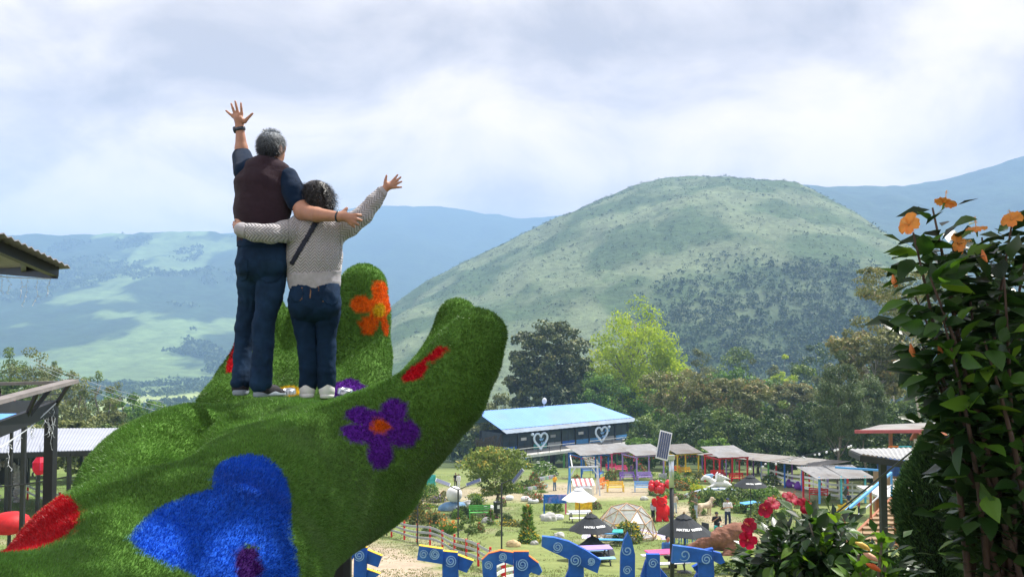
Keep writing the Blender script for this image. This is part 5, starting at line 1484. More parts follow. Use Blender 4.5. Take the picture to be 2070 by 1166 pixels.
# ------------------------------------------------------------------ cafe with blue roof
def cafe():
    O = np.array([-1.2, 140.0]); dx = np.array([0.776, 0.63]); nx = np.array([-0.63, 0.776])
    zf = CZ - 19.9                               # floor level
    T = thing('cafe_building', 'long dark cafe with pale blue tin roof and raised deck', 'building', (O[0], O[1], zf), math.atan2(0.63, 0.776))
    L, D, H = 29.0, 6.4, 3.1
    blue = mat('pale_blue_tin', (0.15, 0.32, 0.80), rough=0.45, var=0.08, scale=0.4, metal=0.1, dirt=(0.20, 0.20, 0.26), dirt_amt=0.25)
    dark = mat('dark_cafe_wall', (0.035, 0.045, 0.065), rough=0.6, var=0.3, scale=1.5)
    glass = mat('dark_window_glass', (0.03, 0.05, 0.08), rough=0.08, var=0.3, scale=0.6, spec=0.8)
    MB().box((L / 2, D, H / 2), (L, 0.15, H)).build('back_wall', dark, T)
    for x in (0.3, L - 0.1): MB().box((x, D / 2 + 0.4, H / 2), (0.15, D - 0.9, H)).build('side_wall', dark, T)
    MB().box((L / 2, D / 2, 0.02), (L + 0.4, D, 0.2)).build('floor_slab', m_conc, T)
    # shop front: posts, dark glass bays and counters
    nb = 9
    for i in range(nb + 1):
        MB().box((0.3 + (L - 0.6) * i / nb, 0.9, H / 2), (0.16, 0.16, H)).build('post', pt('black'), T)
    rg = random.Random(4)
    for i in range(nb):
        x0 = 0.3 + (L - 0.6) * i / nb; w = (L - 0.6) / nb
        fr = MB().box((x0 + w / 2, 1.02, H * 0.56), (w - 0.2, 0.05, H * 0.62)).build('window', glass, T)
        MB().box((x0 + w / 2, 0.985, H * 0.56), (0.06, 0.05, H * 0.62)).build('mullion', pt('black'), fr)
        MB().box((x0 + w / 2, 1.02, 0.5), (w - 0.2, 0.08, 0.75)).build('counter_panel', pt(rg.choice(['lblue', 'blue', 'charcoal', 'grey', 'charcoal', 'teal'])), T)
        if i % 2: MB().box((x0 + w * 0.4, 0.93, H * 0.62), (w * 0.36, 0.03, 0.45)).build('menu_board', pt(rg.choice(['white', 'lilac', 'lblue', 'grey'])), T)
    # roof: main blue slope, hipped on the right, grey lower strip, back slope
    z0, z1 = H + 0.35, H + 3.1
    def sheet(name, P0, P1, P2, P3, mt, n=46, amp=0.035):
        P0, P1, P2, P3 = (np.array(q, float) for q in (P0, P1, P2, P3)); v = []; f = []
        for i in range(n + 1):
            t = i / n
            for a, b in ((P0, P1), (P3, P2)):
                q = a * (1 - t) + b * t; v.append(q + np.array([0, 0, amp * (i % 2)])); v.append(q + np.array([0, 0, amp * (i % 2) - 0.03]))
        for i in range(n):
            a = 4 * i; b = a + 4
            f += [(a, b, b + 2, a + 2), (a + 1, a + 3, b + 3, b + 1), (a, a + 1, b + 1, b), (a + 2, b + 2, b + 3, a + 3)]
        return MB().add(v, f).build(name, mt, T)
    sheet('roof_slope', (-0.6, 0.0, z0 + 0.42), (L + 0.2, 0.0, z0 + 0.42), (L - 3.6, D + 0.3, z1), (-0.6, D + 0.3, z1), blue, 90)
    sheet('roof_eave_strip', (-0.9, -1.7, z0 - 0.05), (L + 1.6, -1.7, z0 - 0.05), (L + 0.2, 0.05, z0 + 0.36), (-0.6, 0.05, z0 + 0.36), mat('grey_blue_tin', (0.22, 0.28, 0.35), rough=0.5, var=0.2, scale=0.5, dirt=(0.22, 0.20, 0.19), dirt_amt=0.6), 60)
    sheet('roof_hip', (L + 0.2, 0.0, z0 + 0.40), (L + 0.8, D + 3.0, z0 + 0.5), (L - 3.5, D + 0.35, z1 - 0.02), (L - 3.55, D + 0.3, z1 - 0.02), mat('stained_blue_tin', (0.16, 0.28, 0.5), rough=0.6, var=0.3, scale=0.4, dirt=(0.20, 0.17, 0.16), dirt_amt=0.9), 20)
    sheet('roof_back', (-0.6, D + 0.35, z1 - 0.03), (L - 3.6, D + 0.35, z1 - 0.03), (L - 3.6, D + 4, z0 + 0.4), (-0.6, D + 4, z0 + 0.4), blue, 60)
    MB().box((14.0, D + 0.2, z1 + 0.35), (0.08, 0.08, 0.8)).sphere((14.0, D + 0.1, z1 + 0.95), (0.55, 0.16, 0.55), 14, 8).build('satellite_dish', pt('white'), T)
    # deck with railing, pale edge beam, posts to the ground
    dk0, dk1 = -3.3, 0.95
    for i in range(6):
        y = dk0 + (dk1 - dk0) * (i + 0.5) / 6
        MB().box((L / 2 - 1.0, y, -0.02 + 0.012 * (i % 2)), (L + 4, (dk1 - dk0) / 6 - 0.02, 0.1)).build('deck_plank', m_conc, T)
    MB().box((L / 2 - 1.0, dk0 - 0.06, -0.12), (L + 4, 0.1, 0.42)).build('deck_edge', pt('white'), T)
    for i in range(15):
        x = -2.9 + (L + 3.8) * i / 14
        if 12.2 < x < 15.2: continue
        MB().box((x, dk0 + 0.04, 0.58), (0.06, 0.06, 1.1)).build('railing_post', pt('charcoal'), T)
    for x0, x1 in ((-3.0, 12.0), (15.4, L + 1.0)):
        for z, w in ((1.12, 0.09), (0.75, 0.03), (0.42, 0.03)):
            MB().box(((x0 + x1) / 2, dk0 + 0.04, z), (x1 - x0, w, w)).build('railing_rail', pt('white') if w > 0.05 else pt('charcoal'), T)
    wx = lambda x, y: (O[0] + dx[0] * x + nx[0] * y, O[1] + dx[1] * x + nx[1] * y)
    for i in range(9):
        x = -2 + (L + 2.5) * i / 8
        for y in (dk0 + 0.3, 0.6):
            g = float(zg(*wx(x, y))) - zf - 0.2
            MB().box((x, y, (g - 0.2) / 2), (0.2, 0.2, -g - 0.1)).build('deck_post', pt(['white', 'lblue', 'charcoal', 'green'][i % 4]), T)
    for x in (9.2, 12.3):   # yellow and white braces
        g = float(zg(*wx(x, dk0 - 2.0))) - zf
        MB().bar((x, dk0 - 2.4, g), (x + 1.6, dk0, -0.3), 0.16).build('brace', pt('yellow' if x > 10 else 'white'), T)
    # stair down to the lawn
    g = float(zg(*wx(13.7, dk0 - 3.2))) - zf
    n = max(6, int(-g / 0.2))
    for i in range(n):
        MB().box((13.7, dk0 - 0.2 - 3.0 * i / n, g * (i + 0.5) / n), (2.6, 3.0 / n + 0.02, 0.09)).build('stair_tread', m_conc, T)
    for x in (12.35, 15.05):
        MB().bar((x, dk0 - 0.1, 1.05), (x, dk0 - 3.2, g + 1.0), 0.06).build('stair_handrail', pt('charcoal'), T)
        MB().bar((x, dk0 - 3.2, g + 1.0), (x, dk0 - 3.2, g), 0.06).build('stair_handrail', pt('charcoal'), T)
    # latticed screen of branches at the left end
    rg = np.random.default_rng(3)
    mb = MB()
    for i in range(46):
        a = np.array([-5.2 + 5.0 * rg.random(), 0.4 + 0.1 * rg.random(), -0.1]); b = a + np.array([rg.normal() * 1.2, 0.0, 3.2 + rg.random()])
        a[0] = np.clip(a[0], -5.2, -0.2); b[0] = np.clip(b[0], -5.2, -0.2); b[2] = min(b[2], 2.6 + 0.35 * (b[0] + 5.2) * 0.3)
        mb.bar(a, b, 0.09)
    for i in range(30):
        a = np.array([-5.2 + 5.0 * rg.random(), 0.4, 0.1 + 2.3 * rg.random()]); mb.bar(a, a + np.array([rg.normal() * 0.9, 0.02, rg.normal() * 0.6]), 0.06)
    mb.build('branch_screen', m_bark_dark, T, kind='stuff')
    # the two heart signs with lettering
    for hx, tag_ in ((6.2, 0), (19.8, 1)):
        pts = []
        for t in np.linspace(0, 2 * pi, 36, endpoint=False):
            hxx = 16 * math.sin(t) ** 3; hz = 13 * math.cos(t) - 5 * math.cos(2 * t) - 2 * math.cos(3 * t) - math.cos(4 * t)
            pts.append((hx + hxx * 0.088, -1.55, 1.9 + hz * 0.088))
        sg = thing('heart_sign', ['big pale blue heart sign on the left half of the cafe deck', 'big pale blue heart sign on the right half of the cafe deck'][tag_], 'sign', (*wx(hx, -1.55), zf), math.atan2(0.63, 0.776), 'heart signs on the cafe')
        pl = [(p[0] - hx, 0, p[2]) for p in pts]
        MB().tube(pl + [pl[0], pl[1]], 0.17, 8, cap=False).build('heart_outline', mat('pale_blue_tube', (0.62, 0.76, 0.95), rough=0.4, var=0.05), sg, smooth=True)  # plain pale blue surface colour, no emission
        for oz, ox, ph in ((1.95, -0.35, 0), (1.42, 0.0, 2)):        # brush script, too small to read
            sc = [(ox + 0.17 * t + 0.10 * math.sin(t * 3.1 + ph), -0.1, oz + 0.20 * math.sin(t * 4.7 + ph) * math.cos(t * 1.3)) for t in np.linspace(0, 4.5, 60)]
            MB().tube(sc, 0.055, 5).build('script_stroke', mat('sign_lettering', (0.25, 0.50, 0.85), rough=0.4), sg)
        MB().sphere((-1.75 if tag_ == 0 else 1.75, 0, 2.9), 0.26, 12, 8).build('sign_ball', mat('pale_blue_tube', (0.62, 0.76, 0.95)), sg, smooth=True)
        MB().box((0, 0.05, 0.3), (0.1, 0.1, 0.6)).build('stand', pt('charcoal'), sg)
    return T
cafe()

# ------------------------------------------------------------------ parasols
def canopy_mesh(r, h, n, sag=0.06, th=0.012, vent=True):
    mb = MB()
    prof = [(0.02, h), (r * 0.25, h * 0.80), (r * 0.6, h * 0.42), (r, 0)]
    vs = []; fs = []
    for (rr, z) in prof:
        for k in range(n * 2):
            t = pi * k / n
            q = 1.0 if k % 2 == 0 else (1 - 0.075 * (rr / r))
            vs.append((rr * q * math.cos(t), rr * q * math.sin(t), z + (0.03 if k % 2 else 0) * rr / r))
    m = n * 2
    for i in range(len(prof) - 1):
        for k in range(m): fs.append((i * m + k, i * m + (k + 1) % m, (i + 1) * m + (k + 1) % m, (i + 1) * m + k))
    off = len(vs)
    vs += [(x, y, z - th) for x, y, z in vs]; fs += [tuple(i + off for i in f[::-1]) for f in fs]
    L0 = (len(prof) - 1) * m
    fs += [(L0 + k, L0 + (k + 1) % m, off + L0 + (k + 1) % m, off + L0 + k) for k in range(m)]
    return mb.add(vs, fs)
def parasol(px, rim_y, wpx, Wm, label, mt, H=1.95, text=None, apex=0.75, rot=0.0, group=None):
    """canopy width fixes the distance, the pole goes down to the ground there"""
    Y = FPX * Wm / wpx
    c = P(px, rim_y, Y); g = float(zg(c[0], c[1])); H = c[2] - g
    T = thing('parasol', label, 'parasol', (c[0], c[1], g), rot, group)
    MB().tube([(0, 0, 0), (0, 0, H + apex - 0.02)], 0.028, 8).build('pole', pt('charcoal'), T)
    MB().lathe([(0.0, 0.10), (0.10, 0.10), (0.30, 0.05), (0.32, 0.0)], 14).build('base', pt('charcoal'), T, smooth=True)
    o = canopy_mesh(Wm / 2, apex, 8).build('canopy', mt, T); o.location = (0, 0, H)
    v = canopy_mesh(Wm * 0.15, apex * 0.24, 8).build('vent_cap', mt, T); v.location = (0, 0, H + apex * 0.80)
    MB().sphere((0, 0, H + apex * 1.08), 0.05, 8, 6).build('finial', m_wood, T)
    for k in range(8):
        t = pi / 4 * k
        MB().bar((0.03 * math.cos(t), 0.03 * math.sin(t), H + apex * 0.5), (Wm * 0.32 * math.cos(t), Wm * 0.32 * math.sin(t), H + apex * 0.3), 0.02).build('rib', pt('charcoal'), T)
    if text:
        for k in (5, 6):                      # the two panels facing the viewpoint
            t = pi / 4 * (k + 0.5)
            rr = Wm / 2 * 0.72; sl = math.atan2(apex * 0.42, Wm / 2 * 0.4)
            lettering(T, text, Wm * 0.072, (rr * math.cos(t) * 0.955, rr * math.sin(t) * 0.955, H + apex * 0.29 + 0.02), Euler((sl, 0, t + pi / 2), 'XYZ'), pt('white'), 0.004, 0.0, 0.009)
    return T, Y
m_blackcloth = mat('black_canvas', (0.026, 0.030, 0.036), rough=0.85, var=0.15, scale=3)
m_whitecloth = mat('white_canvas_shade', (0.72, 0.74, 0.78), rough=0.85, var=0.08, scale=3)
parasol(1195, 1070, 93, 2.2, 'black parasol with white lettering beside the glass dome', m_blackcloth, text='HATSU', rot=0.2)
parasol(1198, 1116, 94, 2.2, 'black parasol with white lettering over the pink picnic bench', m_blackcloth, text='HATSU', rot=0.35)
parasol(1383, 1076, 112, 2.3, 'black parasol with white lettering over the blue chairs', m_blackcloth, text='HATSU', rot=0.15)
parasol(1517, 982, 68, 2.3, 'black parasol beside the covered walk', m_blackcloth, text='HATSU', rot=0.1)
parasol(1171, 1009, 72, 2.3, 'white parasol over the grey picnic table', m_whitecloth, rot=0.1)

def picnic(px, py, top, seat, label, rz=0.0, w=1.6):
    T = thing('picnic_table', label, 'table', at(px, py), rz, 'picnic tables')
    for i in range(4): MB().box((0, -0.3 + 0.2 * i, 0.74), (w, 0.18, 0.04)).build('table_plank', pt(top), T)
    for y in (-0.72, 0.72):
        for k in (-0.09, 0.09): MB().box((0, y + k, 0.44), (w, 0.15, 0.04)).build('seat_plank', pt(seat), T)
    for x in (-w * 0.38, w * 0.38):
        MB().bar((x, -0.75, 0), (x, -0.2, 0.72), 0.06).bar((x, 0.75, 0), (x, 0.2, 0.72), 0.06).bar((x, -0.75, 0.40), (x, 0.75, 0.40), 0.06).build('leg_frame', pt('charcoal'), T)
    return T
picnic(1172, 1055, 'grey', 'white', 'grey picnic table with white benches under the white parasol', 0.1)
picnic(1200, 1140, 'lilac', 'sky', 'pink and blue picnic table under a black parasol', 0.15)
picnic(1230, 1100, 'teal', 'lblue', 'teal picnic table next to the dome ring', -0.1)
picnic(1515, 1035, 'lblue', 'green', 'blue and green striped picnic table under the far parasol', 0.5)
picnic(1345, 1150, 'pink', 'white', 'pink picnic table behind the blue letters', 0.2)
def chair(px, py, c, label, rz):
    T = thing('folding_chair', label, 'chair', at(px, py), rz, 'blue chairs')
    m = pt(c)
    MB().box((0, 0, 0.45), (0.5, 0.5, 0.04)).build('seat', m, T); MB().box((0, 0.25, 0.78), (0.5, 0.04, 0.5)).build('backrest', m, T)
    for x in (-0.22, 0.22):
        for y in (-0.22, 0.22): MB().bar((x, y, 0), (x, y, 0.45), 0.04).build('leg', m, T)
chair(1375, 1098, 'blue', 'blue chair under the parasol by the red bear', 0.4); chair(1395, 1100, 'blue', 'blue chair turned away under the parasol by the red bear', -0.5); chair(1420, 1095, 'charcoal', 'dark blue chair next to the brown sculpture', -0.9)

# ------------------------------------------------------------------ geodesic dome with painted ring
def dome():
    import bmesh
    c = at(1267, 1088); r = 1.72
    T = thing('geodesic_dome', 'see-through geodesic dome of wooden struts and plastic panels', 'dome', c)
    bm = bmesh.new(); bmesh.ops.create_icosphere(bm, subdivisions=2, radius=r)
    m_pl = mat('clear_plastic_panel', (0.62, 0.64, 0.70), rough=0.25, var=0.1, trans=0.5)
    mt_ = m_pl.node_tree                                    # part see-through
    out = mt_.nodes['Material Output']; src = out.inputs['Surface'].links[0].from_socket
    tb = N(mt_, 'ShaderNodeBsdfTransparent'); ms = N(mt_, 'ShaderNodeMixShader'); ms.inputs[0].default_value = 0.55
    mt_.links.new(src, ms.inputs[1]); mt_.links.new(tb.outputs[0], ms.inputs[2]); mt_.links.new(ms.outputs[0], out.inputs['Surface'])
    zl = -0.18 * r; done = set()
    rm = Matrix.Rotation(0.3, 3, 'Z')
    rg = random.Random(5)
    for e in bm.edges:
        a, b = (rm @ v.co for v in e.verts)
        if a.z < zl - 0.05 * r or b.z < zl - 0.05 * r:
            if max(a.z, b.z) < zl: continue
            if a.z > b.z: a, b = b, a
            t = (zl - a.z) / (b.z - a.z + 1e-9); a = a + (b - a) * max(0, t)
        MB().bar(a + Vector((0, 0, -zl)), b + Vector((0, 0, -zl)), 0.045).build('strut', mat('dome_wood', (0.50, 0.33, 0.20), rough=0.7, var=0.2), T)
    for f in bm.faces:
        vs = [rm @ v.co for v in f.verts]; cz = sum(v.z for v in vs) / 3
        if min(v.z for v in vs) < zl - 0.02: continue
        cc = sum(vs, Vector()) / 3
        if cz < r * 0.30 and cc.y < 0 and rg.random() < 0.45: continue      # open doorway panels
        q = [v * 0.985 + Vector((0, 0, -zl)) for v in vs]
        MB().add(q, [(0, 1, 2)]).build('panel', m_pl if rg.random() > 0.06 else pt('white'), T)
    bm.free()
    ring = thing('dome_ring_path', 'ring of yellow, lilac and grey paving round the dome', 'paving', c)
    for r0, r1, col, dz in ((1.75, 1.95, 'yellow', 0.05), (1.97, 2.25, 'lilac', 0.055), (2.27, 2.6, 'grey', 0.06)):
        MB().lathe([(r0, -0.3), (r0, dz), (r1, dz), (r1, -0.3)], 48).build('paving_band', mat('paving_' + col, tuple(0.5 * q + 0.22 for q in PC[col]), rough=0.9, var=0.25, scale=4), ring)
    MB().lathe([(0.0, 0.03), (1.74, 0.03)], 40).build('floor', m_conc, ring)
    return c
dome()

# ------------------------------------------------------------------ solid figures through the grid modeller
def solid(name, S, mt, parent, loc, it=1, noise=0.0, ns=6.0):
    V, Q = S.mesh(); V = relax(V, Q, it)
    if noise: V = V + vert_normals(V, Q) * (noise * (fbm(V[:, 0] * ns + V[:, 2] * ns * 0.7, V[:, 1] * ns + V[:, 2] * ns, 4, 3) - 0.5))[:, None]
    return np_obj(name, V - np.asarray(loc), Q, 4, mt, parent, smooth=True)
def bear():
    c = at(1338, 1053); k = 52 / pxm(c[1]) / 1.7
    T = thing('bear_sculpture', 'big bright red bear sculpture waving on the lawn', 'sculpture', c, 0.25, scale=k)
    red = mat('red_flock', (0.80, 0.008, 0.012), rough=0.8, var=0.15, scale=20, bump=0.6, bscale=60)
    S = SDF((-0.9, -0.7, -0.05), (0.9, 0.7, 1.9), 0.03)
    S.ell((0, 0, 0.62), (0.42, 0.36, 0.50)); S.ell((0, -0.02, 1.25), (0.36, 0.32, 0.32), k=0.08)
    for s in (-1, 1):
        S.ell((0.27 * s, 0.0, 1.54), (0.13, 0.09, 0.13), k=0.03); S.chain([(0.2 * s, -0.02, 0.32), (0.25 * s, -0.06, 0.1)], [0.20, 0.19], k=0.06); S.ell((0.25 * s, -0.16, 0.1), (0.17, 0.2, 0.11), k=0.05)
    S.ell((0, -0.3, 1.16), (0.16, 0.14, 0.12), k=0.04)
    S.chain([(-0.32, 0, 0.92), (-0.52, -0.05, 1.15), (-0.56, -0.06, 1.38)], [0.15, 0.14, 0.17], k=0.06); S.chain([(0.34, 0, 0.9), (0.52, -0.1, 0.6), (0.58, -0.14, 0.42)], [0.15, 0.14, 0.16], k=0.06)
    solid('bear_body', S, red, T, (0, 0, 0), 1, 0.02, 12)
    mb = MB().sphere((0, -0.45, 1.20), (0.05, 0.03, 0.04), 8, 6); mb.build('nose', pt('black'), T)
    for s in (-1, 1): MB().sphere((0.12 * s, -0.315, 1.34), 0.03, 8, 6).build('eye', pt('black'), T)
    b = thing('balloon_cluster', 'cluster of shiny red balloons floating above the bear', 'balloons', c + np.array([-0.25, 0, 1.85]))
    rg = random.Random(2); shiny = mat('shiny_red_balloon', (0.60, 0.005, 0.015), rough=0.12, spec=0.7, var=0.05)
    tip = P(1333, 985, c[1])
    for i in range(11):
        x = rg.uniform(-0.62, 0.62); z = rg.uniform(-0.2, 0.30)
        o = MB().sphere((0, 0, 0), (0.24, 0.24, 0.28), 14, 10).lathe([(0.0, -0.28), (0.03, -0.32)], 6).build('balloon', shiny, b, smooth=True)
        o.location = Vector((tip[0] + x - b.location.x, rg.uniform(-0.35, 0.35), tip[2] + z - b.location.z))
        MB().tube([(0, 0, 0), tuple(o.location)], 0.006, 4).build('string', pt('white'), b)
bear()
def brown_figure():
    a = at(1400, 1118); b = at(1505, 1118); c = (a + b) / 2
    T = thing('brown_sculpture', 'rough reddish brown reclining sculpture behind the blue letters', 'sculpture', c)
    br = mat('rough_brown_stucco', (0.22, 0.10, 0.065), rough=0.95, var=0.3, scale=5, bump=0.9, bscale=14)
    L = float(np.linalg.norm(b - a)); s = L / 3.0
    S = SDF((-L * 0.75, -1.2, -0.3), (L * 0.85, 1.2, 1.6), 0.05)
    S.chain([(-1.75 * s, 0, 0.28), (-0.8 * s, 0, 0.48), (0.3 * s, 0, 0.75), (1.4 * s, 0.1, 0.95)], [0.16, 0.36, 0.55, 0.55], k=0.25)
    S.ell((1.0 * s, 0, 1.15), (0.5, 0.45, 0.35), k=0.2); S.ell((-0.1 * s, -0.3, 0.75), (0.5, 0.3, 0.3), k=0.2); S.chain([(0.6 * s, -0.5, 0.3), (0.2 * s, -0.8, 0.05)], [0.3, 0.22], k=0.15)
    solid('sculpture_body', S, br, T, (0, 0, 0), 1, 0.10, 5)
brown_figure()
def ball_sculpture():
    c = at(918, 1030); s = 1 / pxm(c[1])
    T = thing('ball_sculpture', 'big white ball standing on a painted blue mound', 'sculpture', c)
    MB().sphere((0, 0, 31 * s), 16 * s, 22, 16).build('white_ball', mat('white_stucco', (0.80, 0.80, 0.81), rough=0.9, var=0.08, scale=2, bump=0.3), T, smooth=True)
    S = SDF((-1.6, -1.2, -0.2), (1.6, 1.2, 1.1), 0.05); S.ell((-0.15, 0, 0.1), (1.05, 0.7, 0.55)); S.ell((-0.75, -0.1, 0.05), (0.5, 0.5, 0.35), k=0.2); S.ell((0.6, 0.1, 0.1), (0.4, 0.4, 0.5), k=0.2)
    solid('painted_mound', S, mat('blue_green_mound', (0.16, 0.30, 0.50), rough=0.8, var=0.4, scale=1.5, dirt=(0.5, 0.52, 0.5), dirt_amt=0.8), T, (0, 0, 0), 1, 0.08)
ball_sculpture()
def unicorn():
    c = at(1448, 985); s = 62 / pxm(c[1]) / 3.2
    T = thing('winged_horse_sculpture', 'white winged horse sculpture lying on the grass by the red pergola', 'sculpture', c, 0.0, scale=s)
    S = SDF((-2, -0.8, -0.1), (2, 0.8, 1.8), 0.05)
    S.ell((0.4, 0, 0.4), (0.9, 0.45, 0.42)); S.chain([(-0.3, 0, 0.55), (-0.8, 0, 0.95), (-1.2, -0.05, 1.05), (-1.5, -0.1, 0.85)], [0.32, 0.24, 0.22, 0.14], k=0.15)
    S.chain([(1.1, -0.1, 0.35), (1.6, -0.4, 0.12), (1.9, -0.45, 0.1)], [0.28, 0.15, 0.1], k=0.1); S.chain([(-0.3, -0.25, 0.3), (-0.8, -0.5, 0.12), (-1.2, -0.5, 0.1)], [0.2, 0.13, 0.1], k=0.1)
    for q in (-1, 1): S.cap((-1.1, 0.1 * q, 1.2), (-1.05, 0.12 * q, 1.4), 0.07, 0.03, k=0.03)
    solid('horse_body', S, mat('white_plaster', (0.78, 0.78, 0.79), rough=0.8, var=0.08, scale=3), T, (0, 0, 0))
    for q in (-1, 1):
        mb = MB()
        for i in range(5): mb.tube([(0.0 + 0.12 * i, 0.25 * q, 0.65), (0.1 + 0.2 * i, 0.35 * q, 1.35 - 0.08 * i), (0.25 + 0.28 * i, 0.4 * q, 1.55 - 0.16 * i)], [0.10, 0.10, 0.03], 6)
        mb.build('wing', pt('white'), T, smooth=True)
    MB().tube([(-1.3, -0.05, 1.2), (-1.5, -0.06, 1.55)], [0.06, 0.01], 6).build('horn', pt('yellow'), T)
    mb = MB()
    for i in range(7): mb.tube([(-0.5 - 0.1 * i, 0.02, 0.95 + 0.05 * i), (-0.4 - 0.1 * i, 0.05, 1.35 - 0.02 * i), (-0.15 - 0.08 * i, 0.2, 1.2)], [0.10, 0.12, 0.02], 6)
    mb.build('mane', pt('sky'), T, smooth=True)
unicorn()
def swing():
    c = at(1180, 1000); T = thing('garden_swing', 'white and blue timber swing frame with hanging seat', 'swing', c, 0.1); k = 1.15
    w = paint('whitewash', (0.66, 0.70, 0.80)); H = 2.15 * k; W = 1.15 * k
    for x in (-W, W):
        for y in (-0.7, 0.7): MB().bar((x, y, 0), (x * 0.94, 0.0, H), 0.11).build('leg', w if x > 0 else pt('lblue'), T)
        MB().bar((x * 0.9, -0.25, H * 0.72), (x * 0.55, 0, H), 0.07).build('brace', w, T)
    MB().bar((-W, 0, H), (W, 0, H), 0.13).build('top_beam', w, T)
    for x in (-0.6, 0.6): MB().tube([(x, 0, H), (x, 0, 0.55)], 0.015, 5).build('chain', pt('charcoal'), T)
    for i in range(4): MB().box((0, -0.2 + 0.13 * i, 0.55), (1.35, 0.11, 0.03)).build('seat_slat', w, T)
    for i in range(3): MB().box((0, 0.27, 0.68 + 0.15 * i), (1.35, 0.03, 0.11)).build('back_slat', w, T)
    s = thing('striped_stall', 'small stall with red and white striped awning beside the swing', 'stall', at(1178, 1004), 0.1)
    for i in range(9):
        x = -0.85 + 1.7 * i / 8
        MB().add([(x - 0.105, -0.75, 1.10), (x + 0.105, -0.75, 1.10), (x + 0.105, 0.35, 1.55), (x - 0.105, 0.35, 1.55), (x - 0.105, -0.75, 1.08), (x + 0.105, -0.75, 1.08), (x + 0.105, 0.35, 1.53), (x - 0.105, 0.35, 1.53)], [(0, 1, 2, 3), (7, 6, 5, 4), (0, 4, 5, 1), (1, 5, 6, 2), (2, 6, 7, 3), (3, 7, 4, 0)]).build('awning_stripe', pt('white') if i % 2 == 0 else paint('brick_red', (0.35, 0.10, 0.10)), s)
    for x in (-0.8, 0.8):
        for y in (-0.6, 0.3): MB().box((x, y, 0.55), (0.06, 0.06, 1.1)).build('post', w, s)
    MB().box((0, -0.1, 0.4), (1.5, 0.7, 0.75)).build('counter', pt('white'), s)
swing()
def board(px, py, wpx, hpx, legpx, color, label, posts=('blue', 'pink'), rz=0.0, deco=None, name='signboard'):
    c = at(px, py + legpx); s = 1 / pxm(c[1]); W = wpx * s; Hh = hpx * s; z = legpx * s
    T = thing(name, label, 'sign', c, rz)
    m = mat('board_' + color, PC[color], rough=0.6, var=0.5, scale=5, dirt=deco or PC['lilac'], dirt_amt=0.9)
    MB().box((0, 0, z + Hh / 2), (W, 0.06, Hh)).build('panel', m, T)
    for x, p in ((-W / 2 + 0.05, posts[0]), (W / 2 - 0.05, posts[1])): MB().box((x, 0.06, (z + Hh) / 2), (0.11, 0.06, z + Hh)).build('post', pt(p), T)
board(1122, 1017, 46, 17, 22, 'blue', 'blue and lilac painted board on one blue and one pink post')
board(866, 985, 30, 26, 4, 'teal', 'speckled teal board leaning behind the flower beds', ('green', 'green'), -0.3, PC['cyan'])
board(1180, 1033, 34, 20, 2, 'yellow', 'yellow painted hive box under the white parasol', ('yellow', 'yellow'), 0.0, PC['orange'])
board(1340, 975, 16, 18, 6, 'grey', 'pale framed notice board beside the balloons', ('grey', 'white'), 0.0, PC['white'])
board(1521, 972, 10, 12, 2, 'white', 'small white notice board by the covered walk', ('white', 'white'), 0.0, PC['cyan'])
# ------------------------------------------------------------------ solar lamps
m_pv = mat('solar_cells', (0.02, 0.04, 0.11), rough=0.15, var=0.2, spec=0.8)
def solar_panel(T, c, w, h, tilt, rz):
    fr = MB().box((0, 0, 0), (w, h, 0.035)).build('solar_panel', pt('white'), T)
    for i in range(5): MB().box((-w * 0.36 + w * 0.18 * i, 0, 0.022), (w * 0.145, h * 0.9, 0.012)).build('cell_strip', m_pv, fr)
    fr.location = c; fr.rotation_euler = (tilt, 0, rz); return fr
def lamp_near():
    Y = 26.0; top = P(1357, 925, Y); g = float(zg(top[0], Y)); H = top[2] - g
    T = thing('solar_lamp', 'tall black solar lamp post with large tilted panel', 'street lamp', (top[0], Y, g))
    MB().tube([(0, 0, 0), (0, 0, H * 0.8)], 0.062, 10).build('pole', pt('black'), T, smooth=True)
    MB().tube([(0, 0, H * 0.8), (0, 0, H)], 0.075, 10).build('pole_sleeve', m_steel, T, smooth=True)
    MB().box((-0.05, -0.02, H + 0.02), (0.28, 0.16, 0.12)).build('bracket', m_steel, T)
    solar_panel(T, P(1342, 900, Y) - np.array([top[0], Y, g]), 0.36, 0.86, R(66), R(6)).rotation_euler = (R(66), R(15), 0)
lamp_near()
def lamp_far(px, base_y, top_y, heads, label):
    c = at(px, base_y); s = 1 / pxm(c[1]); H = (base_y - top_y) * s
    T = thing('solar_lamp', label, 'street lamp', c)
    MB().tube([(0, 0, 0), (0, 0, H)], 0.045, 8).build('pole', pt('charcoal'), T)
    for sx, tl in heads:
        MB().tube([(0, 0, H - 0.05), (sx * 0.5, -0.05, H + 0.18)], 0.03, 6).build('arm', pt('charcoal'), T)
        hd = MB().box((0, 0, 0), (0.85, 0.30, 0.07)).build('lamp_head', pt('grey'), T); hd.location = (sx * 0.85, -0.06, H + 0.36); hd.rotation_euler = (R(25), -tl, 0)
        pv = MB().box((0, 0, 0.04), (0.8, 0.26, 0.012)).build('cell_strip', m_pv, hd)
lamp_far(926, 1096, 990, ((-1, -0.35), (1, 0.35)), 'dark double-headed solar lamp by the white ball')
lamp_far(1014, 1112, 978, ((1, 0.9),), 'dark single-headed solar lamp beside the litter bin')
for k, (px, b, t) in enumerate(((844, 1100, 985), (782, 1082, 1020))): 
    c = at(px, b); H = (b - t) / pxm(c[1])
    tag(MB().tube([tuple(c), tuple(c + np.array([0, 0, H]))], 0.035, 7).build('lamp_pole', pt('charcoal')), ['thin dark pole behind the wavy fence', 'thin dark pole close under the turf hand'][k], 'pole')
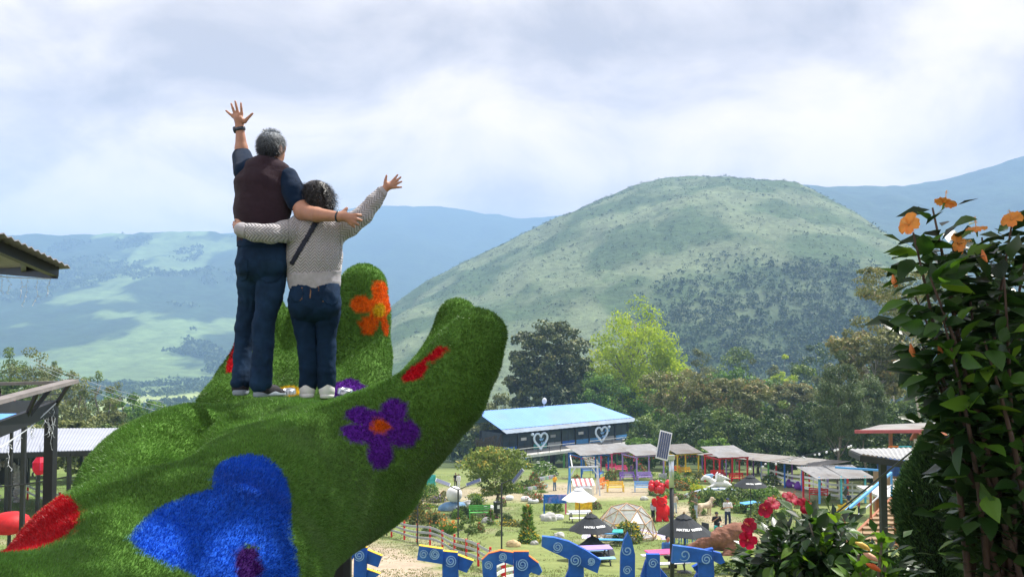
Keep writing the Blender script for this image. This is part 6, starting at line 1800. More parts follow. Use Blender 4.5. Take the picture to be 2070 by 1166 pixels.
def bin_():
    c = at(1005, 1048); T = thing('litter_bin', 'dark grey litter bin on a post by the solar lamp', 'bin', c)
    MB().tube([(0, 0, 0), (0, 0, 0.5)], 0.05, 8).build('post', pt('charcoal'), T)
    MB().lathe([(0.0, 0.45), (0.24, 0.45), (0.28, 1.2), (0.30, 1.22), (0.27, 1.24), (0.25, 0.9)], 16).build('bucket', pt('charcoal'), T, smooth=True)
    MB().box((0.1, -0.27, 0.9), (0.18, 0.02, 0.25)).build('sticker', pt('white'), T)
bin_()
# ------------------------------------------------------------------ wavy fences
def wavy_fence(path, n, postc, railc, label, h=1.0, rails=(0.35, 0.65, 0.95), wave=0.06, rw=0.12, post_every=1):
    pts = []
    path = np.array(path, float); L = np.concatenate([[0], np.cumsum(np.hypot(*np.diff(path, axis=0).T))])
    for t in np.linspace(0, L[-1], n): pts.append(G(np.interp(t, L, path[:, 0]), np.interp(t, L, path[:, 1]), 14))
    T = thing('wavy_fence', label, 'fence', pts[0])
    o = pts[0]
    for i, p in enumerate(pts):
        MB().box(tuple(p - o + np.array([0, 0, h * 0.5])), (0.10, 0.07, h + 0.12)).build('post', pt(postc), T)
    for q, z in enumerate(rails):
        tube = []
        for i in range((n - 1) * 4 + 1):
            a = i / 4; k = min(int(a), n - 2); f = a - k
            p = pts[k] * (1 - f) + pts[k + 1] * f - o
            tube.append(p + np.array([0, -0.08, z * h + wave * math.sin(a * 1.9 + q * 0.3)]))
        mb = MB()
        vs = []; fs = []
        for p in tube:
            vs += [p + np.array([0, 0.02, -rw / 2]), p + np.array([0, -0.02, -rw / 2]), p + np.array([0, -0.02, rw / 2]), p + np.array([0, 0.02, rw / 2])]
        for i in range(len(tube) - 1):
            a = 4 * i; b = a + 4
            fs += [(a + k, b + k, b + (k + 1) % 4, a + (k + 1) % 4) for k in range(4)]
        mb.add(vs, fs).build('rail', pt(railc), T)
wavy_fence([(690, 1052), (745, 1070), (802, 1088), (835, 1093), (880, 1104), (925, 1124), (975, 1148), (1040, 1176)], 15, 'red', 'grey', 'wavy grey rail fence on red posts along the sandy path', h=0.95)
wavy_fence([(1000, 1200), (1040, 1176)], 3, 'red', 'white', 'short pale rail fence on red posts behind the arch-shaped blue letter', h=0.9)
wavy_fence([(1540, 975), (1600, 985), (1660, 1003), (1720, 1012), (1775, 1018), (1830, 1022)], 12, 'white', 'white', 'white wavy rail fence in front of the shaded wood', h=1.5, rails=(0.25, 0.55, 0.85), wave=0.10, rw=0.2)
wavy_fence([(35, 1000), (75, 1018), (120, 1030)], 5, 'red', 'white', 'short white rail fence on red posts by the flower arch', h=0.9, rails=(0.5, 0.9), wave=0.02)
def picket_border(px0, py0, px1, py1, n, label):
    A, B = at(px0, py0), at(px1, py1); T = thing('picket_border', label, 'fence', A)
    cols = ['pink', 'sky', 'lilac', 'white', 'green', 'cyan']
    for i in range(n):
        p = A + (B - A) * (i / (n - 1)) - A
        MB().box((p[0], p[1], p[2] + 0.17), (float(np.linalg.norm(B - A)) / n * 0.86, 0.05, 0.36)).build('picket', mat('pastel_' + cols[i % 6], tuple(0.45 * q + 0.35 for q in PC[cols[i % 6]]), rough=0.7), T)
picket_border(1062, 993, 1104, 985, 12, 'low pastel picket border in front of the yellow-shirted person')
picket_border(1086, 972, 1118, 966, 10, 'low pastel picket border below the cafe deck')
# ================================================================== SHRUBS, ROCKS, SMALL PEOPLE
FLC = {'red': (0.75, 0.02, 0.05), 'pink': (0.80, 0.12, 0.35), 'magenta': (0.62, 0.03, 0.32), 'yellow': (0.85, 0.60, 0.02), 'orange': (0.85, 0.28, 0.03), 'white': (0.82, 0.82, 0.80), 'lilac': (0.45, 0.35, 0.55)}
_sp = {}
def shrub(px, py, wpx, kind, label, hk=1.0, flower=None, leafk='mid', fn=60, group='garden shrubs and flower clumps', cat='shrub'):
    """one clump: unit-sized prototype per look, copied and scaled"""
    c = at(px, py); W = wpx / pxm(c[1])
    key = (kind, flower, leafk, fn)
    if key in _sp:
        return copy_tree(_sp[key], tuple(c), random.uniform(0, 6), W, label, group, cat, sz=hk)
    rng = np.random.default_rng(len(_sp) + 50)
    T = thing('flower_clump' if flower else 'garden_shrub', label, cat, tuple(c), random.uniform(0, 6), group, W); T.scale = (W, W, W * hk)
    if kind == 'round':
        n = 900; u = rand_unit(n, rng); u[:, 2] = np.abs(u[:, 2]) * 1.0
        lump = 0.72 + 0.45 * fbm(u[:, 0] * 2.2 + 5, u[:, 1] * 2.2 + u[:, 2] * 2, 3, len(_sp))
        p = u * (0.5 * lump * rng.uniform(0.6, 1, n) ** 0.5)[:, None]; p[:, 2] = p[:, 2] * 1.35 + 0.03
        d = rand_unit(n, rng) + 0.6 * u; L = rng.uniform(0.06, 0.13, n); W_ = L * 0.6; nr = u + 0.6 * rand_unit(n, rng)
    elif kind == 'spiky':
        n = 260; az = rng.uniform(0, 2 * pi, n); el = rng.uniform(0.5, 1.5, n)
        d = np.stack([np.cos(az) * np.cos(el), np.sin(az) * np.cos(el), np.sin(el)], 1); p = np.stack([rng.normal(size=n) * 0.12, rng.normal(size=n) * 0.12, np.zeros(n)], 1)
        L = rng.uniform(0.45, 0.85, n); W_ = np.full(n, 0.035); nr = np.cross(d, np.array([0.0, 0, 1])) + 0.3 * rand_unit(n, rng)
    elif kind == 'low':
        n = 700; p = np.stack([rng.normal(size=n) * 0.24, rng.normal(size=n) * 0.2, np.abs(rng.normal(size=n)) * 0.10 + 0.01], 1)
        d = rand_unit(n, rng); d[:, 2] = np.abs(d[:, 2]); L = rng.uniform(0.07, 0.15, n); W_ = L * 0.5; nr = rand_unit(n, rng) + np.array([0, 0, 1.0])
    elif kind == 'tall':
        n = 700; t = rng.random(n); r = 0.28 * (1 - t * 0.8) * np.sqrt(rng.random(n)); az = rng.uniform(0, 6.28, n)
        p = np.stack([r * np.cos(az), r * np.sin(az), t * 1.3], 1); d = np.stack([np.cos(az), np.sin(az), 0.8 + 0 * az], 1) + 0.5 * rand_unit(n, rng); L = rng.uniform(0.12, 0.25, n); W_ = L * 0.25; nr = rand_unit(n, rng)
    leaves_obj('foliage', p, d, nr, L, W_, LM[leafk], T, kind='stuff')
    if kind in ('round', 'tall'): MB().tube([(0, 0, -0.05), (0.01, 0, 0.3)], [0.03, 0.015], 6).build('stem', m_bark, T)
    if flower:
        if kind == 'spiky': q = p + d * L[:, None]; q = q[rng.permutation(len(q))[:fn]]
        else: q = p[rng.permutation(n)[:fn]] * 1.06 + np.array([0, 0, 0.03]); 
        qv = np.repeat(q, 5, 0); dv_ = rand_unit(len(qv), rng); dv_[:, 2] = np.abs(dv_[:, 2]) * 0.5
        leaves_obj('blossoms', qv, dv_, rand_unit(len(qv), rng) + np.array([0, -0.6, 1]), rng.uniform(0.04, 0.07, len(qv)), 0.045, leafmat('blossom_' + flower, tuple(x * 0.75 for x in FLC[flower]), FLC[flower], trans=0.3), T, kind='stuff')
    _sp[key] = T
    return T
SH = [
    (872, 1000, 32, 'round', None, 'fresh', 'round leafy bush beside the teal board', 1.0), (826, 1016, 44, 'round', 'magenta', 'olive', 'bush covered with magenta blossoms under the turf hand', 0.9), (856, 1012, 36, 'tall', 'yellow', 'fresh', 'yellow-flowering upright plants next to the magenta bush', 0.8),
    (884, 1014, 40, 'low', 'lilac', 'olive', 'dry lilac heather patch left of the white ball', 1.2), (897, 1002, 15, 'round', 'red', 'mid', 'small red-flowering bush by the white ball', 1.0), (790, 1040, 26, 'round', None, 'dark', 'small dark bush in the sandy bed', 1.0),
    (815, 1052, 50, 'low', 'orange', 'olive', 'orange-speckled flower patch behind the fence', 1.6), (845, 1062, 52, 'tall', 'yellow', 'olive', 'mixed tall flowers in the bed behind the fence', 0.7), (872, 1058, 46, 'low', 'orange', 'rust', 'dry brownish flower patch with orange heads', 1.8), (870, 1082, 40, 'round', None, 'mid', 'green bush close behind the fence rails', 0.8),
    (905, 1078, 50, 'spiky', 'orange', 'fresh', 'fountain of strap leaves with orange blooms', 0.75), (880, 1070, 22, 'tall', None, 'dark', 'dark upright little conifer in the flower bed', 1.0), (935, 1046, 50, 'round', None, 'dark', 'dark clipped bush left of the green bench', 0.6), (966, 1028, 30, 'low', 'orange', 'rust', 'reddish brown tuft behind the green bench', 1.5),
    (992, 1062, 26, 'tall', 'pink', 'fresh', 'leafy pink-flowered plant beside the green bench', 0.9), (1025, 1056, 24, 'round', None, 'dark', 'small dark bush right of the litter bin', 1.1), (1012, 1022, 26, 'round', 'pink', 'mid', 'pink-flowering bush under the blossom tree', 1.0), (1030, 1062, 44, 'low', 'yellow', 'olive', 'strip of yellow flowers on the lawn edge', 0.9),
    (1056, 1064, 36, 'low', 'yellow', 'olive', 'yellow flower strip running towards the red spikes', 1.0), (1066, 1094, 52, 'tall', 'orange', 'fresh', 'tall pointed shrub with red tips on the lawn', 1.0), (1070, 1096, 48, 'round', 'yellow', 'fresh', 'yellow-green shrub at the foot of the tall spikes', 0.7), (1085, 1014, 34, 'low', 'red', 'rust', 'bright red flowers spilling from white tyre planters', 1.6),
    (1100, 962, 56, 'round', 'white', 'fresh', 'white-flowering bush below the cafe deck', 0.75), (1088, 988, 30, 'low', 'red', 'rust', 'reddish plants behind the pastel picket border', 1.2), (1070, 985, 44, 'low', None, 'mid', 'low green plants behind the pastel pickets', 1.2), (1268, 1096, 60, 'round', 'yellow', 'mid', 'dense round bush with yellow flowers before the dome', 1.0),
    (1340, 1000, 56, 'round', 'white', 'fresh', 'white-speckled flower bush behind the bear', 0.8), (1388, 978, 50, 'low', 'yellow', 'fresh', 'yellow-green bush in front of the yellow bench', 0.9), (1408, 990, 40, 'low', 'yellow', 'lime', 'flat patch of vivid yellow flowers', 0.9), (1375, 990, 40, 'round', 'orange', 'olive', 'orange-dotted bush left of the yellow patch', 0.7),
    (1430, 1016, 60, 'low', None, 'mid', 'low green hedge beside the painted channel', 1.4), (1465, 1020, 60, 'low', None, 'mid', 'low green hedge behind the dog', 1.4), (1492, 1010, 66, 'round', None, 'mid', 'wide dark green bush under the far parasol', 0.65), (1536, 1012, 56, 'round', None, 'fresh', 'light green bush right of the far parasol pole', 0.7),
    (1556, 1000, 36, 'round', 'white', 'fresh', 'white-flowering bush beside the purple bean bags', 0.8), (1578, 1022, 44, 'round', 'yellow', 'mid', 'bush with small yellow flowers on the right lawn', 0.7), (1500, 1035, 50, 'low', None, 'mid', 'low plants beside the striped picnic table', 1.2), (1540, 1050, 60, 'round', None, 'mid', 'green bush behind the red blossoms', 0.8),
    (1350, 1046, 26, 'low', 'red', 'mid', 'red and green flower tuft behind the bear', 1.2), (1402, 1060, 22, 'tall', 'red', 'mid', 'red roses behind the parasol with blue chairs', 1.0), (1560, 980, 40, 'round', None, 'mid', 'green bush at the start of the white fence', 0.8), (1128, 1035, 34, 'tall', None, 'fresh', 'tall grass in the white pot below the painted board', 0.7), (1110, 1030, 26, 'round', None, 'fresh', 'small bush under the painted board', 0.7),
    (1290, 965, 26, 'round', None, 'fresh', 'green bush behind the purple bench', 0.9), (1268, 950, 22, 'round', 'yellow', 'fresh', 'yellow-flowering bush by the pink pergola', 1.0), (1350, 962, 30, 'round', None, 'fresh', 'green bush between lilac and yellow pergolas', 0.9), (1420, 972, 36, 'round', None, 'olive', 'olive bush right of the yellow pergola', 0.9),
    (1165, 975, 22, 'round', 'red', 'mid', 'small red-flowered bush behind the swing', 1.0), (1205, 1028, 24, 'round', 'pink', 'mid', 'pink-flowered bush behind the dome', 0.9), (1010, 1082, 18, 'round', None, 'mid', 'small green tuft at the lamp foot', 0.8), (1240, 1090, 30, 'low', None, 'mid', 'low weeds at the dome ring', 0.9),
    (940, 1112, 60, 'low', None, 'rust', 'reddish ground cover under the pink rose tree', 1.0), (1560, 1075, 70, 'round', None, 'mid', 'green bush hiding the path end', 0.7), (1470, 1160, 60, 'round', None, 'mid', 'pale flowering weeds before the brown sculpture', 0.6), (1500, 1140, 50, 'tall', 'white', 'mid', 'tall weeds with white buds beside the blue letters', 0.7)]
for (px, py, w, kd, fl, lk, lb, hk) in SH: shrub(px, py, w, kd, lb, hk, fl, lk)
_rg = random.Random(17); _kinds = [('low', None, 'fresh', 'low green tuft in the garden beds'), ('low', 'pink', 'mid', 'low tuft with pink flowers in the garden beds'), ('low', 'yellow', 'fresh', 'low tuft with yellow flowers in the garden beds'), ('round', None, 'fresh', 'small light green bush in the garden beds'), ('low', 'white', 'mid', 'low tuft with white flowers in the garden beds'), ('round', 'red', 'mid', 'small bush with red flowers in the garden beds')]
for x0, x1, y0, y1, n in ((795, 1000, 1000, 1080, 30), (1010, 1110, 975, 1000, 12), (1330, 1420, 975, 1010, 16), (1400, 1560, 995, 1040, 26), (1200, 1420, 955, 972, 12), (1540, 1640, 1000, 1060, 12)):
    for i in range(n):
        kd, fl, lk, lb = _rg.choice(_kinds); shrub(_rg.uniform(x0, x1), _rg.uniform(y0, y1), _rg.uniform(14, 34), kd, lb, _rg.uniform(0.7, 1.3), fl, lk, group='small tufts in the garden beds')
# blossom tree in the garden and the pink standard rose
b = at(1003, 1036); tree('blossom_tree', 'spreading garden tree sprinkled with orange blossoms', 'tree', b, (1036 - 903) / pxm(b[1]), 172 / pxm(b[1]), kind='blossom', n=9000, leaf=0.20, clumps=80, crown_lo=0.30, shape='umbrella', seed=71, clump_r=0.11, flat=0.55, gap=0.25, limbs=24)
b = at(946, 1100); tree('rose_tree', 'small standard bush with pink blossoms behind the fence', 'shrub', b, 58 / pxm(b[1]), 40 / pxm(b[1]), kind='mid', n=900, leaf=0.11, clumps=18, crown_lo=0.4, seed=72, clump_r=0.2)
# rocks and tyre planters
def rock(px, py, w, col, label, hk=0.55, seed=0):
    c = at(px, py); W = w / pxm(c[1]); rng = np.random.default_rng(seed)
    S = SDF((-W, -W, -0.3 * W), (W, W, W), W / 14)
    S.ell((0, 0, 0.1 * W), (W * 0.5, W * 0.4, W * hk * 0.7)); S.ell((W * 0.2, -0.05 * W, 0.1 * W), (W * 0.28, W * 0.3, W * hk * 0.5), k=0.1 * W)
    V, Q = S.mesh(); V = V + vert_normals(V, Q) * (0.22 * W * (fbm(V[:, 0] / W * 4 + seed, V[:, 1] / W * 4 + V[:, 2] / W * 3, 3, seed) - 0.5))[:, None]
    o = np_obj('garden_rock', V, Q, 4, mat('rock_%s' % col, {'white': (0.46, 0.46, 0.44), 'tan': (0.60, 0.45, 0.25), 'grey': (0.36, 0.36, 0.35)}[col], rough=0.9, var=0.3, scale=3, bump=0.5), smooth=True)
    o.location = Vector(c); tag(o, label, 'rock', 'rocks in the garden')
for i, a in enumerate(((1110, 1052, 34, 'white', 'pale painted rock below the blue and lilac board'), (1038, 1104, 28, 'tan', 'yellowish rock at the foot of the tall red-tipped shrub'), (945, 1022, 24, 'white', 'white flat stone right of the ball sculpture'), (958, 1018, 18, 'white', 'smaller white flat stone near the ball sculpture'), (1130, 1085, 22, 'white', 'flat white stone lying on the open lawn'), (1080, 1100, 16, 'grey', 'grey stone beside the tall red-tipped shrub'), (985, 1056, 24, 'grey', 'lilac-grey stone in front of the green bench'), (1302, 1010, 16, 'white', 'white flat stone behind the dome'), (1098, 1045, 14, 'white', 'small white stone under the painted board'), (925, 1072, 18, 'grey', 'greyish stone by the strap-leaved plant'))):
    rock(*a, seed=i + 1)
def tyre(px, py, w, label):
    c = at(px, py); r = w / 2 / pxm(c[1]); T = thing('tyre_planter', label, 'planter', c, 0, 'white tyre planters')
    MB().lathe([(r * 0.6, 0.02), (r * 0.85, 0.0), (r, 0.12), (r, 0.24), (r * 0.85, 0.33), (r * 0.6, 0.31), (r * 0.55, 0.2)], 16).build('tyre', paint('tyre_white', (0.70, 0.72, 0.76)), T, smooth=True)
    MB().lathe([(0.0, 0.25), (r * 0.62, 0.25)], 12).build('soil', mat('dark_soil', (0.05, 0.035, 0.025), rough=1.0), T)
for px, py, w, lb in ((1062, 1012, 18, 'white tyre planter nearest the red flowers'), (1078, 1016, 22, 'large white tyre planter under the red flowers'), (1100, 1014, 16, 'white tyre planter beside the painted board'), (1030, 1010, 16, 'white tyre planter under the blossom tree'), (988, 1030, 22, 'white stacked tyre planter behind the litter bin'), (1130, 1050, 20, 'white pot with tall grass below the painted board')): tyre(px, py, w, lb)
def lily_channel():
    pts = [at(x, y) for x, y in ((1372, 1010), (1390, 1000), (1420, 992), (1455, 990), (1490, 992))]
    T = thing('painted_channel', 'pale blue painted channel curving through the lawn', 'channel', pts[0])
    mb = MB(); vs = []; fs = []
    for p in pts:
        q = p - pts[0]; vs += [(q[0] - 0.2, q[1] - 0.35, q[2] + 0.18), (q[0] + 0.2, q[1] + 0.35, q[2] + 0.18), (q[0] + 0.2, q[1] + 0.35, q[2] - 0.2), (q[0] - 0.2, q[1] - 0.35, q[2] - 0.2)]
    for i in range(len(pts) - 1): fs += [(4 * i + k, 4 * i + 4 + k, 4 * i + 4 + (k + 1) % 4, 4 * i + (k + 1) % 4) for k in range(4)]
    mb.add(vs, fs).build('channel_bed', mat('pale_blue_wash', (0.50, 0.60, 0.78), rough=0.7, var=0.25, scale=2), T)
lily_channel()
for px, py, lb in ((1598, 985, 'purple bean bag under the covered walk'), (1616, 990, 'larger purple bean bag at the end of the covered walk')):
    c = at(px, py); S = SDF((-0.7, -0.7, -0.05), (0.7, 0.7, 0.9), 0.05); S.ell((0, 0, 0.28), (0.5, 0.5, 0.32)); S.ell((0, 0.2, 0.5), (0.32, 0.25, 0.3), k=0.2)
    V, Q = S.mesh(); o = np_obj('bean_bag', V, Q, 4, mat('purple_fabric', (0.14, 0.03, 0.30), rough=0.8, var=0.15), smooth=True); o.location = Vector(c); tag(o, lb, 'bean bag', 'purple bean bags')
def star_flower():
    c = at(1705, 1050); T = thing('flower_sculpture', 'bright yellow cut-out flower sculpture behind the red blossoms', 'sculpture', c)
    k = 30 / pxm(c[1])
    MB().tube([(0, 0, 0), (0, 0, k * 0.5)], 0.05, 8).build('stalk', pt('green'), T)
    for i in range(6):
        t = i * pi / 3 + 0.3; d = Vector((math.cos(t), -0.3, math.sin(t) * 0.7)); s = Vector((-math.sin(t), 0, math.cos(t) * 0.7)); o = Vector((0, 0, k * 0.75))
        MB().prism([o + d * 0.05, o + d * k * 0.3 + s * k * 0.16, o + d * k * 0.62, o + d * k * 0.3 - s * k * 0.16], (0, 1, 0), 0.05).build('petal', pt('yellow'), T)
star_flower()

# ------------------------------------------------------------------ small people
m_skin2 = mat('skin_far', (0.42, 0.23, 0.15), rough=0.6, var=0.1)
def cloth(name, col): return mat('cloth_' + name, col, rough=0.9, var=0.2, scale=8)
CL = {'yellow': (0.75, 0.42, 0.02), 'white': (0.75, 0.76, 0.78), 'black': (0.018, 0.018, 0.022), 'denim': (0.10, 0.17, 0.28), 'lightdenim': (0.38, 0.48, 0.58), 'navy': (0.02, 0.035, 0.08), 'olive': (0.16, 0.19, 0.13), 'teal': (0.02, 0.42, 0.36), 'cream': (0.62, 0.55, 0.45), 'lilac': (0.55, 0.52, 0.66), 'red': (0.55, 0.02, 0.04), 'blue': (0.06, 0.2, 0.5)}
def small_person(px, py, hpx, label, shirt, trousers, hair='black', arms='down', rz=0.0, cap=None, long_hair=False, seated=False, Y=None, long_sleeve=False, name='person'):
    c = at(px, py) if Y is None else P(px, py, Y)
    H = 1.7; k = hpx / pxm(c[1]) / (1.7 if not seated else 1.25)
    T = thing(name, label, 'person', tuple(c), rz, 'visitors in the garden', k)
    A = {'down': [((-0.2, 0, 1.40), (-0.27, -0.02, 1.12), (-0.27, -0.08, 0.88)), ((0.2, 0, 1.40), (0.27, -0.02, 1.12), (0.27, -0.08, 0.88))],
         'phone': [((-0.2, 0, 1.40), (-0.26, -0.08, 1.14), (-0.08, -0.30, 1.22)), ((0.2, 0, 1.40), (0.26, -0.08, 1.14), (0.06, -0.32, 1.24))],
         'mic': [((-0.2, 0, 1.40), (-0.30, -0.06, 1.16), (-0.05, -0.22, 1.38)), ((0.2, 0, 1.40), (0.28, -0.02, 1.13), (0.10, -0.22, 1.10))],
         'table': [((-0.2, 0, 1.40), (-0.28, -0.12, 1.15), (-0.1, -0.38, 1.12)), ((0.2, 0, 1.40), (0.26, -0.16, 1.16), (0.08, -0.28, 1.46))]}[arms]
    dz = -0.42 if seated else 0.0
    if seated: legs = [[(-0.1, 0, 0.90 + dz), (-0.13, -0.42, 0.90 + dz), (-0.13, -0.44, 0.46 + dz)], [(0.1, 0, 0.90 + dz), (0.13, -0.42, 0.90 + dz), (0.13, -0.44, 0.46 + dz)]]
    else: legs = [[(-0.09, 0, 0.88), (-0.11, -0.02, 0.48), (-0.12, 0.02, 0.06)], [(0.09, 0, 0.88), (0.12, -0.03, 0.48), (0.14, 0.0, 0.06)]]
    up = lambda q: np.array(q) + np.array([0, 0, dz])
    lo, hi = (-0.5, -0.65, -0.1), (0.5, 0.4, 1.85); h = 0.021
    S = SDF(lo, hi, h)
    S.ecap(up((0, 0, 0.95)), up((0, 0, 1.36)), (0.14, 0.09), (0.17, 0.10), SIDE); S.cap(up((0, 0, 1.4)), up((0, -0.01, 1.52)), 0.055, 0.05, k=0.04)
    S.ell(up((0, -0.02, 1.60)), (0.078, 0.095, 0.115), k=0.03); S.ell(up((0, -0.115, 1.585)), (0.016, 0.02, 0.025), k=0.02)
    for sd in (-1, 1): S.ell(up((0.08 * sd, 0.0, 1.59)), (0.015, 0.025, 0.035), k=0.01)
    for a in A:
        q = [up(z) for z in a]; S.chain(q, [0.052, 0.042, 0.032], k=0.03); e = q[2] + (q[2] - q[1]) / np.linalg.norm(q[2] - q[1]) * 0.1; S.cap(q[2], e, 0.036, 0.024, k=0.02)
    for l in legs:
        S.chain([np.array(z) for z in l], [0.075, 0.055, 0.04], k=0.03); S.cap(np.array(l[2]) + np.array([0, 0.02, -0.02]), np.array(l[2]) + np.array([0, -0.13, -0.03]), 0.042, 0.035, k=0.02)
    solid('body', S, m_skin2, T, (0, 0, 0))
    S = SDF(lo, hi, h)
    S.ecap(up((0, 0, 0.93)), up((0, 0, 1.36)), (0.165, 0.115), (0.19, 0.12), SIDE)
    for a in A:
        q = [up(z) for z in a]
        if long_sleeve: S.chain(q, [0.07, 0.058, 0.046], k=0.03)
        else: S.chain([q[0], q[0] * 0.3 + q[1] * 0.7], [0.07, 0.065], k=0.03)
    solid('shirt', S, cloth(shirt, CL[shirt]), T, (0, 0, 0), 1, 0.02, 9)
    S = SDF(lo, hi, h)
    S.ecap(up((0, 0, 0.86)), up((0, 0, 0.97)), (0.165, 0.12), (0.155, 0.11), SIDE)
    for l in legs: S.chain([np.array(z) for z in l], [0.092, 0.075, 0.062], k=0.03)
    solid('trousers', S, cloth(trousers, CL[trousers]), T, (0, 0, 0), 1, 0.02, 9)
    for l in legs:
        S = SDF(lo, hi, h); S.cap(np.array(l[2]) + np.array([0, 0.03, -0.02]), np.array(l[2]) + np.array([0, -0.15, -0.03]), 0.055, 0.046); solid('shoe', S, cloth('black', CL['black']), T, (0, 0, 0))
    S = SDF(lo, hi, h); S.ell(up((0, 0.012, 1.635)), (0.095, 0.105, 0.10))
    if long_hair: S.cap(up((0, 0.06, 1.6)), up((0, 0.09, 1.36)), 0.08, 0.06, k=0.04)
    S.ell(up((0, -0.12, 1.57)), (0.08, 0.06, 0.09), cut=True, k=0.02)
    solid('hair', S, mat('dark_hair', (0.012, 0.010, 0.010), rough=0.5, var=0.2), T, (0, 0, 0))
    if cap:
        S = SDF(lo, hi, h); S.ell(up((0, 0.0, 1.67)), (0.105, 0.12, 0.075)); S.ell(up((0, -0.14, 1.655)), (0.08, 0.09, 0.02), k=0.02)
        solid('cap', S, cloth(cap, CL[cap]), T, (0, 0, 0))
    return T
small_person(1121, 991, 31, 'person in yellow shirt standing on the dirt by the picket border', 'yellow', 'denim', rz=0.6, arms='phone', long_sleeve=True)
small_person(1320, 1053, 41, 'person in pale lilac top and black trousers beside the red bear', 'lilac', 'black', rz=2.2, long_hair=True, long_sleeve=True)
small_person(1364, 1036, 38, 'person in cream top half hidden by the red bear', 'cream', 'lightdenim', rz=0.3)
small_person(1407, 1046, 46, 'person in olive shirt and light jeans photographing the bear', 'olive', 'lightdenim', rz=-1.4, arms='phone')
small_person(1471, 1064, 56, 'person in white shirt, dark trousers and dark cap standing on the path', 'white', 'navy', rz=0.1, arms='phone', cap='navy')
small_person(1449, 1092, 56, 'person in black shirt and cap speaking into a microphone', 'black', 'lightdenim', rz=0.2, arms='mic', cap='black')
small_person(1453, 1106, 50, 'person in teal top seen from behind near the brown sculpture', 'teal', 'navy', rz=3.0, long_hair=True)
small_person(1350, 1146, 60, 'seated person resting a hand on the head at the pink picnic table', 'blue', 'black', rz=0.3, arms='table', seated=True)
small_person(1283, 958, 30, 'person in black under the lilac pergola', 'black', 'navy', rz=0.5)
small_person(1716, 1030, 34, 'person in dark top by the light blue shelter', 'navy', 'cream', rz=0.4)
small_person(1736, 1040, 32, 'person in red top bending over near the blue stairs', 'red', 'navy', rz=1.0)
small_person(921, 984, 28, 'person in black standing beside the person in white behind the lamp', 'black', 'black', rz=0.5)
small_person(927, 985, 27, 'person in white behind the double-headed lamp', 'white', 'white', rz=-0.4, long_hair=True, long_sleeve=True)
def dog():
    c = at(1424, 1041); k = 26 / pxm(c[1]) / 0.62
    T = thing('dog', 'pale cream dog standing beside the person in olive', 'dog', c, 0.5, scale=k)
    S = SDF((-0.7, -0.3, -0.05), (0.7, 0.3, 0.95), 0.018)
    S.chain([(-0.28, 0, 0.47), (0.05, 0, 0.45), (0.30, 0, 0.48)], [0.13, 0.12, 0.15], k=0.08)
    S.chain([(0.34, 0, 0.55), (0.46, 0, 0.70)], [0.10, 0.085], k=0.06); S.ell((0.50, 0, 0.74), (0.10, 0.085, 0.085), k=0.03); S.cap((0.55, 0, 0.71), (0.67, 0, 0.68), 0.05, 0.035, k=0.03)
    for q in (-1, 1):
        S.cap((0.46, 0.06 * q, 0.80), (0.42, 0.10 * q, 0.70), 0.03, 0.02, k=0.02)
        S.chain([(0.30, 0.08 * q, 0.42), (0.30, 0.08 * q, 0.22), (0.29, 0.08 * q, 0.04)], [0.065, 0.04, 0.032], k=0.04); S.cap((0.29, 0.08 * q, 0.03), (0.34, 0.08 * q, 0.025), 0.035, 0.03, k=0.02)
        S.chain([(-0.30, 0.09 * q, 0.42), (-0.26, 0.09 * q, 0.28), (-0.38, 0.09 * q, 0.19), (-0.36, 0.09 * q, 0.04)], [0.085, 0.055, 0.036, 0.032], k=0.05); S.cap((-0.36, 0.09 * q, 0.03), (-0.30, 0.09 * q, 0.025), 0.035, 0.03, k=0.02)
    S.chain([(-0.38, 0, 0.52), (-0.52, 0, 0.66), (-0.50, 0, 0.80)], [0.05, 0.05, 0.035], k=0.04)
    solid('body', S, mat('cream_fur', (0.56, 0.46, 0.33), rough=0.95, var=0.2, scale=6, bump=0.5, bscale=40), T, (0, 0, 0), 1, 0.02, 14)
dog()

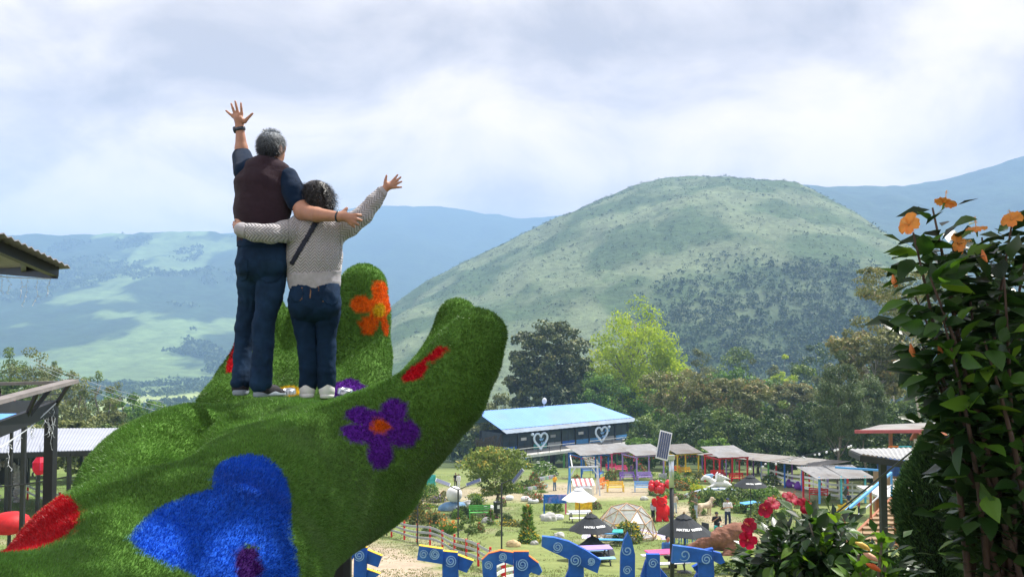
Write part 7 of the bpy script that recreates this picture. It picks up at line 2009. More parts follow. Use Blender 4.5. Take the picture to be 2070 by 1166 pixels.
# ------------------------------------------------------------------ blue painted letters, seen from the back
def letters():
    blue = mat('royal_blue_letter_paint', (0.006, 0.085, 0.46), rough=0.5, var=0.3, scale=3.0, dirt=(0.06, 0.22, 0.62), dirt_amt=0.8)
    white = mat('white_brush_swirl', (0.24, 0.40, 0.74), rough=0.6, var=0.25, scale=20)
    YL = 22.0
    def letter(label, pieces, spirals, Y=YL, edge=None, th=0.15):
        allp = [q for pc in pieces for q in pc]; cx = sum(q[0] for q in allp) / len(allp)
        b = base_at(cx, Y + 0.1); T = thing('giant_letter', label, 'letter sculpture', b, 0, 'row of giant blue letters')
        for k, pc in enumerate(pieces):
            pts = [P(q[0], q[1], Y + 0.07 * k) for q in pc]
            pts = [p - b for p in pts]
            area = sum(pts[i][0] * pts[(i + 1) % len(pts)][2] - pts[(i + 1) % len(pts)][0] * pts[i][2] for i in range(len(pts)))
            if area < 0: pts = pts[::-1]
            o = MB().prism(pts, (0, 1, 0), th).build('letter_stroke', blue, T)
            if edge:
                e = MB()
                n = len(pts)
                for i in range(n):
                    a, c2 = Vector(pts[i]), Vector(pts[(i + 1) % n])
                    nrm = Vector((0, 1, 0)).cross(c2 - a)
                    if abs((c2 - a).x) > abs((c2 - a).z) * 0.9 and (a.z + c2.z) / 2 > sum(p[2] for p in pts) / n:
                        e.bar(a + Vector((0, th / 2, 0.006)), c2 + Vector((0, th / 2, 0.006)), th * 0.9, 0.014)
                if e.v: e.build('painted_edge', pt(edge), o)
        for (sx, sy, sr, tn) in spirals:
            pts = []
            for t in np.linspace(0.4, tn * 2 * pi, 40):
                r = sr * (0.12 + 0.88 * t / (tn * 2 * pi)); pts.append((sx + r * math.cos(t), sy + r * 1.05 * math.sin(t)))
            vs = []; fs = []
            for i, q in enumerate(pts):
                p = P(q[0], q[1], Y - 0.012) - b; p2 = P(pts[min(i + 1, 39)][0], pts[min(i + 1, 39)][1], Y - 0.012) - b; p0 = P(pts[max(i - 1, 0)][0], pts[max(i - 1, 0)][1], Y - 0.012) - b
                d = p2 - p0; nn = np.array([-d[2], 0, d[0]]); nn /= np.linalg.norm(nn) + 1e-9; w = 0.007 + 0.010 * math.sin(pi * i / 39)
                vs += [p + nn * w, p - nn * w]
            fs = [(2 * i, 2 * i + 2, 2 * i + 3, 2 * i + 1) for i in range(39)]
            MB().add(vs, fs).build('painted_swirl', white, T)
    BT = 1262
    letter('blue letter slab half hidden under the turf hand', [[(612, 1140), (640, 1122), (640, BT), (612, BT)]], [(628, 1165, 8, 2)])
    letter('blue letter with two short slanted arms and yellow edge by the sand', [[(660, 1105), (690, 1088), (720, 1098), (713, 1130), (665, 1116)], [(716, 1104), (742, 1107), (736, BT), (712, BT)], [(738, 1110), (772, 1124), (764, 1146), (738, 1137)], [(738, 1150), (768, 1160), (740, 1180)]], [(692, 1105, 12, 2.6), (726, 1122, 11, 2.4)], edge='yellow')
    letter('blue letter with a broad bar and stem in front of the grey fence', [[(847, 1103), (895, 1110), (896, 1140), (843, 1131)], [(894, 1114), (925, 1117), (930, BT), (894, BT)], [(925, 1122), (957, 1134), (943, 1157), (925, 1150)]], [(856, 1120, 9, 2), (879, 1120, 11, 2.8), (911, 1133, 12, 2.4)], edge='yellow')
    letter('blue arch-shaped letter standing before the short fence', [[(974, 1132), (988, 1119), (1012, 1113), (1038, 1117), (1038, 1142), (1018, 1136), (1004, 1142), (1004, 1160), (1012, BT), (984, BT), (975, 1150)], [(1038, 1115), (1069, 1115), (1070, BT), (1039, BT)], [(1069, 1124), (1088, 1138), (1096, 1155), (1090, 1162), (1074, 1156), (1069, 1160)]], [(987, 1142, 9, 2.2), (1016, 1125, 9, 2.4), (1056, 1140, 13, 2.6)], edge='orange')
    letter('blue letter with a long slanted bar before the black parasols', [[(1096, 1084), (1120, 1086), (1150, 1094), (1185, 1112), (1215, 1132), (1208, 1158), (1180, 1146), (1150, 1130), (1110, 1112), (1095, 1104)], [(1150, 1124), (1180, 1134), (1182, BT), (1148, BT)], [(1150, 1150), (1148, BT), (1132, BT), (1140, 1175)]], [(1127, 1105, 11, 2.4), (1163, 1132, 12, 2.2), (1195, 1134, 8, 2.4)])
    letter('tall pointed blue letter in front of the dome', [[(1262, 1090), (1270, 1076), (1277, 1090), (1284, 1120), (1283, BT), (1252, BT), (1255, 1120)]], [(1268, 1112, 10, 1.6), (1268, 1152, 9, 2)])
    letter('blue letter stub with curled paint left of the lamp post', [[(1307, 1120), (1334, 1120), (1336, BT), (1308, BT)], [(1306, 1132), (1307, BT), (1286, BT), (1296, 1165)], [(1336, 1150), (1350, 1166), (1352, BT), (1336, BT)]], [(1320, 1138, 10, 2)])
    letter('blue letter with a wide bar right of the lamp post', [[(1361, 1102), (1400, 1107), (1440, 1114), (1440, 1138), (1402, 1136), (1358, 1138)], [(1412, 1114), (1442, 1108), (1448, BT), (1412, BT)], [(1442, 1114), (1458, 1118), (1466, 1136), (1456, 1140), (1444, 1134)], [(1412, 1140), (1400, 1146), (1410, 1158), (1404, 1170), (1412, 1172)]], [(1384, 1121, 12, 1.4), (1428, 1130, 11, 2)])
letters()
# small blue-roofed kiosk under the hand and the parked car's wheel
def kiosk():
    Y = 26.0; T = thing('kiosk', 'small open kiosk with blue tin roof under the turf hand', 'kiosk', base_at(665, Y + 1)); o = np.array(T.location)
    a = [P(640, 1144, Y), P(692, 1139, Y), P(662, 1115, Y + 1.6), P(628, 1120, Y + 1.6)]
    a = [p - o for p in a]
    MB().prism(a, (0, 0, -1), 0.05).build('roof', mat('blue_tin', (0.10, 0.30, 0.70), rough=0.45, var=0.1), T)
    for p in a: MB().box((p[0] * 0.96, p[1], (p[2] - 0.3) / 2 - 0.3), (0.13, 0.13, p[2] + 0.3)).build('post', pt('black'), T)
    MB().bar(a[0] - np.array([0, 0, 0.12]), a[1] - np.array([0, 0, 0.12]), 0.14).build('fascia', pt('black'), T)
kiosk()
def car():
    b = at(715, 1082); T = thing('parked_car', 'silver car mostly hidden behind the turf hand', 'car', b, 0.5)
    S = SDF((-3.6, -1.2, 0.1), (0.9, 1.2, 1.7), 0.06)
    S.ecap((-2.9, 0, 0.62), (0.3, 0, 0.60), (0.82, 0.36), (0.78, 0.32), (0, 1, 0)); S.ecap((-2.3, 0, 1.0), (-0.9, 0, 1.0), (0.66, 0.45), (0.62, 0.40), (0, 1, 0), k=0.25)
    solid('car_body', S, mat('silver_car_paint', (0.42, 0.43, 0.45), rough=0.25, metal=0.7, var=0.05), T, (0, 0, 0), 2)
    for x in (-2.6, 0.0):
        for y in (-0.78, 0.78):
            w = MB().lathe([(0.18, -0.11), (0.30, -0.11), (0.33, -0.06), (0.33, 0.06), (0.30, 0.11), (0.18, 0.11)], 20).build('wheel', mat('tyre_rubber', (0.02, 0.02, 0.022), rough=0.8), T, smooth=True)
            w.location = (x, y, 0.33); w.rotation_euler = (pi / 2, 0, 0)
            r = MB().lathe([(0.0, 0.09), (0.06, 0.10), (0.18, 0.07)], 16)
            for q in range(5): r.bar((0, 0, 0.10), (0.19 * math.cos(q * 1.2566), 0.19 * math.sin(q * 1.2566), 0.11), 0.06, 0.03)
            r.build('rim', m_steel, w)
car()
print('garden2', time.time() - T00)
# ================================================================== LEFT-HAND STRUCTURES
m_blacksteel = mat('black_painted_steel', (0.018, 0.020, 0.024), rough=0.45, var=0.2, dirt=(0.05, 0.05, 0.05), dirt_amt=0.4)
m_railwood = mat('weathered_rail_wood', (0.22, 0.20, 0.195), rough=0.8, var=0.25, scale=5, bump=0.2)
m_fairy = mat('clear_fairy_wire', (0.70, 0.74, 0.78), rough=0.4, var=0.1)
def icicles(T, a, b, n, lmin, lmax, o, seed=0, cable=True):
    """string of hanging fairy lights between two points"""
    rg = np.random.default_rng(seed)
    if cable: MB().tube([tuple(a - o), tuple((a + b) / 2 - o - np.array([0, 0, 0.03])), tuple(b - o)], 0.006, 5).build('cable', m_fairy, T)
    for i in range(n):
        t = (i + rg.random() * 0.6) / n; p = a * (1 - t) + b * t - o; L = rg.uniform(lmin, lmax)
        pts = [p]
        for k in range(6): pts.append(pts[-1] + np.array([rg.normal() * 0.012, rg.normal() * 0.012, -L / 6]))
        mb = MB().tube([tuple(q) for q in pts], 0.0022, 4)
        for q in pts[1:]: mb.bar(q, q + np.array([rg.normal() * 0.014, rg.normal() * 0.01, -0.014]), 0.004)
        mb.build('light_strand', m_fairy, T)
def kiosk_roof():
    base = base_at(-150, 9.0)
    T = thing('tin_canopy', 'corner of a grey corrugated canopy with black steel edge', 'roof', base); o = np.array(T.location)
    A, B, C, D = P(142, 541, 9.2), P(-160, 392, 6.6), P(-420, 470, 7.8), P(-60, 556, 11.5)
    n = 40; vs = []; fs = []
    for i in range(n + 1):
        t = i / n
        for (p, q) in ((A, B), (D, C)):
            z = p * (1 - t) + q * t - o; vs.append(z + np.array([0, 0, 0.022 * (i % 2)])); vs.append(z + np.array([0, 0, 0.022 * (i % 2) - 0.01]))
    for i in range(n):
        a = 4 * i; b = a + 4; fs += [(a, b, b + 2, a + 2), (a + 1, a + 3, b + 3, b + 1), (a, a + 1, b + 1, b), (a + 2, b + 2, b + 3, a + 3)]
    MB().add(vs, fs).build('roof_sheet', mat('grey_corrugated', (0.33, 0.31, 0.34), rough=0.6, var=0.15, metal=0.2), T)
    e0, e1, e2 = P(112, 550, 9.3), P(-160, 432, 6.9), P(-80, 536, 10.8)
    MB().bar(e0 - o, e1 - o, 0.07, 0.10).build('edge_beam', m_blacksteel, T)
    MB().bar(e0 - o + np.array([0.0, -0.06, 0.0]), e1 - o + np.array([0.0, -0.06, 0.0]), 0.03, 0.02).build('light_strip', mat('led_strip_housing', (0.6, 0.62, 0.65), rough=0.4), T)
    MB().bar(e0 - o, e2 - o, 0.06, 0.14).build('edge_beam', m_blacksteel, T)
    for t in (0.3, 0.65):
        q = e0 * (1 - t) + e1 * t; r = e0 * (1 - t) + e2 * t; MB().bar(q - o, r - o, 0.05, 0.06).build('purlin', m_blacksteel, T)
    p = e2 - o; MB().box((p[0], p[1], p[2] / 2), (0.12, 0.12, p[2])).build('post', m_blacksteel, T)
    icicles(T, e0 + np.array([-0.05, 0, -0.07]), e2 + np.array([0.1, 0, -0.07]), 9, 0.12, 0.34, o, 3)
kiosk_roof()
def railing():
    pb = base_at(104, 9.0); T = thing('balcony_railing', 'black steel balcony corner with weathered wooden handrail and post', 'railing', pb); o = np.array(T.location)
    c, n1, f1 = P(147, 770, 9.0), P(-140, 846, 6.2), P(-200, 778, 13.0)
    for q, nm in ((n1, 0), (f1, 1)): MB().bar(c - o + np.array([0, 0, -0.012 * nm]), q - o + np.array([0, 0, -0.012 * nm]), 0.12, 0.035).build('handrail', m_railwood, T)
    k, m1, g1 = P(113, 822, 9.05), P(-140, 920, 6.2), P(-140, 826, 12.5)
    MB().bar(k - o, m1 - o, 0.05, 0.13).build('floor_beam', m_blacksteel, T); MB().bar(k - o, g1 - o, 0.05, 0.13).build('floor_beam', m_blacksteel, T)
    def lerp(a, b, t): return a * (1 - t) + b * t
    for t in (0.02, 0.32, 0.66, 0.95):
        a = lerp(k, m1, t); b = lerp(c, n1, t); MB().bar(a - o, b - o, 0.028).build('baluster', m_blacksteel, T)
    a = lerp(k, m1, 0.30); b = lerp(c, n1, 0.20); MB().bar(a - o, b - o, 0.028).build('brace', m_blacksteel, T)
    for t in (0.35, 0.7):
        a = lerp(k, g1, t); b = lerp(c, f1, t); MB().bar(a - o, b - o, 0.028).build('baluster', m_blacksteel, T)
    for z in (0.25, 0.5): MB().tube([tuple(lerp(k, c, z) - o), tuple(lerp(g1, f1, z) - o)], 0.006, 5).build('cable', m_blacksteel, T)
    p = P(104, 826, 9.05) - o
    MB().box((p[0], p[1], p[2] / 2 - 0.2), (0.092, 0.092, p[2] + 0.36)).build('post', m_blacksteel, T)
    icicles(T, P(113, 815, 8.9), P(0, 905, 7.6), 9, 0.06, 0.22, o, 5)
    icicles(T, P(96, 830, 8.9), P(112, 830, 8.9), 4, 0.15, 0.38, o, 6, cable=False)
railing()
def white_roof():
    base = base_at(60, 44); T = thing('open_shed', 'long open shed with pale grey tin roof on dark posts', 'shed', base); o = np.array(T.location)
    n = 170; vs = []; fs = []
    a0, a1, b0, b1 = P(-320, 924, 44), P(212, 909, 46), P(-330, 868, 53), P(245, 865, 55)
    for i in range(n + 1):
        t = i / n
        for (p, q) in ((a0, a1), (b0, b1)):
            z = p * (1 - t) + q * t - o; vs.append(z + np.array([0, 0, 0.025 * (i % 2)])); vs.append(z + np.array([0, 0, 0.025 * (i % 2) - 0.03]))
    for i in range(n):
        a = 4 * i; b = a + 4; fs += [(a, b, b + 2, a + 2), (a + 1, a + 3, b + 3, b + 1), (a, a + 1, b + 1, b), (a + 2, b + 2, b + 3, a + 3)]
    MB().add(vs, fs).build('roof', mat('pale_tin', (0.30, 0.32, 0.38), rough=0.7, var=0.1, scale=0.5, metal=0.1, dirt=(0.35, 0.36, 0.40), dirt_amt=0.4), T)
    MB().bar(a0 - o - np.array([0, 0, 0.15]), a1 - o - np.array([0, 0, 0.15]), 0.12, 0.25).build('fascia', m_blacksteel, T)
    for t in np.linspace(0.02, 0.98, 9):
        for (p, q) in ((a0, a1), (b0, b1)):
            z = p * (1 - t) + q * t; g = float(zg(z[0], z[1]))
            MB().box(tuple(np.array([z[0], z[1], (z[2] + g) / 2 - 0.1]) - o), (0.16, 0.16, z[2] - g)).build('post', m_blacksteel, T)
    icicles(T, a0 - np.array([0, 0.1, 0.3]), a1 - np.array([0, 0.1, 0.3]), 26, 0.3, 1.1, o, 8, cable=False)
    mb = MB()
    MB().bar(P(-300, 950, 50) - o, P(60, 950, 51) - o, 0.2, 1.6).build('back_wall', m_blacksteel, T)
white_roof()
def lantern():
    Y = 38.0; c = P(80, 941, Y); T = thing('red_lantern', 'red six-sided paper lantern hanging under the shed roof', 'lantern', c)
    r = 14 / pxm(Y); h = 17 / pxm(Y)
    MB().lathe([(r * 0.5, h), (r, h * 0.45), (r, -h * 0.45), (r * 0.55, -h), (0.0, -h)], 6).build('shade', mat('red_paper', (0.72, 0.015, 0.06), rough=0.6, var=0.15, trans=0.3), T)
    for k in range(6):
        t = k * pi / 3; MB().bar((r * math.cos(t), r * math.sin(t), -h * 0.45), (r * math.cos(t), r * math.sin(t), h * 0.45), 0.02).build('rib', pt('magenta'), T)
    MB().tube([(0, 0, h), (0, 0, h + 0.5)], 0.01, 5).build('cord', m_blacksteel, T)
lantern()
def flower_arch():
    c = at(12, 1014); k = 78 / pxm(c[1]); T = thing('flower_arch', 'white flower-covered arch on the left lawn', 'arch', c)
    rg = np.random.default_rng(4); path = []
    W = k * 0.27
    for t in np.linspace(0, 1, 60):
        if t < 0.3: path.append((-W, 0, k * 0.7 * t / 0.3))
        elif t > 0.7: path.append((W, 0, k * 0.7 * (1 - t) / 0.3))
        else: a = pi * (1 - (t - 0.3) / 0.4); path.append((W * math.cos(a), 0, k * 0.7 + k * 0.3 * math.sin(a)))
    MB().tube(path, 0.05, 6).build('hoop', pt('white'), T)
    path = np.array(path); n = 2600; q = path[rg.integers(0, 60, n)] + rand_unit(n, rg) * rg.uniform(0.05, 0.20, (n, 1))
    leaves_obj('flowers', q, rand_unit(n, rg), rand_unit(n, rg), rg.uniform(0.08, 0.16, n), 0.09, leafmat('white_arch_flowers', (0.62, 0.60, 0.62), (0.82, 0.80, 0.80), trans=0.3), T, kind='stuff')
flower_arch()
def red_pouf():
    Y = 34.0; b = P(20, 1068, Y); g = float(zg(b[0], Y)); k = 62 / pxm(Y)
    T = thing('red_lantern_dome', 'large pleated red fabric dome on the left edge', 'lantern', (b[0], Y, g)); z0 = b[2] - g
    prof = [(0.02, k * 0.52 + z0), (k * 0.3, k * 0.50 + z0), (k * 0.52, k * 0.36 + z0), (k * 0.62, k * 0.14 + z0), (k * 0.55, -0.05 * k + z0), (k * 0.3, -0.14 * k + z0)]
    vs = []; fs = []; m = 48
    for r, z in prof:
        for i in range(m):
            t = 2 * pi * i / m; q = r * (1 + (0.035 if i % 2 else -0.02)); vs.append((q * math.cos(t), q * math.sin(t), z))
    for j in range(len(prof) - 1):
        for i in range(m): fs.append((j * m + i, (j + 1) * m + i, (j + 1) * m + (i + 1) % m, j * m + (i + 1) % m))
    MB().add(vs, fs).build('pleated_shade', mat('red_pleated_fabric', (0.68, 0.02, 0.025), rough=0.6, var=0.15, trans=0.25), T, smooth=True)
    MB().tube([(0, 0, 0), (0, 0, z0 + k * 0.4)], 0.04, 8).build('stand', m_blacksteel, T)
red_pouf()
def blue_shed():
    Y = 30.0; b = base_at(0, Y); T = thing('market_hut', 'hut with bright blue tin roof behind the railing', 'hut', b); o = np.array(T.location)
    q = [P(-180, 880, Y), P(62, 848, Y), P(60, 818, Y + 3), P(20, 816, Y + 3), P(-160, 826, Y + 3)]
    MB().prism([p - o for p in q], (0, 0, -1), 0.06).build('roof', mat('bright_blue_tin', (0.10, 0.33, 0.85), rough=0.4, var=0.1), T)
    for p in (q[0], q[1], q[2]): MB().box(tuple(np.array([p[0], p[1], (p[2] + b[2]) / 2]) - o - np.array([0.2, 0, 0.05])), (0.12, 0.12, p[2] - b[2])).build('post', m_blacksteel, T)
    T2 = thing('red_awning', 'faded red fabric awning beside the blue hut roof', 'awning', base_at(10, 34)); o2 = np.array(T2.location)
    for k, (ya, yb) in enumerate(((806, 822), (846, 866))):
        w = [P(-120, yb, 34), P(36, yb - 10, 34), P(25, ya, 36), P(-120, ya, 36)]
        MB().prism([p - o2 for p in w], (0, 0, -1), 0.03).build('fabric', mat('faded_red_fabric', (0.62, 0.16, 0.14), rough=0.8, var=0.2), T2)
    for x in (-60, 25): p = P(x, 815, 35.5); MB().box(tuple(np.array([p[0], p[1], (p[2] + o2[2]) / 2]) - o2), (0.1, 0.1, p[2] - o2[2])).build('post', m_blacksteel, T2)
blue_shed()
for k, (a, b, Y0, Y1, r) in enumerate((((60, 722), (330, 812), 110, 100, 0.02), ((60, 728), (330, 822), 110, 100, 0.02), ((60, 735), (330, 834), 110, 100, 0.02))):
    p, q = P(*a, Y0), P(*b, Y1); pts = [tuple(p * (1 - t) + q * t - np.array([0, 0, 0.5 * math.sin(pi * t)])) for t in np.linspace(0, 1, 12)]
    tag(MB().tube(pts, r, 4).build('power_line', mat('pale_cable', (0.5, 0.52, 0.55), rough=0.5)), ['uppermost thin power line crossing before the valley meadows', 'middle thin power line crossing before the valley meadows', 'lowest thin power line crossing before the valley meadows'][k], 'cable', 'power lines')
p, q = P(-60, 985, 20), P(135, 963, 20); tag(MB().tube([tuple(p * (1 - t) + q * t - np.array([0, 0, 0.06 * math.sin(pi * t)])) for t in np.linspace(0, 1, 12)], 0.016, 5).build('black_cable', m_blacksteel), 'black cable strung in front of the flower arch', 'cable')

# ================================================================== RIGHT-HAND STRUCTURES
def right_shelter():
    Y = 24.0; b = base_at(1779, Y); T = thing('tin_shelter', 'single black post carrying a tilted corrugated tin roof', 'shelter', b); o = np.array(T.location)
    z = P(1779, 925, Y)[2]
    MB().box((0, 0, (z - b[2]) / 2), (0.16, 0.16, z - b[2])).build('post', m_blacksteel, T)
    A, B, C, D = P(1718, 908, 25.5), P(1860, 905, 27), P(1870, 936, 22), P(1742, 918, 23)
    n = 28; vs = []; fs = []
    for i in range(n + 1):
        t = i / n
        for (p, q) in ((D, C), (A, B)):
            w = p * (1 - t) + q * t - o; vs.append(w + np.array([0, 0, 0.03 * (i % 2)])); vs.append(w + np.array([0, 0, 0.03 * (i % 2) - 0.015]))
    for i in range(n):
        a = 4 * i; c = a + 4; fs += [(a, c, c + 2, a + 2), (a + 1, a + 3, c + 3, c + 1), (a, a + 1, c + 1, c), (a + 2, c + 2, c + 3, a + 3)]
    MB().add(vs, fs).build('roof', m_tin, T)
    MB().bar(D - o - np.array([0, 0, 0.1]), C - o - np.array([0, 0, 0.1]), 0.08, 0.16).build('edge_beam', m_blacksteel, T)
    MB().bar(A - o - np.array([0, 0, 0.1]), D - o - np.array([0, 0, 0.1]), 0.08, 0.14).build('edge_beam', m_blacksteel, T)
    for k, (x0, y0, x1, y1) in enumerate(((1852, 905, 1680, 1045),)):
        a, c = P(x0, y0, 21), P(x1, y1, 24); MB().tube([tuple(a - o), tuple(c - o)], 0.022, 6).build('stay_cable', m_blacksteel, T)
right_shelter()
def stairs():
    b0, b1 = P(1752, 1100, 27), P(1838, 1006, 34); g = base_at(1752, 27)
    T = thing('outdoor_stair', 'outdoor stair with bright blue handrails beside the black post', 'stairs', (b0[0], 27, g[2])); o = np.array(T.location)
    n = 11
    for i in range(n):
        p = b0 + (b1 - b0) * (i / (n - 1)) - o
        MB().box((p[0] + 0.1, p[1], p[2]), (1.5, 0.34, 0.06)).build('tread', m_wood, T)
    for s, off in ((0, -0.66), (1, 0.86)):
        a = b0 - o + np.array([off, 0, 0]); c = b1 - o + np.array([off, 0, 0])
        MB().bar(a + np.array([0, 0, -0.05]), c + np.array([0, 0, -0.05]), 0.08, 0.18).build('stringer', pt('rust'), T)
        for z, col, w in ((0.95, 'lblue', 0.075), (0.5, 'grey', 0.04)): MB().bar(a + np.array([0, 0, z]), c + np.array([0, 0, z]), w).build('handrail', pt(col), T)
        for t in (0.0, 0.5, 1.0): q = a * (1 - t) + c * t; MB().bar(q, q + np.array([0, 0, 0.98]), 0.06).build('rail_post', pt('rust' if t < 1 else 'lblue'), T)
    p = b1 - o
    MB().box((p[0] + 1.2, p[1] + 1.4, p[2] - 0.04), (4.4, 2.4, 0.1)).build('landing', m_conc, T)
    for dx in (-0.8, 3.2): MB().box((p[0] + dx, p[1] + 1.0, p[2] / 2 - 0.6), (0.14, 0.14, p[2] + 1.0)).build('post', pt('rust'), T)
    MB().bar(p + np.array([-0.9, 0.2, 1.0]), p + np.array([-2.2, 1.6, 0.9]), 0.07).build('handrail', pt('lblue'), T)
    MB().box((p[0] - 0.3, p[1] - 5.6, -0.9), (3.0, 1.6, 0.12)).build('blue_step', pt('lblue'), T)
stairs()
def play_house():
    Y = 42.0; b = base_at(1830, Y); T = thing('painted_hut', 'painted hut with dark blue wall and swirled timber board behind the stair', 'hut', b); o = np.array(T.location)
    def quad(name, x0, y0, x1, y1, Yq, mt, th=0.1):
        q = [P(x0, y1, Yq), P(x1, y1, Yq), P(x1, y0, Yq), P(x0, y0, Yq)]; return MB().prism([p - o for p in q], (0, 1, 0), th).build(name, mt, T)
    quad('blue_wall', 1808, 930, 1900, 962, Y, mat('mottled_blue_panel', (0.015, 0.06, 0.22), rough=0.6, var=0.5, scale=3), 2.0)
    quad('lower_wall', 1800, 962, 1900, 1050, Y + 0.1, m_wood, 2.0)
    sw = quad('swirl_board', 1802, 968, 1850, 1012, Y - 0.4, mat('bleached_timber', (0.50, 0.42, 0.38), rough=0.8, var=0.3, scale=2))
    for (x, y, r) in ((1817, 980, 6), (1820, 1000, 7)):
        pts = [tuple(P(x + r * (0.2 + t / 9) * math.cos(t), y + r * (0.2 + t / 9) * math.sin(t), Y - 0.45) - o) for t in np.linspace(0, 8, 30)]
        MB().tube(pts, 0.03, 5).build('painted_swirl', pt('red'), sw)
    T2 = thing('upper_shelter', 'raised platform shelter with red-edged flat roof above the tin shelter', 'shelter', base_at(1805, 56)); o2 = np.array(T2.location)
    q = [P(1728, 871, 55), P(1900, 870, 55), P(1900, 853, 59), P(1780, 858, 59)]
    MB().prism([p - o2 for p in q], (0, 0, -1), 0.12).build('roof', m_tin_dark, T2)
    MB().bar(P(1728, 872, 54.9) - o2, P(1900, 871, 54.9) - o2, 0.1, 0.2).build('red_fascia', paint('faded_red', (0.45, 0.10, 0.12)), T2)
    for x in (1800, 1880): 
        p = P(x, 868, 56.5) - o2; MB().box((p[0], p[1], p[2] / 2), (0.18, 0.18, p[2])).build('post', pt('rust'), T2)
    for x0, x1, c in ((1797, 1816, 'orange'), (1816, 1842, 'cyan')):
        for y in (902, 915): MB().bar(P(x0, y, 55) - o2, P(x1, y, 55) - o2, 0.07).build('rail', pt(c), T2)
        for x in (x0, x1 - 1): MB().bar(P(x, 902, 55) - o2, P(x, 920, 55) - o2, 0.07).build('rail_post', pt(c), T2)
    MB().box(tuple(P(1830, 922, 57) - o2), (5, 3.4, 0.15)).build('platform', m_wood, T2)
play_house()
def tiled_house(px, y0, y1, w, Y, label):
    b = base_at(px, Y); T = thing('tiled_house', label, 'house', b, 0.2); k = 1 / pxm(Y); z = P(px, y1, Y)[2] - b[2]; W = w * k; h = (y1 - y0) * k
    MB().box((0, 0, z / 2), (W * 0.85, W * 0.5, z)).build('wall', mat('cream_wall', (0.55, 0.50, 0.42), rough=0.9), T)
    tl = mat('clay_tiles', (0.42, 0.15, 0.08), rough=0.9, var=0.3, scale=3)
    for s in (-1, 1): MB().add([(-W / 2, s * W * 0.36, z), (W / 2, s * W * 0.36, z), (W / 2, 0, z + h), (-W / 2, 0, z + h), (-W / 2, s * W * 0.36, z - 0.15), (W / 2, s * W * 0.36, z - 0.15), (W / 2, 0, z + h - 0.15), (-W / 2, 0, z + h - 0.15)], [(0, 1, 2, 3), (4, 7, 6, 5), (0, 4, 5, 1), (1, 5, 6, 2), (3, 2, 6, 7), (0, 3, 7, 4)]).build('roof_slope', tl, T)
    for x in (-0.25, 0.2): 
        f = MB().box((x * W, -W * 0.252, z * 0.75), (W * 0.12, 0.06, z * 0.2)).build('window', mat('dark_window_glass', (0.03, 0.05, 0.08)), T)
        MB().box((x * W, -W * 0.256, z * 0.75), (0.08, 0.08, z * 0.2)).build('mullion', pt('white'), f)
tiled_house(1592, 794, 806, 50, 178, 'distant house with clay-tiled roof among the rust-tinged trees')
tiled_house(1875, 862, 888, 60, 64, 'house with orange clay-tiled roof behind the conifer hedge')
# festoon lights
for k, (pts_, lb) in enumerate(((((1500, 948, 85), (1600, 930, 78), (1720, 898, 74)), 'upper festoon of white bulbs strung from the walk to the eucalyptus'), (((1530, 938, 88), (1640, 918, 80), (1715, 900, 74)), 'lower festoon of white bulbs strung beside the eucalyptus'))):
    a = [P(*q) for q in pts_]; T = thing('festoon_lights', lb, 'string lights', a[0]); o = a[0]
    cur = [(1 - t) ** 2 * a[0] + 2 * t * (1 - t) * a[1] + t * t * a[2] - o for t in np.linspace(0, 1, 24)]
    MB().tube([tuple(q) for q in cur], 0.02, 4).build('cable', m_blacksteel, T)
    for q in cur[2::3]: MB().sphere(tuple(q - np.array([0, 0, 0.14])), 0.11, 8, 6).build('bulb', mat('white_bulb', (0.85, 0.86, 0.88), rough=0.2), T, smooth=True)

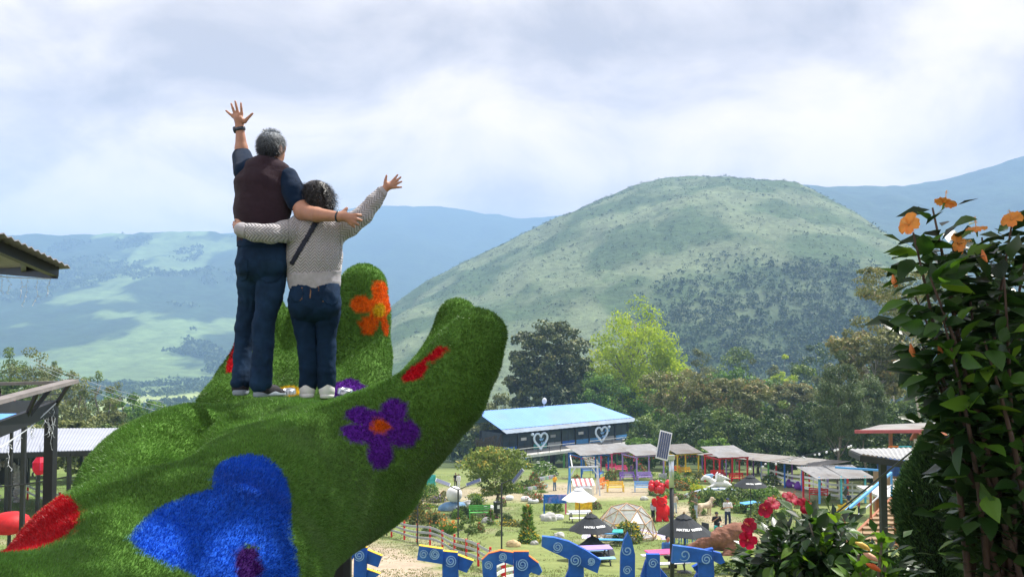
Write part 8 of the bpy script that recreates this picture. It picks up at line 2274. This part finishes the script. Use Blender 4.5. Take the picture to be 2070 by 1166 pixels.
# ================================================================== FOREGROUND PLANTS
def leaf_mesh(L, W, mt, name='leaf', serr=0.0):
    """one broad leaf with a folded midrib, pointed tip and slight droop; lies along +x"""
    prof = [(0.0, 0.0), (0.12, 0.55), (0.32, 0.98), (0.52, 0.92), (0.75, 0.55), (0.92, 0.18), (1.0, 0.0)]
    vs = []; fs = []
    for t, w in prof:
        x = t * L; z = -0.16 * L * t * t; y = w * W / 2
        vs += [(x, y, z + y * 0.35), (x, 0, z), (x, -y, z + y * 0.35)]
    for i in range(len(prof) - 1):
        a = 3 * i; b = a + 3; fs += [(a, a + 1, b + 1, b), (a + 1, a + 2, b + 2, b + 1)]
    me = bpy.data.meshes.new(name); me.from_pydata(vs, [], fs); me.materials.append(mt); me.polygons.foreach_set('use_smooth', np.ones(len(fs), bool)); me.update()
    return me
def big_leafmat(name, c1, c2, rough=0.32):
    if name in MATS: return MATS[name]
    m = bpy.data.materials.new(name); m.use_nodes = True; t = m.node_tree; b = t.nodes['Principled BSDF']; b.inputs['Roughness'].default_value = rough; b.inputs['Specular IOR Level'].default_value = 0.5
    oi = N(t, 'ShaderNodeObjectInfo'); co = N(t, 'ShaderNodeTexCoord')
    mx = N(t, 'ShaderNodeMix', data_type='RGBA'); mx.inputs[6].default_value = (*c1, 1); mx.inputs[7].default_value = (*c2, 1); t.links.new(oi.outputs['Random'], mx.inputs[0])
    sp = N(t, 'ShaderNodeSeparateXYZ'); t.links.new(co.outputs['Object'], sp.inputs[0])
    w = N(t, 'ShaderNodeTexWave'); w.inputs['Scale'].default_value = 26; w.inputs['Distortion'].default_value = 1.0; t.links.new(co.outputs['Object'], w.inputs['Vector'])
    bp = N(t, 'ShaderNodeBump'); bp.inputs['Strength'].default_value = 0.25; bp.inputs['Distance'].default_value = 0.004; t.links.new(w.outputs['Fac'], bp.inputs['Height']); t.links.new(bp.outputs[0], b.inputs['Normal'])
    t.links.new(mx.outputs[2], b.inputs['Base Color'])
    tr = N(t, 'ShaderNodeBsdfTranslucent'); sc2 = N(t, 'ShaderNodeVectorMath', operation='MULTIPLY'); sc2.inputs[1].default_value = (1.3, 1.25, 0.6); t.links.new(mx.outputs[2], sc2.inputs[0]); t.links.new(sc2.outputs[0], tr.inputs['Color'])
    ms = N(t, 'ShaderNodeMixShader'); ms.inputs[0].default_value = 0.4; t.links.new(b.outputs[0], ms.inputs[1]); t.links.new(tr.outputs[0], ms.inputs[2]); t.links.new(ms.outputs[0], t.nodes['Material Output'].inputs['Surface'])
    MATS[name] = m; return m
def hibiscus_flower(parent, loc, size, facing, c, seed=0, name='flower'):
    rg = np.random.default_rng(seed)
    T = bpy.data.objects.new(name, None); COL.objects.link(T); T.parent = parent; T.location = loc
    T.rotation_euler = Vector(facing).to_track_quat('Z', 'Y').to_euler()
    mp = mat('petal_' + c, {'orange': (0.90, 0.34, 0.06), 'red': (0.42, 0.006, 0.035)}[c], rough=0.6, var=0.25, scale=14, trans=0.4, dirt={'orange': (0.85, 0.10, 0.08), 'red': (0.60, 0.015, 0.10)}[c], dirt_amt=0.5)
    for k in range(5):
        t = k * 2 * pi / 5 + rg.normal() * 0.08; d = np.array([math.cos(t), math.sin(t), 0]); s = np.array([-math.sin(t), math.cos(t), 0]); L = size * rg.uniform(0.85, 1.1)
        vs = []; fs = []; nu, nv = 7, 7
        for i in range(nu):
            u = i / (nu - 1); w = 0.12 + 0.95 * math.sin(pi * min(1, u * 0.72)) ** 1.0
            for j in range(nv):
                v = j / (nv - 1) * 2 - 1
                ruff = 0.07 * u * u * math.sin(v * 7 + k) + 0.05 * u * math.cos(5 * u + k + v * 2)
                r = L * (u * (1 - 0.10 * v * v)); z = L * (0.55 * u ** 0.8 - 0.45 * u ** 2.2 + ruff)
                vs.append(d * r + s * (v * w * L * 0.42) + np.array([0, 0, z]))
        for i in range(nu - 1):
            for j in range(nv - 1): a = i * nv + j; fs.append((a, a + 1, a + nv + 1, a + nv))
        MB().add(vs, fs).build('petal', mp, T, smooth=True)
    mb = MB().tube([(0, 0, 0), (0.02 * size, 0, size * 0.6), (0.08 * size, 0.03 * size, size * 1.25)], [size * 0.05, size * 0.035, size * 0.03], 6)
    for k in range(16): 
        u = 0.55 + 0.7 * rg.random(); a = rg.random() * 6.28; mb.sphere((0.06 * size + 0.10 * size * math.cos(a), 0.10 * size * math.sin(a), size * u), size * 0.035, 5, 3)
    mb.build('stamen', mat('stamen_' + c, (0.85, 0.45, 0.15) if c == 'orange' else (0.7, 0.2, 0.1), rough=0.6), T)
    MB().tube([(0, 0, -size * 0.55), (0, 0, -0.1 * size), (0, 0, 0.05 * size)], [size * 0.05, size * 0.10, size * 0.13], 6).build('calyx', mat('calyx_green', (0.10, 0.20, 0.04)), T)
    return T
def leafy_bush(name, label, cat, base, stems, leafL, mt_list, nl, seed, spread, part_max=300, bark=None, front=None):
    """stems: list of polylines (world). Leaves stand along them; the nearest 300 are parts, the rest one mass"""
    rg = np.random.default_rng(seed); T = thing(name, label, cat, base); o = np.array(T.location)
    L = []
    for pts, r0, r1, k, t0 in stems:
        pts = [np.array(p) for p in pts]; n = len(pts)
        MB().tube([tuple(p - o) for p in pts], list(np.linspace(r0, r1, n)), 6).build('stem', bark or m_bark, T, smooth=True)
        for i in range(k):
            t = t0 + (1 - t0) * rg.random() ** 0.7; a = t * (n - 1); j = min(int(a), n - 2); p = pts[j] + (pts[j + 1] - pts[j]) * (a - j)
            ax = pts[j + 1] - pts[j]; ax = ax / np.linalg.norm(ax)
            d = rand_unit(1, rg)[0]; d = d - ax * (d @ ax) * 0.7; d[2] += 0.12; d /= np.linalg.norm(d)
            q = p + d * spread * rg.random() ** 1.2
            L.append((q, d, leafL * rg.uniform(0.65, 1.25)))
    dist = [np.linalg.norm(q[0] - np.array([0, 0, CZ])) + rg.random() * 0.5 for q in L]
    order = np.argsort(dist)
    metas = [leaf_mesh(1.0, 0.56, m) for m in mt_list]
    mass_p, mass_d, mass_l = [], [], []
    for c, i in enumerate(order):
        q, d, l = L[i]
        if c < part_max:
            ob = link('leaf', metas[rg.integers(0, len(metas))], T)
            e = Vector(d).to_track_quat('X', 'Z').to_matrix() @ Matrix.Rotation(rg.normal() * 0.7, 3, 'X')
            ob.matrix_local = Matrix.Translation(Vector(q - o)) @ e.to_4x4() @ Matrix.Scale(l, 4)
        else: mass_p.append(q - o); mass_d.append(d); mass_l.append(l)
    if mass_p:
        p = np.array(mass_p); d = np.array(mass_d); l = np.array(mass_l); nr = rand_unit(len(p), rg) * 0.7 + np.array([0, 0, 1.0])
        leaves_obj('inner_leaves', p, d, nr, l, l * 0.56, leafmat('bush_shade_toned_leaves', (0.010, 0.028, 0.007), (0.028, 0.068, 0.014), (0.06, 0.12, 0.026), rough=0.35, trans=0.3, spec=0.5), T, kind='stuff')  # leaf colours darkened to carry the shade inside the bush
    return T, o
lg1 = big_leafmat('hibiscus_leaf', (0.024, 0.072, 0.013), (0.062, 0.150, 0.020)); lg2 = big_leafmat('young_hibiscus_leaf', (0.075, 0.19, 0.02), (0.17, 0.30, 0.03)); lg3 = big_leafmat('dark_hibiscus_leaf', (0.012, 0.040, 0.010), (0.028, 0.075, 0.014))
def orange_hibiscus():
    Y = 4.0; base = base_at(2050, Y); rg = np.random.default_rng(9); stems = []
    tops = [(1885, 420, 4.0), (1846, 470, 3.9), (1925, 500, 4.1), (1880, 560, 3.8), (1985, 480, 4.2), (2045, 455, 4.0), (2075, 500, 4.3), (1850, 600, 4.1), (1905, 640, 3.7), (1960, 590, 4.0), (2030, 560, 3.8), (2080, 620, 4.2), (1862, 690, 4.0), (1892, 740, 3.9), (1930, 720, 4.3), (1990, 690, 3.7), (2050, 720, 4.1), (2090, 780, 3.9), (2000, 790, 4.1), (1975, 815, 4.0), (2020, 850, 4.2), (2080, 900, 4.0), (2030, 980, 4.4), (2075, 1050, 4.3), (2120, 640, 4.2), (2150, 760, 4.0), (2140, 540, 4.3)]
    for i, (x, y, Yt) in enumerate(tops):
        top = P(x, y, Yt); b = base + np.array([rg.normal() * 0.10, rg.normal() * 0.12, 0]); s = np.linspace(0, 1, 9)[:, None]
        knee = b * 0.45 + top * 0.55; knee[0] = b[0] * 0.85 + top[0] * 0.15
        pts = (1 - s) ** 2 * b + 2 * s * (1 - s) * knee + s * s * top
        stems.append((pts, 0.022 if i % 3 else 0.030, 0.004, 88, 0.40))
    T, o = leafy_bush('hibiscus_bush', 'tall dark hibiscus bush with orange blossoms at its top', 'shrub', base, stems, 0.12, [lg1, lg1, lg2, lg3], 0, 9, 0.14, bark=mat('dark_stem_bark', (0.085, 0.055, 0.04), rough=0.9, var=0.3))
    for i, (x, y, Yt, f) in enumerate(((1908, 412, 3.95, (0.35, 0.1, 1.0)), (1838, 455, 3.85, (-0.9, -0.5, 0.25)), (1974, 466, 4.0, (-0.25, -0.2, 1.0)), (2046, 446, 3.95, (-0.5, -0.45, 0.6)), (1935, 492, 3.9, (0.4, -0.8, 0.1)), (2068, 440, 4.0, (0.2, -0.2, 0.9)))):
        hibiscus_flower(T, Vector(P(x, y, Yt) - o), 0.052, f, 'orange', i)
    for (x, y) in ((1812, 580), (1993, 530), (1848, 720), (1905, 722)):
        p = P(x, y, 3.9) - o; MB().tube([tuple(p), tuple(p + np.array([-0.01, 0, 0.025])), tuple(p + np.array([-0.015, 0, 0.055]))], [0.008, 0.012, 0.003], 6).build('bud', mat('orange_bud', (0.75, 0.22, 0.06)), T)
orange_hibiscus()
def red_hibiscus():
    Y = 6.4; base = base_at(1640, Y); rg = np.random.default_rng(19); stems = []
    for i in range(46):
        x = rg.uniform(1505, 1815); f = 1 - abs(x - 1650) / 260; y = 1166 - f * rg.uniform(40, 150) + rg.uniform(0, 90)
        if x > 1760: y = max(y, 1090)
        top = P(x, max(y, 1022), Y + rg.uniform(-0.5, 0.5)); b = base + np.array([rg.normal() * 0.25, rg.normal() * 0.15, 0]); s = np.linspace(0, 1, 6)[:, None]; knee = b * 0.4 + top * 0.6; knee[0] = b[0] * 0.5 + top[0] * 0.5
        stems.append(((1 - s) ** 2 * b + 2 * s * (1 - s) * knee + s * s * top, 0.016, 0.004, 110, 0.40))
    T, o = leafy_bush('hibiscus_bush', 'broad dark green bush with crimson blossoms along its top', 'shrub', base, stems, 0.115, [lg1, lg1, lg2, lg3], 0, 19, 0.26)
    for i, (x, y, Yt, f) in enumerate(((1598, 1008, 6.2, (0.2, -0.6, 0.8)), (1548, 1030, 6.1, (-0.5, -0.7, 0.4)), (1625, 1022, 6.1, (0.4, -0.8, 0.4)), (1515, 1062, 6.1, (-0.6, -0.6, 0.4)), (1512, 1090, 6.1, (-0.3, -0.9, 0.1)), (1560, 1018, 6.3, (0.0, -0.5, 0.9)))):
        hibiscus_flower(T, Vector(P(x, y, Yt) - o), 0.060, f, 'red', 30 + i)
red_hibiscus()
def fleshy_plant():
    Y = 5.2; base = base_at(1765, Y); T = thing('fleshy_leaved_shrub', 'light green shrub with thick oblong leaves and orange buds', 'shrub', base); o = np.array(T.location); rg = np.random.default_rng(5)
    m = big_leafmat('fleshy_leaf', (0.07, 0.17, 0.02), (0.15, 0.28, 0.035), 0.4); me = leaf_mesh(1.0, 0.42, m)
    for (x, y) in ((1782, 1095), (1790, 1140), (1735, 1120), (1755, 1165), (1800, 1170), (1720, 1165)):
        top = P(x, y, Y); s = np.linspace(0, 1, 6)[:, None]; b = base + np.array([rg.normal() * 0.06, 0, 0]); MB().tube([tuple(q - o) for q in (b * (1 - s) + top * s)], list(np.linspace(0.02, 0.008, 6)), 6).build('stem', m_bark, T)
        for k in range(9):
            d = rand_unit(1, rg)[0]; d[2] = abs(d[2]) * 1.3 + 0.35; d /= np.linalg.norm(d); ob = link('leaf', me, T)
            e = Vector(d).to_track_quat('X', 'Z').to_matrix() @ Matrix.Rotation(rg.normal() * 0.8, 3, 'X')
            ob.matrix_local = Matrix.Translation(Vector(top - o - np.array([0, 0, rg.random() * 0.16]))) @ e.to_4x4() @ Matrix.Scale(rg.uniform(0.09, 0.14), 4)
    for (x, y, c) in ((1740, 1100, (0.85, 0.55, 0.12)), (1756, 1122, (0.85, 0.45, 0.30)), (1762, 1143, (0.80, 0.16, 0.04))):
        p = P(x, y, Y - 0.15) - o; MB().tube([tuple(p + np.array([-0.03, 0, 0.012])), tuple(p), tuple(p + np.array([0.03, 0, -0.016])), tuple(p + np.array([0.05, 0, -0.03]))], [0.004, 0.016, 0.014, 0.005], 8).build('bud', mat('bud_%d' % x, c, rough=0.5, var=0.3, scale=20), T, smooth=True)
fleshy_plant()
def thuja():
    Y = 8.0; base = base_at(1878, Y); rg = np.random.default_rng(8)
    top = P(1868, 862, Y)[2] - base[2]; W = 128 / pxm(Y)
    T = thing('columnar_conifer', 'dense columnar green conifer beside the hibiscus', 'tree', base)
    n = 30000; t = rg.random(n) ** 0.85; prof = np.minimum(1, (1 - t) * 3.2) ** 0.7
    lump = 0.8 + 0.4 * fbm(t * 16, rg.random(n) * 0 + np.floor(rg.random(n) * 14) * 1.7, 3, 5)
    az = rg.uniform(0, 2 * pi, n); lump2 = 0.78 + 0.5 * fbm(az * 2.2, t * 15, 3, 8)
    r = W / 2 * prof * lump2 * rg.uniform(0.72, 1.0, n); p = np.stack([r * np.cos(az), r * np.sin(az), 0.05 + t * (top - 0.1)], 1)
    d = np.stack([np.cos(az) * 0.7, np.sin(az) * 0.7, 0.9 + 0 * az], 1) + 0.6 * rand_unit(n, rg)
    nr = np.stack([-np.sin(az), np.cos(az), 0 * az], 1) + 0.6 * rand_unit(n, rg)
    leaves_obj('foliage', p, d, nr, rg.uniform(0.035, 0.075, n), 0.011, leafmat('thuja_sprays', (0.025, 0.062, 0.018), (0.07, 0.15, 0.04), (0.14, 0.24, 0.07), trans=0.3), T, kind='stuff')
    MB().tube([(0, 0, -0.2), (0, 0, top * 0.5), (0, 0, top * 0.93)], [0.06, 0.04, 0.01], 8).build('trunk', m_bark_dark, T)
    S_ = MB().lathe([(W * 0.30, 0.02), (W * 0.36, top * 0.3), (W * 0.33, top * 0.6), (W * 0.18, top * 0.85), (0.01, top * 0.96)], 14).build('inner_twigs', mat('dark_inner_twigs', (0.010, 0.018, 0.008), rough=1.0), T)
thuja()
# overhanging tree whose broken shade falls on the hand and the right-hand plants
def shade_tree():
    bx, by = 4.9, 3.2; b = onground(bx, by)
    T = tree('overhanging_tree', 'big leafy tree overhanging the viewpoint and dappling the hand with shade', 'tree', b, 11.0, 8.0, kind='mid', n=2600, leaf=0.34, clumps=34, crown_lo=0.52, seed=91, clump_r=0.105, flat=0.6, gap=0.0, limbs=26, trunk_r=0.22, lean=(-2.6, 2.0))
shade_tree()
# background stems behind the hibiscus
for k, (x, x2, Y, r) in enumerate(((2000, 1990, 5.6, 0.035), (2045, 2040, 5.2, 0.04), (1970, 1965, 6.2, 0.028))):
    b = base_at(x, Y); t = P(x2, 640, Y); tr = [b * (1 - s) + t * s + np.array([0.04 * math.sin(5 * s + k), 0, 0]) for s in np.linspace(0, 1, 8)]
    T = thing('shrub_tree', ['leggy dark shrub with brown stem behind the hibiscus', 'thick brown-stemmed shrub behind the hibiscus', 'thin brown-stemmed shrub next to the conifer'][k], 'shrub', b); o = np.array(b)
    MB().tube([tuple(q - o) for q in tr], list(np.linspace(r, r * 0.4, 8)), 8).build('stem', mat('reddish_stem_bark', (0.22, 0.12, 0.075), rough=0.85, var=0.3, bump=0.4), T, smooth=True)
    rg = np.random.default_rng(60 + k); n = 620; c = np.array(tr)[rg.integers(2, 8, n)] + rand_unit(n, rg) * rg.uniform(0.05, 0.5, (n, 1)) * np.array([0.45, 0.8, 1.2]) - o
    leaves_obj('foliage', c, rand_unit(n, rg), rand_unit(n, rg) + np.array([0, 0, 1]), rg.uniform(0.07, 0.13, n), 0.06, leafmat('bush_shade_toned_leaves', (0, 0, 0), (0, 0, 0)), T, kind='stuff')
print('done', time.time() - T00)
